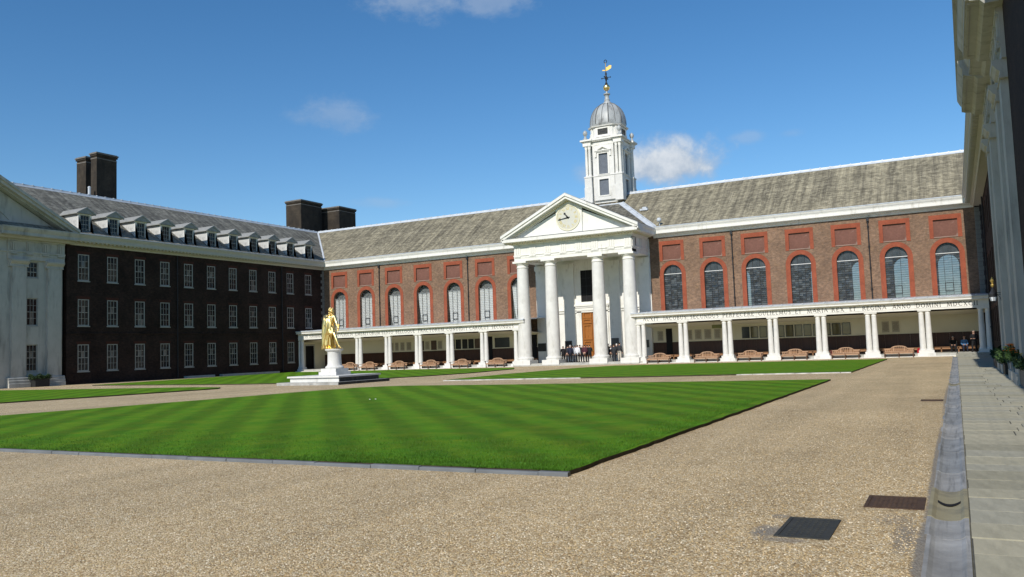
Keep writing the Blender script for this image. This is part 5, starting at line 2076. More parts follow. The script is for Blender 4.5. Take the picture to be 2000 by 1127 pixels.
for sx_ in (-1, 1):
    for sy_ in (-1, 1):
        b = MB()
        c0 = Vector((TX + sx_ * 1.42, TY + sy_ * 1.42, 0))
        dd = Vector((sx_, sy_, 0)).normalized()
        ss = Vector((-dd.y, dd.x, 0))
        for o_, zl, zh in ((0.30, 24.8, 25.15), (0.20, 25.15, 25.55), (0.12, 25.55, 26.1)):
            vs = [c0 + dd * k * o_ + ss * w_ + Vector((0, 0, z)) for z in (zl, zh) for k, w_ in ((-0.5, -0.15), (1, -0.15), (1, 0.15), (-0.5, 0.15))]
            b.mesh(vs, [(0, 1, 2, 3), (4, 5, 6, 7), (0, 1, 5, 4), (1, 2, 6, 5), (2, 3, 7, 6), (3, 0, 4, 7)])
        b.build('drum_console', WHITE, tower)
# dome: lobed octagon of lead with raised rolls
b = MB()
NS, NV = 48, 16
prof = [(1.93, 26.35), (1.98, 26.42), (2.00, 26.62)]
for i in range(NV + 1):
    a = PI / 2 * i / NV
    prof.append((max(0.42, 1.98 * math.cos(a) ** 0.80), 26.62 + 2.55 * math.sin(a) ** 0.95))
vs = []
for r_, z in prof:
    for i in range(NS):
        a = 2 * PI * i / NS
        k = (a / (PI / 4)) % 1.0
        oc = 1.0 / math.cos((k - 0.5) * PI / 4) * math.cos(PI / 8)
        rr_ = r_ * (0.45 + 0.55 * oc) * 1.02
        a2 = a + PI / 8
        vs.append((TX + rr_ * math.cos(a2), TY + rr_ * math.sin(a2), z))
fs = [(j * NS + i, j * NS + (i + 1) % NS, (j + 1) * NS + (i + 1) % NS, (j + 1) * NS + i) for j in range(len(prof) - 1) for i in range(NS)]
b.mesh(vs, fs + [tuple(range((len(prof) - 1) * NS, len(prof) * NS))])
dome = b.build('dome', DLEAD, tower, smooth=40)
ROLL = mat('dark_dome_roll', (0.13, 0.135, 0.135), 0.6, var=0.3)
for i in range(0, NS, 3):
    b = MB()
    pr_ = [Vector(vs[j * NS + i]) for j in range(2, len(prof) - 1)]
    for p0, p1 in zip(pr_[:-1], pr_[1:]):
        if (p1 - p0).length > 0.02:
            b.tube(p0, p1, 0.06 if i % 6 == 0 else 0.035, n=6)
    b.build('dome_roll', ROLL, dome, smooth=60)
b = MB()
b.lathe([(0.62, 29.12), (0.60, 29.22), (0.46, 29.28), (0.36, 29.42), (0.30, 29.50), (0.34, 29.62), (0.26, 29.75), (0.24, 30.12), (0.30, 30.20), (0.38, 30.24), (0.38, 30.34), (0.12, 30.40), (0.08, 30.62), (0.16, 30.70)], TX, TY, 16)
b.build('finial_base', DLEAD, tower, smooth=40)
b = MB()
b.sphere((TX, TY, 31.08), 0.385, 14)
b.build('ball', GOLD, tower, smooth=60)
b = MB()
b.lathe([(0.10, 31.42), (0.16, 31.52), (0.07, 31.75), (0.10, 32.0), (0.20, 32.22), (0.08, 32.45), (0.12, 32.65), (0.05, 32.95), (0.045, 33.05)], TX, TY, 10)
for a in range(4):
    dx, dy = math.cos(a * PI / 2), math.sin(a * PI / 2)
    b.tube((TX, TY, 32.22), (TX + 0.52 * dx, TY + 0.52 * dy, 32.22), 0.045, 0.03, 6)
    b.sphere((TX + 0.52 * dx, TY + 0.52 * dy, 32.22), 0.075, 5)
b.build('scrolled_shaft', IRON, tower, smooth=50)
b = MB()
b.tube((TX, TY, 32.95), (TX, TY, 34.0), 0.05, 0.035, 8)
b.build('vane_rod', GILT, tower)
b = MB()
fl = [(0.04, 33.02), (0.30, 33.10), (0.62, 33.30), (0.66, 33.62), (0.44, 33.66), (0.10, 33.42), (0.04, 33.44)]
ca, sa = math.cos(0.3), math.sin(0.3)
b.prism(fl, lambda u, d, z: (TX + u * ca - d * sa, TY + u * sa + d * ca, z), -0.012, 0.012)
b.prism([(-0.42, 33.06), (-0.04, 33.02), (-0.04, 33.14), (-0.34, 33.18)], lambda u, d, z: (TX + u * ca - d * sa, TY + u * sa + d * ca, z), -0.012, 0.012)
b.build('weather_vane', GILT, tower)
b = MB()
n = 14
for i in range(n):
    a0, a1 = 2 * PI * i / n, 2 * PI * (i + 1) / n
    b.tube((TX + 0.16 * math.cos(a0), TY, 34.12 + 0.18 * math.sin(a0)), (TX + 0.16 * math.cos(a1), TY, 34.12 + 0.18 * math.sin(a1)), 0.04, n=6)
b.build('crown_ring', IRON, tower)

# ------------------------------------------------------------------ colonnades with Latin inscriptions
GL = {
    'A': ([(0, 0, .36, 1, .07), (.36, 1, .74, 0, .15), (.14, .36, .58, .36, .06)], .74),
    'B': ([(.1, 0, .1, 1, .15), (.1, 1, .38, .96, .06), (.38, .96, .46, .76, .12), (.46, .76, .36, .54, .1), (.1, .53, .36, .53, .06), (.36, .53, .54, .3, .13), (.54, .3, .4, .03, .12), (.1, .03, .4, .03, .06)], .58),
    'C': ([(.7, .84, .5, .98, .08), (.5, .98, .28, .95, .09), (.28, .95, .08, .66, .14), (.08, .66, .08, .34, .15), (.08, .34, .28, .05, .14), (.28, .05, .52, .02, .09), (.52, .02, .72, .18, .08)], .74),
    'D': ([(.1, 0, .1, 1, .15), (.1, .97, .42, .94, .06), (.42, .94, .66, .68, .13), (.66, .68, .66, .34, .15), (.66, .34, .42, .05, .13), (.1, .03, .42, .04, .06)], .74),
    'E': ([(.1, 0, .1, 1, .15), (.1, .97, .52, .97, .06), (.1, .52, .44, .52, .06), (.1, .03, .54, .03, .06), (.52, .99, .52, .82, .05), (.54, .0, .54, .18, .05)], .58),
    'F': ([(.1, 0, .1, 1, .15), (.1, .97, .52, .97, .06), (.1, .52, .44, .52, .06), (.52, .99, .52, .82, .05), (0, .02, .22, .02, .05)], .55),
    'G': ([(.7, .84, .5, .98, .08), (.5, .98, .28, .95, .09), (.28, .95, .08, .66, .14), (.08, .66, .08, .34, .15), (.08, .34, .28, .05, .14), (.28, .05, .52, .02, .09), (.52, .02, .7, .12, .08), (.68, .08, .68, .42, .14), (.54, .43, .78, .43, .05)], .8),
    'I': ([(.13, 0, .13, 1, .15), (0, .98, .26, .98, .05), (0, .02, .26, .02, .05)], .26),
    'J': ([(.22, .1, .22, 1, .15), (.1, .98, .34, .98, .05), (.22, .12, .04, -.06, .09)], .34),
    'L': ([(.1, 0, .1, 1, .15), (.1, .03, .52, .03, .06), (.52, .0, .52, .2, .05), (0, .98, .2, .98, .05)], .56),
    'M': ([(.08, 0, .16, 1, .06), (.16, 1, .46, .05, .14), (.46, .05, .76, 1, .06), (.76, 1, .86, 0, .15), (0, .02, .18, .02, .05), (.74, .02, .96, .02, .05)], .96),
    'N': ([(.1, 0, .1, 1, .07), (.08, 1, .68, .02, .15), (.68, 0, .68, 1, .07), (0, .02, .22, .02, .05), (.58, .98, .8, .98, .05)], .8),
    'O': ([(.42, .98, .18, .86, .1), (.18, .86, .07, .5, .15), (.07, .5, .18, .14, .15), (.18, .14, .42, .02, .1), (.42, .02, .66, .14, .1), (.66, .14, .77, .5, .15), (.77, .5, .66, .86, .15), (.66, .86, .42, .98, .1)], .84),
    'P': ([(.1, 0, .1, 1, .15), (.1, .97, .38, .96, .06), (.38, .96, .52, .74, .14), (.52, .74, .38, .48, .12), (.1, .47, .38, .48, .06), (0, .02, .22, .02, .05)], .56),
    'Q': ([(.42, .98, .18, .86, .1), (.18, .86, .07, .5, .15), (.07, .5, .18, .14, .15), (.18, .14, .42, .02, .1), (.42, .02, .66, .14, .1), (.66, .14, .77, .5, .15), (.77, .5, .66, .86, .15), (.66, .86, .42, .98, .1), (.44, .04, .86, -.16, .1)], .86),
    'R': ([(.1, 0, .1, 1, .15), (.1, .97, .38, .96, .06), (.38, .96, .52, .76, .13), (.52, .76, .38, .52, .12), (.1, .51, .38, .52, .06), (.34, .52, .68, .0, .14), (0, .02, .22, .02, .05)], .68),
    'S': ([(.46, .86, .3, .98, .07), (.3, .98, .1, .86, .1), (.1, .86, .1, .68, .13), (.1, .68, .44, .36, .15), (.44, .36, .44, .14, .13), (.44, .14, .26, .02, .1), (.26, .02, .06, .16, .07)], .54),
    'T': ([(.36, 0, .36, 1, .15), (.02, .97, .7, .97, .06), (.02, .99, .02, .82, .05), (.7, .99, .7, .82, .05), (.24, .02, .48, .02, .05)], .72),
    'U': ([(.1, .3, .1, 1, .15), (.1, .3, .24, .05, .13), (.24, .05, .48, .04, .08), (.48, .04, .62, .3, .08), (.62, .3, .62, 1, .07), (0, .98, .2, .98, .05), (.52, .98, .74, .98, .05)], .74),
    'V': ([(.04, 1, .36, 0, .15), (.36, 0, .66, 1, .07), (0, .98, .16, .98, .05), (.56, .98, .76, .98, .05)], .74),
    'X': ([(.04, 1, .62, 0, .15), (.06, 0, .6, 1, .07), (0, .98, .16, .98, .05), (.5, .02, .72, .02, .05)], .7),
}
FYC = 75.2
FC = lambda u, d, z: (u, FYC - d, z)


def word(parent, text, x0, x1, zb=3.985, h=0.335):
    adv, x = [], 0.0
    for ch in text:
        adv.append(x)
        x += GL[ch][1] + 0.22
    x -= 0.22
    k = (x1 - x0) / (x * h)
    for ch, a in zip(text, adv):
        b = MB()
        for sx0, sy0, sx1, sy1, w in GL[ch][0]:
            p0 = (x0 + (a + sx0) * h * k, zb + sy0 * h)
            p1 = (x0 + (a + sx1) * h * k, zb + sy1 * h)
            L = math.hypot(p1[0] - p0[0], p1[1] - p0[1]) or 1
            w_ = max(w, 0.095) * h * 0.98
            nx, nz = -(p1[1] - p0[1]) / L * w_ / 2, (p1[0] - p0[0]) / L * w_ / 2
            b.prism([(p0[0] + nx, p0[1] + nz), (p1[0] + nx, p1[1] + nz), (p1[0] - nx, p1[1] - nz), (p0[0] - nx, p0[1] - nz)], FC, -0.004, 0.004 + 0.0004 * (int(sx0 * 37 + sy0 * 11) % 5), back=False)
        b.build('letter', INK, parent)


WORDS_R = [('AUXIT', -26.04, -24.53), ('JACOBUS', -24.08, -21.87), ('SECUNDUS', -21.49, -18.88), ('PERFECERE', -18.51, -15.73), ('GULIELMUS', -15.33, -12.57), ('ET', -12.19, -11.68), ('MARIA', -11.21, -9.54), ('REX', -9.21, -8.23), ('ET', -7.78, -7.3), ('REGINA', -6.78, -4.97), ('ANNO', -4.47, -3.13), ('DOMINI', -2.71, -0.93), ('MDCXCII', -0.49, 1.68)]
WORDS_L = [('IN', -67.99, -67.55), ('SUBSIDIUM', -67.3, -65.3), ('ET', -65.0, -64.5), ('LEVAMEN', -63.9, -60.82), ('EMERITORUM', -60.45, -56.97), ('SENIO', -56.76, -55.14), ('BELLOQUE', -54.79, -52.24), ('FRACTORUM', -51.77, -48.45), ('CONDIDIT', -48.12, -45.49), ('CAROLUS', -45.24, -42.93), ('SECUNDUS', -42.56, -39.96)]
PAIR_R = [-26.39, -22.31, -18.23, -14.2, -10.18, -6.21, -2.18, 2.08]
PAIR_L = [-68.9, -64.3, -60.2, -56.07, -51.97, -47.9, -43.67, -39.65]


def colonnade(x0, x1, pairs, words, label, capl, capr):
    r = root('colonnade', ((x0 + x1) / 2, FYC, 0), label, 'colonnade')
    b = MB()
    b.bar([(-0.62, 3.78), (0, 3.78), (0, 3.92), (0.025, 3.93), (0.025, 3.965), (0, 3.97), (0, 4.36), (-0.62, 4.36)], FC, x0, x1)
    fz = b.build('frieze', WHITE, r)
    for w in words:
        word(fz, *w)
    b = MB()
    a, c = x0 - (0.42 if capl else 0), x1 + (0.42 if capr else 0)
    b.bar([(-0.7, 4.362), (0.05, 4.362), (0.08, 4.42), (0.34, 4.44), (0.36, 4.46), (0.36, 4.585), (0.40, 4.60), (0.44, 4.66), (0.44, 4.69), (-0.7, 4.75)], FC, a, c)
    cn = b.build('cornice', WHITE, r)
    # lead roof in separate lapped sheets rising to the hall wall
    n = int((c - a) / 0.85)
    for i in range(n):
        b = MB()
        u0, u1 = a + (c - a) * i / n, a + (c - a) * (i + 1) / n
        b.mesh([FC(u0, 0.47, 4.70), FC(u1, 0.47, 4.70), FC(u1, -4.78, 5.02), FC(u0, -4.78, 5.02), FC(u0, 0.47, 4.78), FC(u1 - 0.05, 0.47, 4.78), FC(u1 - 0.05, -4.78, 5.10), FC(u0, -4.78, 5.10)],
               [(0, 1, 2, 3), (4, 5, 6, 7), (0, 1, 5, 4), (1, 2, 6, 5), (2, 3, 7, 6), (3, 0, 4, 7)])
        b.box(u1 - 0.10, u1 + 0.02, FYC - 0.48, FYC + 0.3, 4.77, 4.825)
        b.build('roof_sheet', LEAD, r)
    b = MB()
    b.poly([FC(x0, -0.62, 3.66), FC(x1, -0.62, 3.66), FC(x1, -4.75, 3.40), FC(x0, -4.75, 3.40)])
    b.box(x0, x1, FYC + 4.60, FYC + 4.72, 3.28, 3.41)
    b.build('ceiling', CREAM, r)
    b = MB()
    b.box(x0, x1, YW - 0.06, YW - 0.003, 0.25, 3.6)
    b.build('back_wall', CREAM, r)
    # dado panels, one by one
    n = int((x1 - x0) / 0.98)
    pm = None
    for i in range(n):
        u0, u1 = x0 + (x1 - x0) * i / n, x0 + (x1 - x0) * (i + 1) / n
        if pm is None:
            b = MB()
            F0 = lambda u, d, z: (u, -d, z)
            w_ = u1 - u0
            b.prism(rect(0.004, w_ - 0.004, 0.25, 1.93), F0, 0.062, 0.095, [rect(0.14, w_ - 0.14, 0.75, 1.80)])
            b.prism(rect(0.14, w_ - 0.14, 0.75, 1.80), F0, 0.062, 0.075)
            pm = b.mesh_data('dado_panel', DADO)
        put('dado_panel', pm, r, (u0, YW, 0))
    b = MB()
    b.box(x0, x1, YW - 0.13, YW - 0.062, 1.932, 2.01)
    b.build('dado_rail', CREAM, r)
    b = MB()
    b.box(x0 + 0.6, x1 - 0.6, YW - 0.55, YW - 0.10, 0.66, 0.72)
    b.box(x0 + 0.6, x1 - 0.6, YW - 0.50, YW - 0.44, 0.50, 0.66)
    u = x0 + 0.8
    while u < x1 - 0.7:
        b.box(u, u + 0.08, YW - 0.5, YW - 0.12, 0.25, 0.66)
        u += 1.3
    b.build('wall_bench', SEATW, r)
    b = MB()
    b.box(x0, x1, FYC - 0.12, YW - 0.1, 0.0, 0.25)
    b.build('platform', GREYSTONE, r)
    b = MB()
    b.box(x0 - 0.2, x1, FYC - 0.55, FYC - 0.12, 0.0, 0.06)
    b.build('step', WHITE2, r)
    for p in pairs:
        for k in (-1, 1):
            cx = p + k * 0.245
            b = MB()
            pr = [(0.235 - 0.05 * (t / 12) ** 1.6, 0.62 + (3.52 - 0.62) * t / 12) for t in range(13)]
            b.lathe(pr, cx, FYC + 0.28, 20)
            c_ = b.build('column', WHITE2, r, loc=(cx, FYC + 0.28, 0.25), smooth=40)
            b = MB()
            b.lathe([(0.19, 3.46), (0.205, 3.48), (0.205, 3.52), (0.19, 3.54), (0.19, 3.60), (0.24, 3.68)], cx, FYC + 0.28, 20)
            b.box(cx - 0.243, cx + 0.243, FYC + 0.02, FYC + 0.54, 3.68, 3.778)
            b.build('capital', WHITE, c_, smooth=40)
        b = MB()
        b.lathe([(0.27, 0.52), (0.27, 0.60), (0.24, 0.64)], p - 0.245, FYC + 0.28, 16)
        b.lathe([(0.27, 0.52), (0.27, 0.60), (0.24, 0.64)], p + 0.245, FYC + 0.28, 16)
        b.box(p - 0.56, p + 0.56, FYC - 0.06, FYC + 0.62, 0.30, 0.52)
        b.box(p - 0.66, p + 0.66, FYC - 0.20, FYC + 0.7, 0.01, 0.30)
        b.build('pair_base', WHITE2, r, smooth=30)
    return r


col_r = colonnade(-26.72, XR + 0.48, PAIR_R, WORDS_R, 'white colonnade right of the portico with carved Latin frieze ending MDCXCII', True, False)
col_l = colonnade(XL + 0.02, -39.0, PAIR_L, WORDS_L, 'white colonnade left of the portico running behind the gilded statue', False, True)
# dark doorways in the back walls
for x0, x1, par in ((-24.75, -25.35, col_r), (-46.1, -45.2, col_l), (-40.4, -39.7, col_l)):
    b = MB()
    b.box(x0, x1, YW - 0.16, YW - 0.005, 0.25, 3.45)
    b.build('doorway', DARK, par)

# ------------------------------------------------------------------ framed boards on the colonnade walls
ORD = ['first', 'second', 'third', 'fourth', 'fifth', 'sixth', 'seventh', 'eighth', 'ninth', 'tenth', 'eleventh', 'twelfth', 'thirteenth', 'fourteenth', 'fifteenth', 'sixteenth', 'seventeenth', 'eighteenth', 'nineteenth', 'twentieth', 'twenty first']


def board(x0, x1, z0, z1, kind, label, group):
    r = root('wall_board', ((x0 + x1) / 2, YW - 0.10, z0), label, 'board', group)
    b = MB()
    b.prism(rect(x0, x1, z0, z1), lambda u, d, z: (u, YW - 0.135 - d + 0.075, z), 0.0, 0.05, [rect(x0 + 0.055, x1 - 0.055, z0 + 0.055, z1 - 0.055)])
    b.build('frame', {'grey': CREAM, 'brown': BOARDS['brown']}.get(kind, BOARDS['dark']), r)
    b = MB()
    b.box(x0 + 0.055, x1 - 0.055, YW - 0.085, YW - 0.0605, z0 + 0.055, z1 - 0.055)
    b.build('panel', BOARDS[kind], r)
    if kind == 'grey':
        b = MB()
        q = random.Random(int(abs(x0) * 100))
        for i in range(9):
            z = z1 - 0.2 - i * (z1 - z0 - 0.35) / 9
            m_ = (x0 + x1) / 2
            w = (x1 - x0) * q.uniform(0.18, 0.34)
            b.box(m_ - w, m_ + w, YW - 0.0875, YW - 0.0845, z - 0.012, z + 0.012)
        b.build('carved_lines', BOARDS['brown'], r)
    return r


RB = [(-26.3, -25.6, 'grey'), (-23.27, -22.68, 'grey'), (-22.52, -21.75, 'grey'), (-21.58, -20.8, 'grey'), (-20.62, -19.9, 'grey'), (-19.6, -18.95, 'grey'),
      (-17.92, -17.22, 'dark'), (-17.1, -16.42, 'olive'), (-16.28, -15.6, 'olive'), (-15.5, -14.86, 'dark'), (-14.72, -14.04, 'olive'), (-13.9, -13.22, 'olive'), (-13.1, -12.44, 'olive'), (-12.32, -11.63, 'olive'), (-11.5, -10.82, 'olive'), (-10.68, -9.98, 'olive'), (-9.85, -9.12, 'olive'), (-9.02, -8.3, 'olive'), (-5.78, -5.08, 'grey'), (-4.96, -4.26, 'grey')]
for i, (a, c, k) in enumerate(RB):
    what = {'grey': 'pale carved stone tablet', 'dark': 'black framed notice board', 'olive': 'glazed board in dark frame'}[k]
    board(a, c, 2.05, 3.12, k, '%s, %s from the left on the right colonnade wall' % (what, ORD[i]), 'boards on the right colonnade wall')
LB = [(-59.1, -58.52, 'grey'), (-58.42, -57.8, 'grey'), (-57.66, -56.96, 'grey'), (-56.78, -56.0, 'grey'), (-54.9, -54.28, 'brown'), (-54.18, -53.44, 'grey'), (-53.28, -52.56, 'brown'), (-52.42, -51.72, 'grey'), (-50.9, -50.1, 'brown'), (-49.95, -49.27, 'dark'), (-49.08, -48.42, 'dark'), (-48.28, -47.6, 'dark'), (-47.45, -46.8, 'brown'), (-44.88, -43.05, 'dark')]
for i, (a, c, k) in enumerate(LB):
    what = {'grey': 'pale carved stone tablet', 'dark': 'black framed notice board', 'brown': 'brown wooden board'}[k]
    board(a, c, 2.03, 3.10, k, '%s, %s from the left on the left colonnade wall' % (what, ORD[i]), 'boards on the left colonnade wall')
b = MB()
b.box(-19.9, -18.9, 76.6, 76.64, 3.05, 3.38)
b.tube((-19.7, 76.62, 3.38), (-19.7, 76.62, 3.6), 0.012, n=5)
b.tube((-19.1, 76.62, 3.38), (-19.1, 76.62, 3.6), 0.012, n=5)
tag(b.build('hanging_sign', mat('green_gilt_sign', (0.16, 0.15, 0.03), 0.4, var=0.2), loc=(-19.4, 76.6, 3.05)), 'small olive green sign hanging under the right colonnade ceiling', 'sign')

# ------------------------------------------------------------------ teak benches
def make_bench(loc, label, group):
    r = root('bench', loc, label, 'bench', group)
    x, y, z = loc
    W = 1.10
    back_y = y + 0.30
    FB = lambda u, d, zz: (x + u, back_y - d + (zz - 0.45) * 0.14, z + zz)
    n = 28

    def top(u):
        t = abs(u) / W
        if t < 0.52:
            return 0.76 + 0.20 * math.sqrt(max(0, 1 - (t / 0.52) ** 2)) ** 0.8
        return 0.76 - 0.04 * ((t - 0.52) / 0.48) ** 0.5
    us = [-W + 2 * W * i / n for i in range(n + 1)]
    b = MB()
    b.prism([(u, top(u) - 0.075) for u in us] + [(u, top(u)) for u in reversed(us)], FB, -0.03, 0.03)
    bk = b.build('backrest', TEAK, r)
    b = MB()
    b.box(-W, W, -0.02, 0.02, 0.46, 0.53, 0, FB)
    b.build('lower_rail', TEAK, bk)
    for i in range(15):
        u = -W * 0.93 + 2 * W * 0.93 * i / 14
        b = MB()
        b.box(u - 0.022, u + 0.022, -0.015, 0.015, 0.53, top(u) - 0.065, 0, FB)
        b.build('back_slat', TEAK, bk)
    b = MB()
    for u in (-0.40, 0.40):
        b.box(u - 0.03, u + 0.03, -0.02, 0.022, 0.53, top(u) - 0.06, 0, FB)
    b.build('back_stile', TEAK, bk)
    for i in range(5):
        b = MB()
        yy0 = y - 0.26 + i * 0.108
        b.box(x - W, x + W, yy0, yy0 + 0.085, z + 0.405, z + 0.43)
        b.build('seat_slat', TEAK, r)
    b = MB()
    b.box(x - W, x + W, y - 0.27, y - 0.24, z + 0.31, z + 0.402)
    b.build('seat_rail', TEAK, r)
    for sx_ in (-1, 0, 1):
        for yy0 in (y - 0.24, y + 0.25):
            b = MB()
            u = x + sx_ * (W - 0.05)
            b.box(u - 0.035, u + 0.035, yy0 - 0.035, yy0 + 0.035, z, z + 0.40)
            b.build('leg', TEAKD, r)
    for sx_ in (-1, 1):
        b = MB()
        u = x + sx_ * (W + 0.02)
        b.box(u - 0.04, u + 0.04, y - 0.30, y + 0.30, z + 0.62, z + 0.665)
        b.tube((u - 0.04, y - 0.30, z + 0.61), (u + 0.04, y - 0.30, z + 0.61), 0.055, n=10)
        b.box(u - 0.03, u + 0.03, y - 0.27, y - 0.21, z + 0.40, z + 0.62)
        b.build('arm', TEAKD, r)
    return r


BX_R = [-24.55, -20.05, -16.2, -12.4, -8.28, -4.2]
BX_L = [-61.2, -58.4, -54.35, -50.15, -46.2, -41.9]
bench0 = None
for side, xs in (('right', BX_R), ('left', BX_L)):
    for i, x in enumerate(xs):
        y = 74.72
        if side == 'left' and i == 0:
            lab = 'teak bench half hidden behind the statue pedestal'
        elif side == 'left':
            lab = 'teak bench before the left colonnade, %s to the right of the statue' % ORD[i - 1]
        else:
            lab = 'teak bench before the right colonnade, %s from the portico' % ORD[i]
        if bench0 is None:
            bench0 = make_bench((x, y, 0.0), lab, 'teak benches in front of the colonnades')
        else:
            c = copy_tree(bench0, None, (x, y, 0.0))
            c['label'] = lab
            c.rotation_euler.z = random.Random(i + len(side)).uniform(-0.03, 0.03)

# ------------------------------------------------------------------ pedestal
SX, SY = -34.66, 41.0
plinth = root('pedestal', (SX, SY, 0), 'round white stone pedestal on square slabs under the gilded statue', 'pedestal')
b = MB()
b.box(SX - 2.50, SX + 2.36, SY - 2.5, SY + 2.5, 0.0, 0.17)
b.build('bottom_step', mat('stained_step_stone', (0.42, 0.42, 0.40), 0.85, var=0.3, vscale=2.5, dirt=((0.20, 0.20, 0.19), 1.6, 0.5, 0.75, (1, 1, 1)), bump=0.2), plinth)
for i in range(4):
    for sgn in (0,):
        b = MB()
        x0 = SX - 1.92 + 3.86 * i / 4
        b.box(x0 + 0.003, x0 + 3.86 / 4 - 0.003, SY - 1.93, SY + 1.93, 0.17, 0.43)
        b.build('slab_block', WHITE2, plinth)
DARKFACE = mat('black_facing_stone', (0.055, 0.058, 0.055), 0.85, var=0.4, vscale=6, dirt=((0.16, 0.16, 0.155), 5, 0.58, 0.75, (1, 1, 1)), bump=0.2)  # near-black facing for the right-hand sides of slab and step
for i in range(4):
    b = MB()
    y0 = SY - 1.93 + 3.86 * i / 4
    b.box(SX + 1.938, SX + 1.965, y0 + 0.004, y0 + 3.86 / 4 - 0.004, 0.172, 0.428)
    b.build('facing_block', DARKFACE, plinth)
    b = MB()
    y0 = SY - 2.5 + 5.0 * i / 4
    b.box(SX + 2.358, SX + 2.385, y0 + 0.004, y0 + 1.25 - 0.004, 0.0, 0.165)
    b.build('facing_block', DARKFACE, plinth)
for i in range(3):
    b = MB()
    x0 = SX - 2.06 + 4.10 * i / 3
    b.box(x0 + 0.004, x0 + 4.10 / 3 - 0.004, SY - 2.05, SY + 2.05, 0.432, 0.53)
    b.build('coping_slab', WHITE2, plinth)
b = MB()
b.box(SX - 0.70, SX + 0.70, SY - 0.70, SY + 0.70, 0.53, 0.74)
b.box(SX - 0.60, SX + 0.60, SY - 0.60, SY + 0.60, 0.742, 0.94)
b.build('square_base', WHITE2, plinth)
b = MB()
b.lathe([(0.56, 0.94), (0.59, 1.0), (0.56, 1.06), (0.47, 1.12), (0.44, 1.20), (0.43, 1.28), (0.415, 1.92), (0.43, 1.95), (0.43, 1.98), (0.49, 2.04), (0.57, 2.08), (0.57, 2.16), (0.0, 2.165)], SX, SY, 48)
b.build('drum', WHITE2, plinth, smooth=35)


# ------------------------------------------------------------------ figures
def skin_mesh(name, verts, edges, radii, tags, mats, root_i=0, sub=2, off=(0, 0, 0), rotz=0.0, scale=1.0, pick=None):
    """One continuous body grown from a jointed skeleton; material chosen from the nearest bone."""
    me = bpy.data.meshes.new(name + '_skeleton')
    me.from_pydata(verts, edges, [])
    o = bpy.data.objects.new(name + '_skeleton', me)
    COL.objects.link(o)
    o.modifiers.new('skin', 'SKIN')
    o.modifiers.new('sub', 'SUBSURF').levels = sub
    sk = me.skin_vertices[0].data
    for i, r_ in enumerate(radii):
        sk[i].radius = r_ if isinstance(r_, tuple) else (r_, r_)
        sk[i].use_root = (i == root_i)
    bpy.context.view_layer.update()
    dg = bpy.context.evaluated_depsgraph_get()
    res = bpy.data.meshes.new_from_object(o.evaluated_get(dg), depsgraph=dg)
    bpy.data.objects.remove(o)
    bpy.data.meshes.remove(me)
    res.name = name
    for m_ in mats:
        res.materials.append(m_)
    V = [Vector(v) for v in verts]
    if len(mats) > 1:
        for p in res.polygons:
            c = p.center
            best, bi = 1e9, 0
            for ei, (a, b_) in enumerate(edges):
                A, B = V[a], V[b_]
                d = B - A
                t = max(0, min(1, (c - A).dot(d) / max(1e-9, d.length_squared)))
                dist = (A + d * t - c).length
                if dist < best:
                    best, bi = dist, ei
            p.material_index = pick(tags[bi], c) if pick else tags[bi]
    ca_, sa_ = math.cos(rotz), math.sin(rotz)
    for v in res.vertices:
        x, y, z = v.co * scale
        v.co = (x * ca_ - y * sa_ + off[0], x * sa_ + y * ca_ + off[1], z + off[2])
    res.polygons.foreach_set('use_smooth', [True] * len(res.polygons))
    res.update()
    return res


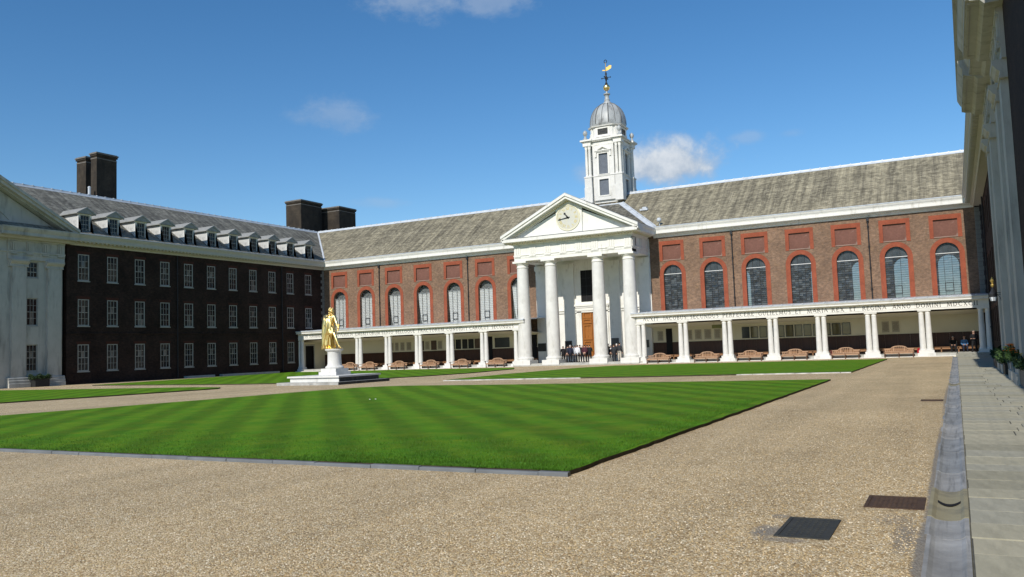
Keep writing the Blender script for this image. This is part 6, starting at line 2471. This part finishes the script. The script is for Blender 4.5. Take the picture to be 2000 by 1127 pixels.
def human(pose, q):
    """Skeleton facing +y, feet at z = 0, 1.72 m tall."""
    sw = q.uniform(-0.02, 0.02)
    if pose == 'sit':
        hip = 0.52
        vs = [(0, 0, hip), (0, -0.02, hip + 0.22), (0, -0.02, hip + 0.44), (0, 0.0, hip + 0.54), (0, 0.02, hip + 0.62), (0, 0.035, hip + 0.74), (0, 0.02, hip + 0.84)]
        legs = lambda s: [(s * 0.10, 0.02, hip - 0.02), (s * 0.14, 0.44, hip - 0.01), (s * 0.14, 0.46, 0.09), (s * 0.15, 0.62, 0.04)]
        arms = lambda s: [(s * 0.19, -0.01, hip + 0.45), (s * 0.25, 0.06, hip + 0.18), (s * 0.13, 0.30, hip + 0.10), (s * 0.09, 0.40, hip + 0.10)]
    else:
        hip = 0.90
        vs = [(0, 0, hip), (0, -0.01, hip + 0.22), (0, -0.02, hip + 0.44), (0, -0.01, hip + 0.55), (0, 0.01, hip + 0.62), (0, 0.025, hip + 0.72), (0, 0.015, hip + 0.81)]
        st = 0.03 if pose == 'stand' else 0.16
        legs = lambda s: [(s * 0.09, 0, hip - 0.06), (s * 0.10 + sw, s * st * 0.6, 0.48), (s * 0.105, s * st, 0.08), (s * 0.13, s * st + 0.17, 0.035)]
        if pose == 'clasp':
            arms = lambda s: [(s * 0.19, -0.01, hip + 0.46), (s * 0.27, -0.06, hip + 0.18), (s * 0.12, -0.15, hip + 0.02), (s * 0.04, -0.17, hip - 0.02)]
        elif pose == 'front':
            arms = lambda s: [(s * 0.19, -0.01, hip + 0.46), (s * 0.26, 0.03, hip + 0.18), (s * 0.16, 0.24, hip + 0.16), (s * 0.08, 0.30, hip + 0.18)]
        else:
            arms = lambda s: [(s * 0.19, -0.01, hip + 0.46), (s * 0.25, -0.03, hip + 0.18), (s * 0.26, 0.05, hip - 0.05), (s * 0.25, 0.09, hip - 0.15)]
    rd = [(0.18, 0.135), (0.175, 0.13), (0.19, 0.12), (0.085, 0.08), (0.066, 0.07), (0.088, 0.105), (0.078, 0.09)]
    ed = [(0, 1), (1, 2), (2, 3), (3, 4), (4, 5), (5, 6)]
    tg = ['coat', 'coat', 'coat', 'neck', 'head', 'head']
    for s in (-1, 1):
        i = len(vs)
        vs += legs(s)
        rd += [0.125, 0.085, 0.055, 0.046]
        ed += [(0, i), (i, i + 1), (i + 1, i + 2), (i + 2, i + 3)]
        tg += ['leg', 'leg', 'leg', 'shoe']
        i = len(vs)
        a = arms(s)
        vs += a
        rd += [0.085, 0.062, 0.042, 0.028]
        ed += [(2, i), (i, i + 1), (i + 1, i + 2), (i + 2, i + 3)]
        tg += ['coat', 'coat', 'coat', 'hand']
        # thumb and fingers
        w = Vector(a[3])
        d = (w - Vector(a[2])).normalized()
        side = d.cross(Vector((0, 0, 1)) if abs(d.z) < 0.8 else Vector((0, 1, 0))).normalized()
        for j, (off_, ln) in enumerate(((-0.03, 0.07), (-0.01, 0.08), (0.01, 0.078), (0.03, 0.06))):
            k = len(vs)
            p1 = w + side * off_ + d * ln
            vs.append(tuple(p1))
            rd.append(0.010)
            ed.append((i + 3, k))
            tg.append('hand')
        k = len(vs)
        vs.append(tuple(w + side * -0.055 + d * 0.015))
        rd.append(0.012)
        ed.append((i + 3, k))
        tg.append('hand')
    return vs, ed, rd, tg


def person(loc, rotz, pose, coat, legs, hair, label, seed, scale=1.0, extra=None):
    q = random.Random(seed)
    r = root('person', loc, label, 'person', 'people at the portico door' if loc[0] < -20 else 'people seated under the right colonnade')
    vs, ed, rd, tg = human(pose, q)
    mats_ = [SKIN, CLOTH[coat], CLOTH[legs], CLOTH['black'], HAIR[hair]]
    hz = vs[5][2]

    def pick(t, c):
        if t == 'head':
            return 4 if (c.z > hz + 0.055 or (c.y < vs[5][1] - 0.01 and c.z > hz - 0.06)) else 0
        return {'coat': 1, 'neck': 0, 'leg': 2, 'shoe': 3, 'hand': 0}[t]
    me_ = skin_mesh('body', vs, ed, rd, tg, mats_, 0, 2, (0, 0, 0), rotz, scale, pick)
    put('body', me_, r, loc)
    # nose and ears
    b = MB()
    hx, hy, hz2 = vs[5]
    b.mesh([(-0.014, hy + 0.085, hz2 - 0.02), (0.014, hy + 0.085, hz2 - 0.02), (0, hy + 0.125, hz2 - 0.015), (0, hy + 0.09, hz2 + 0.035)], [(0, 1, 2), (0, 2, 3), (1, 3, 2)])
    for s in (-1, 1):
        b.sphere((s * 0.085, hy, hz2), 0.026, 4)
    ca_, sa_ = math.cos(rotz), math.sin(rotz)
    b.v = [((x * ca_ - y * sa_) * scale + loc[0], (x * sa_ + y * ca_) * scale + loc[1], z * scale + loc[2]) for x, y, z in b.v]
    b.build('face', SKIN, r, smooth=60)
    b = MB()
    for s in (-1, 1):
        b.sphere((s * 0.03, hy + 0.088, hz2 + 0.03), 0.010, 4)
    b.box(-0.025, 0.025, hy + 0.086, hy + 0.096, hz2 - 0.058, hz2 - 0.050)
    b.v = [((x * ca_ - y * sa_) * scale + loc[0], (x * sa_ + y * ca_) * scale + loc[1], z * scale + loc[2]) for x, y, z in b.v]
    b.build('eyes_and_mouth', HAIR['dark'], r)
    if pose != 'sit':
        # jacket skirt below the waist
        b = MB()
        b.lathe([(0.150, 1.02), (0.168, 0.92), (0.178, 0.80), (0.172, 0.795)], 0, 0, 14)
        b.v = [((x * 1.02 * ca_ - y * 0.74 * sa_) * scale + loc[0], (x * 1.02 * sa_ + y * 0.74 * ca_) * scale + loc[1], z * scale + loc[2]) for x, y, z in b.v]
        b.build('jacket_hem', CLOTH[coat], r, smooth=60)
    if extra == 'collar':
        b = MB()
        b.lathe([(0.10, 1.40), (0.165, 1.37), (0.18, 1.30), (0.17, 1.29)], 0, -0.02, 14)
        b.v = [((x * 1.05 * ca_ - y * 0.8 * sa_) * scale + loc[0], (x * 1.05 * sa_ + y * 0.8 * ca_) * scale + loc[1], z * scale + loc[2]) for x, y, z in b.v]
        b.build('collar', CLOTH['white'], r, smooth=60)
    return r


PEO = [  # x, y, facing, pose, coat, legs, hair, scale, label
    (-34.85, 77.0, 0.3, 'stand', 'black', 'black', 'dark', 0.97, 'person in black half hidden beside the second portico column', None),
    (-34.45, 76.2, -0.2, 'step', 'black', 'charcoal', 'dark', 0.90, 'short person in black at the left end of the door group', None),
    (-34.05, 76.6, 0.0, 'clasp', 'charcoal', 'charcoal', 'dark', 1.0, 'person in charcoal suit just right of the short person', None),
    (-33.72, 76.2, 0.1, 'stand', 'navy', 'black', 'grey', 1.03, 'tall grey haired person in dark navy jacket', None),
    (-33.15, 76.2, -0.3, 'front', 'lightgrey', 'charcoal', 'dark', 1.0, 'person in light grey top and dark trousers', None),
    (-32.78, 76.0, 0.1, 'step', 'white', 'black', 'brown', 1.01, 'person in bright white shirt and black trousers', None),
    (-32.42, 77.0, 0.0, 'stand', 'charcoal', 'charcoal', 'dark', 1.02, 'person in charcoal behind the white shirt', None),
    (-31.98, 76.3, 0.1, 'clasp', 'plum', 'black', 'dark', 1.01, 'person in plum jacket seen from behind', None),
    (-31.52, 77.1, 0.2, 'front', 'black', 'black', 'brown', 1.0, 'person in black partly hidden behind the plum jacket', None),
    (-31.18, 76.2, 0.4, 'stand', 'black', 'black', 'brown', 0.99, 'person in black with white collar near the third column', 'collar'),
    (-33.48, 77.2, 0.1, 'front', 'black', 'charcoal', 'dark', 0.99, 'person in black behind the light grey top', None),
    (-32.15, 76.9, -0.1, 'stand', 'black', 'black', 'grey', 1.0, 'grey haired person in black between the white shirt and plum jacket', None),
    (-31.72, 76.0, 0.3, 'step', 'navy', 'black', 'dark', 1.0, 'person in navy right of the plum jacket', None),
    (-29.45, 76.0, 0.0, 'stand', 'charcoal', 'charcoal', 'brown', 0.97, 'brown haired person in charcoal in the right hand group', None),
    (-30.30, 76.6, -0.4, 'stand', 'black', 'black', 'dark', 1.03, 'person in black leaning just right of the third column', None),
    (-29.72, 76.3, 0.2, 'clasp', 'black', 'black', 'dark', 0.93, 'person in black with pale collar in the right hand group', 'collar'),
    (-29.20, 76.8, 0.0, 'front', 'charcoal', 'black', 'white', 1.01, 'white haired person in charcoal in the right hand group', None),
    (-28.62, 76.2, -0.2, 'stand', 'charcoal', 'tan', 'dark', 1.06, 'tall person in dark jacket and pale trousers near the fourth column', None),
]
left_group = sorted([p for p in PEO if p[0] < -31.3], key=lambda p: p[0])
right_group = sorted([p for p in PEO if p[0] >= -31.3], key=lambda p: p[0])
placed = []
for grp, x0, dx in ((left_group, -34.95, 0.262), (right_group, -30.42, 0.30)):
    for i, p in enumerate(grp):
        y = 76.15 + (0.0, 0.42, 0.2)[i % 3]
        placed.append(((x0 + dx * i) * y / 76.2, y) + p[2:])
for i, (x, y, rz, po, co, le, ha, sc_, lab, ex) in enumerate(placed):
    person((x, y, 0.25), rz, po, co, le, ha, lab, 40 + i, sc_, ex)
person((-0.26, 79.25, 0.22), PI, 'sit', 'black', 'black', 'grey', 'person in black seated leftmost on the right wall bench', 60)
person((0.58, 79.25, 0.22), PI + 0.1, 'sit', 'blue', 'navy', 'dark', 'person in blue shirt seated on the right wall bench', 61)
person((1.25, 76.7, 0.25), PI - 0.3, 'front', 'black', 'black', 'white', 'white haired person in black standing by the end column', 62, 1.0)
# small bags and items on the colonnade floor
for x, y, lab, m_ in ((-2.75, 76.2, 'small red bag on the colonnade floor right of the last bench', CLOTH['red']), (-9.6, 76.4, 'dark red bag on the colonnade floor behind a bench', mat('maroon_bag', (0.12, 0.01, 0.015), 0.7))):
    b = MB()
    b.prism([(x - 0.17, 0.25), (x + 0.17, 0.25), (x + 0.15, 0.62), (x + 0.08, 0.70), (x - 0.08, 0.70), (x - 0.15, 0.62)], lambda u, d, z: (u, y - d, z), -0.10, 0.10)
    r = b.build('bag', m_, loc=(x, y, 0.25))
    tag(r, lab, 'bag')
    b = MB()
    for k in range(8):
        a0, a1 = PI * k / 8, PI * (k + 1) / 8
        b.tube((x + 0.08 * math.cos(a0), y, 0.70 + 0.10 * math.sin(a0)), (x + 0.08 * math.cos(a1), y, 0.70 + 0.10 * math.sin(a1)), 0.012, n=5)
    b.build('handle', IRON, r)

# ------------------------------------------------------------------ gilded statue in Roman dress
statue = root('statue', (SX, SY, 2.165), 'gilded statue of a robed man in Roman dress on the round pedestal', 'statue')
sv = [(-0.22, 0, 1.42), (-0.20, 0, 1.72), (-0.20, 0, 2.00), (-0.19, -0.02, 2.16), (-0.17, -0.05, 2.25), (-0.155, -0.08, 2.38), (-0.16, -0.07, 2.52)]
sr = [(0.25, 0.22), (0.24, 0.20), (0.30, 0.20), (0.12, 0.11), (0.095, 0.10), (0.125, 0.15), (0.115, 0.13)]
se = [(0, 1), (1, 2), (2, 3), (3, 4), (4, 5), (5, 6)]


def limb(at, pts, rs):
    p = at
    for q_, r_ in zip(pts, rs):
        sv.append(q_)
        sr.append(r_)
        se.append((p, len(sv) - 1))
        p = len(sv) - 1
    return p


limb(0, [(-0.10, -0.02, 1.26), (0.20, -0.14, 0.84), (0.36, -0.16, 0.50), (0.54, -0.16, 0.12), (0.76, -0.24, 0.045)], [0.16, 0.115, 0.095, 0.060, 0.055])
limb(0, [(-0.34, 0.02, 1.24), (-0.36, -0.06, 0.74), (-0.36, 0.02, 0.14), (-0.26, -0.24, 0.05)], [0.17, 0.12, 0.075, 0.065])
hnd = limb(2, [(0.10, -0.02, 2.04), (0.24, -0.05, 1.68), (0.42, -0.14, 1.42), (0.50, -0.17, 1.32)], [0.13, 0.10, 0.07, 0.06])
for dx, dy in ((0.05, 0.04), (0.06, 0.0), (0.06, -0.04), (0.03, -0.07)):
    limb(hnd, [(0.50 + dx, -0.17 + dy, 1.25), (0.47 + dx * 0.6, -0.17 + dy, 1.19)], [0.022, 0.018])
limb(hnd, [(0.44, -0.22, 1.27)], [0.022])
hl = limb(2, [(-0.52, 0.02, 2.02), (-0.64, -0.08, 1.62), (-0.46, -0.28, 1.46), (-0.38, -0.34, 1.46)], [0.14, 0.10, 0.075, 0.065])
for dz in (0.04, 0.01, -0.02, -0.05):
    limb(hl, [(-0.31, -0.37, 1.46 + dz), (-0.28, -0.33, 1.45 + dz)], [0.022, 0.018])
limb(hl, [(-0.37, -0.34, 1.54)], [0.022])
bm_ = skin_mesh('statue_body', sv, se, sr, [0] * len(se), [GOLD], 0, 2)
put('body', bm_, statue, (SX, SY, 2.165))
O = Vector((SX, SY, 2.165))
# wig curls, laurel and nose
b = MB()
q = random.Random(5)
for i in range(46):
    a = q.uniform(0, 2 * PI)
    zz = q.uniform(2.12, 2.58)
    rr_ = 0.145 if zz < 2.45 else 0.12
    if -2.3 < a - 2 * PI < -0.9 and zz > 2.25 and zz < 2.5:
        continue
    b.sphere((O.x - 0.16 + rr_ * math.cos(a), O.y - 0.05 + rr_ * math.sin(a), O.z + zz), q.uniform(0.045, 0.07), 4)
b.build('curled_hair', GOLD, statue, smooth=70)
b = MB()
b.mesh([(O.x - 0.185, O.y - 0.20, O.z + 2.36), (O.x - 0.125, O.y - 0.20, O.z + 2.36), (O.x - 0.155, O.y - 0.255, O.z + 2.37), (O.x - 0.155, O.y - 0.20, O.z + 2.44)], [(0, 1, 2), (0, 2, 3), (1, 3, 2)])
b.build('nose', GOLD, statue)


def cloth(name, rings, nseg, fold, seed, a0=0.0, a1=2 * PI, thick=0.03):
    """Draped cloth: rings (cx, cy, z, rx, ry); folds deepen downwards."""
    q = random.Random(seed)
    ph = [q.uniform(0, 2 * PI) for _ in range(4)]
    b = MB()
    full = abs(a1 - a0 - 2 * PI) < 1e-6
    vs, N_ = [], nseg if full else nseg + 1
    m_ = len(rings)
    for j, (cx, cy, z, rx, ry) in enumerate(rings):
        t = j / (m_ - 1)
        for i in range(N_):
            a = a0 + (a1 - a0) * i / nseg
            f = fold * (0.45 + 0.75 * t) * (abs(math.sin(3.5 * a + ph[0] + 1.9 * t)) * 1.5 - 0.7 + math.sin(9 * a + ph[1] - 2.6 * t) * 0.5 + math.sin(17 * a + ph[2]) * 0.25)
            f2 = fold * 1.1 * math.sin(11 * t + 2.5 * a + ph[3])
            vs.append((O.x + cx + (rx + f) * math.cos(a), O.y + cy + (ry + f) * math.sin(a), O.z + z + f2))
    fs = []
    for j in range(m_ - 1):
        for i in range(nseg):
            i2 = (i + 1) % N_
            fs.append((j * N_ + i, j * N_ + i2, (j + 1) * N_ + i2, (j + 1) * N_ + i))
    b.mesh(vs, fs)
    o = b.build(name, GOLD, statue, smooth=75)
    sm = o.modifiers.new('thickness', 'SOLIDIFY')
    sm.thickness = thick
    return o


cloth('cloak', [(-0.34, 0.02, 2.16, 0.26, 0.22), (-0.40, 0.03, 2.08, 0.36, 0.27), (-0.44, 0.03, 1.90, 0.40, 0.30), (-0.48, 0.03, 1.60, 0.40, 0.32), (-0.50, 0.03, 1.25, 0.39, 0.33), (-0.50, 0.04, 0.90, 0.40, 0.34), (-0.50, 0.05, 0.55, 0.42, 0.36), (-0.50, 0.06, 0.25, 0.44, 0.38), (-0.50, 0.06, 0.02, 0.46, 0.40)], 72, 0.042, 3, PI * 0.05, PI * 1.80)
cloth('cloak_swag', [(-0.46, -0.06, 2.10, 0.20, 0.20), (-0.38, -0.08, 1.86, 0.30, 0.25), (-0.30, -0.08, 1.58, 0.34, 0.27), (-0.30, -0.09, 1.30, 0.34, 0.28), (-0.40, -0.10, 0.98, 0.29, 0.27), (-0.48, -0.10, 0.62, 0.27, 0.26), (-0.52, -0.09, 0.30, 0.27, 0.26), (-0.54, -0.08, 0.03, 0.28, 0.26)], 64, 0.038, 9, PI * 0.85, PI * 2.05)
cloth('tunic', [(-0.20, -0.01, 1.62, 0.27, 0.23), (-0.20, -0.02, 1.42, 0.29, 0.25), (-0.16, -0.03, 1.20, 0.33, 0.27), (-0.13, -0.04, 1.02, 0.32, 0.27), (-0.12, -0.05, 0.92, 0.33, 0.28)], 72, 0.028, 12)
b = MB()
b.tube((O.x + 0.52, O.y - 0.26, O.z + 1.10), (O.x + 0.50, O.y - 0.10, O.z + 1.52), 0.035, n=8)
b.build('baton', GILT, statue, smooth=40)
b = MB()
b.lathe([(0.53, 2.166), (0.53, 2.20), (0.49, 2.215), (0.0, 2.215)], SX - 0.0, SY, 32)
b.build('base_disc', GOLD, statue, smooth=35)

# ------------------------------------------------------------------ lantern on the right pavilion
LXp, LYp, LZp = 1.56, 42.3, 3.30
lamp = root('wall_lantern', (1.83, LYp, LZp), 'black wall lantern with gilt crown on an iron bracket at the right', 'lantern')
b = MB()
b.tube((1.85, LYp, LZp + 0.17), (LXp, LYp, LZp + 0.17), 0.016, n=6)
b.tube((1.85, LYp, LZp + 0.10), (LXp, LYp, LZp + 0.10), 0.012, n=6)
for i in range(8):
    a0, a1 = PI / 2 * i / 8, PI / 2 * (i + 1) / 8
    b.tube((1.85 - 0.26 * (1 - math.cos(a0)), LYp, LZp + 0.12 - 0.30 * (1 - math.sin(a0))), (1.85 - 0.26 * (1 - math.cos(a1)), LYp, LZp + 0.12 - 0.30 * (1 - math.sin(a1))), 0.011, n=5)
b.build('bracket', IRON, lamp)
b = MB()
b.lathe([(0.13, LZp + 0.0), (0.16, LZp + 0.02), (0.17, LZp + 0.12), (0.15, LZp + 0.17), (0.09, LZp + 0.26), (0.05, LZp + 0.34), (0.03, LZp + 0.42)], LXp, LYp, 8)
b.build('hood', IRON, lamp)
b = MB()
b.lathe([(0.11, LZp - 0.18), (0.15, LZp - 0.01)], LXp, LYp, 8)
b.build('glass', LAMPGLASS, lamp)
b = MB()
for i in range(8):
    a = 2 * PI * i / 8
    b.tube((LXp + 0.112 * math.cos(a), LYp + 0.112 * math.sin(a), LZp - 0.19), (LXp + 0.152 * math.cos(a), LYp + 0.152 * math.sin(a), LZp), 0.009, n=4)
b.lathe([(0.02, LZp - 0.24), (0.11, LZp - 0.2), (0.115, LZp - 0.175)], LXp, LYp, 8)
b.build('cage', IRON, lamp)
b = MB()
b.sphere((LXp, LYp, LZp + 0.52), 0.075, 6)
b.lathe([(0.02, LZp + 0.42), (0.05, LZp + 0.46), (0.03, LZp + 0.60), (0.09, LZp + 0.72), (0.05, LZp + 0.78), (0.02, LZp + 0.88)], LXp, LYp, 8)
b.build('gilt_crown', GILT, lamp, smooth=50)


# ------------------------------------------------------------------ planters along the right wall, bush at the left pavilion
def plant(name, parent, x0, x1, y0, y1, z0, z1, n, m_, seed, size=0.06):
    q = random.Random(seed)
    b = MB()
    for i in range(n):
        x, y = q.uniform(x0, x1), q.uniform(y0, y1)
        bump = 0.6 + 0.4 * math.sin(y * 5.1 + seed) * math.sin(y * 2.3 + x * 7)
        z = z0 + (z1 - z0) * q.random() ** 0.8 * bump
        d = Vector((q.uniform(-1, 1), q.uniform(-1, 1), q.uniform(-0.2, 1))).normalized()
        s = d.orthogonal().normalized()
        L, W_ = size * q.uniform(0.6, 1.4), size * q.uniform(0.25, 0.45)
        p = Vector((x, y, z))
        t = d.cross(s)
        b.poly([p, p + d * L * 0.5 + s * W_ + t * 0.01, p + d * L, p + d * L * 0.5 - s * W_ + t * 0.01])
    o = b.build(name, m_, parent)
    o['kind'] = 'stuff'
    return o


def petals(name, parent, x0, x1, y0, y1, z0, z1, n, m_, seed, r=0.035):
    q = random.Random(seed)
    for i in range(n):
        b = MB()
        x, y = q.uniform(x0, x1), q.uniform(y0, y1)
        z = z0 + (z1 - z0) * q.random()
        p = Vector((x, y, z))
        for k in range(6):
            a0, a1 = 2 * PI * k / 6, 2 * PI * (k + 0.85) / 6
            rr_ = r * q.uniform(0.8, 1.3)
            b.poly([p, p + Vector((rr_ * math.cos(a0), rr_ * math.sin(a0) * 0.8, rr_ * 0.3)), p + Vector((rr_ * 1.2 * math.cos((a0 + a1) / 2), rr_ * math.sin((a0 + a1) / 2), rr_ * 0.1)), p + Vector((rr_ * math.cos(a1), rr_ * math.sin(a1) * 0.8, rr_ * 0.5))])
        b.sphere((x, y, z + 0.008), r * 0.35, 3)
        b.build(name, m_, parent)


def trough(b, x0, x1, y0, y1, h, t=0.04):
    b.prism(rect(x0, x1, y0, y1), lambda u, d, z: (u, z, d), 0.0, h, [rect(x0 + t, x1 - t, y0 + t, y1 - t)])
    b.prism(rect(x0 - 0.03, x1 + 0.03, y0 - 0.03, y1 + 0.03), lambda u, d, z: (u, z, d), h, h + 0.05, [rect(x0 + t, x1 - t, y0 + t, y1 - t)])
    b.box(x0 + t + 0.002, x1 - t - 0.002, y0 + t + 0.002, y1 - t - 0.002, 0.0, h - 0.06)


far_tub = root('planter', (1.7, 46.5, 0), 'long dark trough of leafy plants nearest the end of the right wall', 'planter', 'planters along the right wall')
b = MB()
trough(b, 1.66, 2.0, 39.2, 51.0, 0.42)
b.build('trough', TUBBLK, far_tub)
plant('foliage', far_tub, 1.60, 2.03, 39.0, 51.2, 0.42, 0.98, 2600, LEAF[0], 4, 0.13)
plant('foliage', far_tub, 1.58, 2.03, 39.0, 44.0, 0.5, 1.0, 700, LEAF[1], 6, 0.12)
petals('flower', far_tub, 1.66, 1.95, 39.2, 42.0, 0.85, 1.05, 12, FLOWER['orange'], 8, 0.05)
mid_tub = root('planter', (1.76, 35.4, 0), 'blue tub of orange and yellow flowers along the right wall', 'planter', 'planters along the right wall')
b = MB()
b.lathe([(0.30, 0.0), (0.34, 0.1), (0.385, 0.66), (0.41, 0.68), (0.41, 0.74), (0.36, 0.74), (0.35, 0.66), (0.0, 0.66)], 2.02, 34.6, 24)
b.lathe([(0.30, 0.0), (0.34, 0.1), (0.385, 0.66), (0.41, 0.68), (0.41, 0.74), (0.36, 0.74), (0.35, 0.66), (0.0, 0.66)], 2.02, 36.6, 24)
b.build('tub', TUBBLUE, mid_tub, smooth=35)
plant('foliage', mid_tub, 1.64, 2.05, 33.9, 37.6, 0.66, 1.22, 2400, LEAF[1], 14, 0.10)
plant('foliage', mid_tub, 1.64, 2.05, 33.9, 38.4, 0.60, 1.10, 1200, LEAF[0], 15, 0.10)
petals('flower', mid_tub, 1.68, 2.03, 33.9, 38.2, 0.98, 1.28, 46, FLOWER['orange'], 16, 0.05)
petals('flower', mid_tub, 1.68, 2.0, 35.0, 38.0, 0.92, 1.18, 22, FLOWER['yellow'], 17, 0.05)
petals('flower', mid_tub, 1.68, 2.0, 33.9, 37.5, 0.95, 1.25, 14, FLOWER['red'], 18, 0.045)
near_tub = root('planter', (1.9, 30.6, 0), 'grey trough of leafy plants at the right edge of the photo', 'planter', 'planters along the right wall')
b = MB()
trough(b, 1.72, 2.0, 28.6, 32.6, 0.56)
b.build('trough', TUBGREY, near_tub)
plant('foliage', near_tub, 1.66, 2.05, 28.5, 33.2, 0.55, 0.98, 1600, LEAF[0], 24, 0.10)
petals('flower', near_tub, 1.66, 1.95, 28.6, 33.0, 0.80, 1.02, 16, FLOWER['yellow'], 26, 0.04)
bush = root('planter', (XL + 0.75, 43.2, 0), 'square black planter with clipped bush between the left pavilion pilasters', 'planter')
b = MB()
b.box(XL + 0.38, XL + 1.0, 42.62, 43.86, 0.0, 0.62)
b.box(XL + 0.34, XL + 1.04, 42.58, 43.90, 0.62, 0.68)
b.build('trough', TUBBLK, bush)
plant('foliage', bush, XL + 0.3, XL + 1.05, 42.4, 44.0, 0.62, 1.05, 1500, LEAF[0], 30, 0.12)

# ------------------------------------------------------------------ ramp and handrail at the end of the pavement
b = MB()
b.mesh([(-0.1, 71.5, 0.004), (XR + 0.5, 71.5, 0.004), (XR + 0.5, 74.63, 0.245), (-0.1, 74.63, 0.245), (-0.1, 74.63, -0.1), (XR + 0.5, 74.63, -0.1), (-0.1, 71.5, -0.1), (XR + 0.5, 71.5, -0.1)], [(0, 1, 2, 3), (0, 3, 4, 6), (1, 2, 5, 7), (2, 3, 4, 5)])
tag(b.build('pavement_ramp', PAVES[1]), kind='structure')
hr = root('handrail', (0.0, 74.4, 0.0), 'thin black iron handrail where the pavement meets the right colonnade', 'handrail')
b = MB()
b.tube((0.0, 74.3, 0.0), (0.0, 74.3, 0.95), 0.03, n=8)
b.tube((0.0, 77.0, 0.2), (0.0, 77.0, 1.15), 0.03, n=8)
b.build('post', IRON, hr)
b = MB()
b.tube((0.0, 74.2, 0.93), (0.0, 77.1, 1.16), 0.028, n=8)
b.build('rail', IRON, hr)
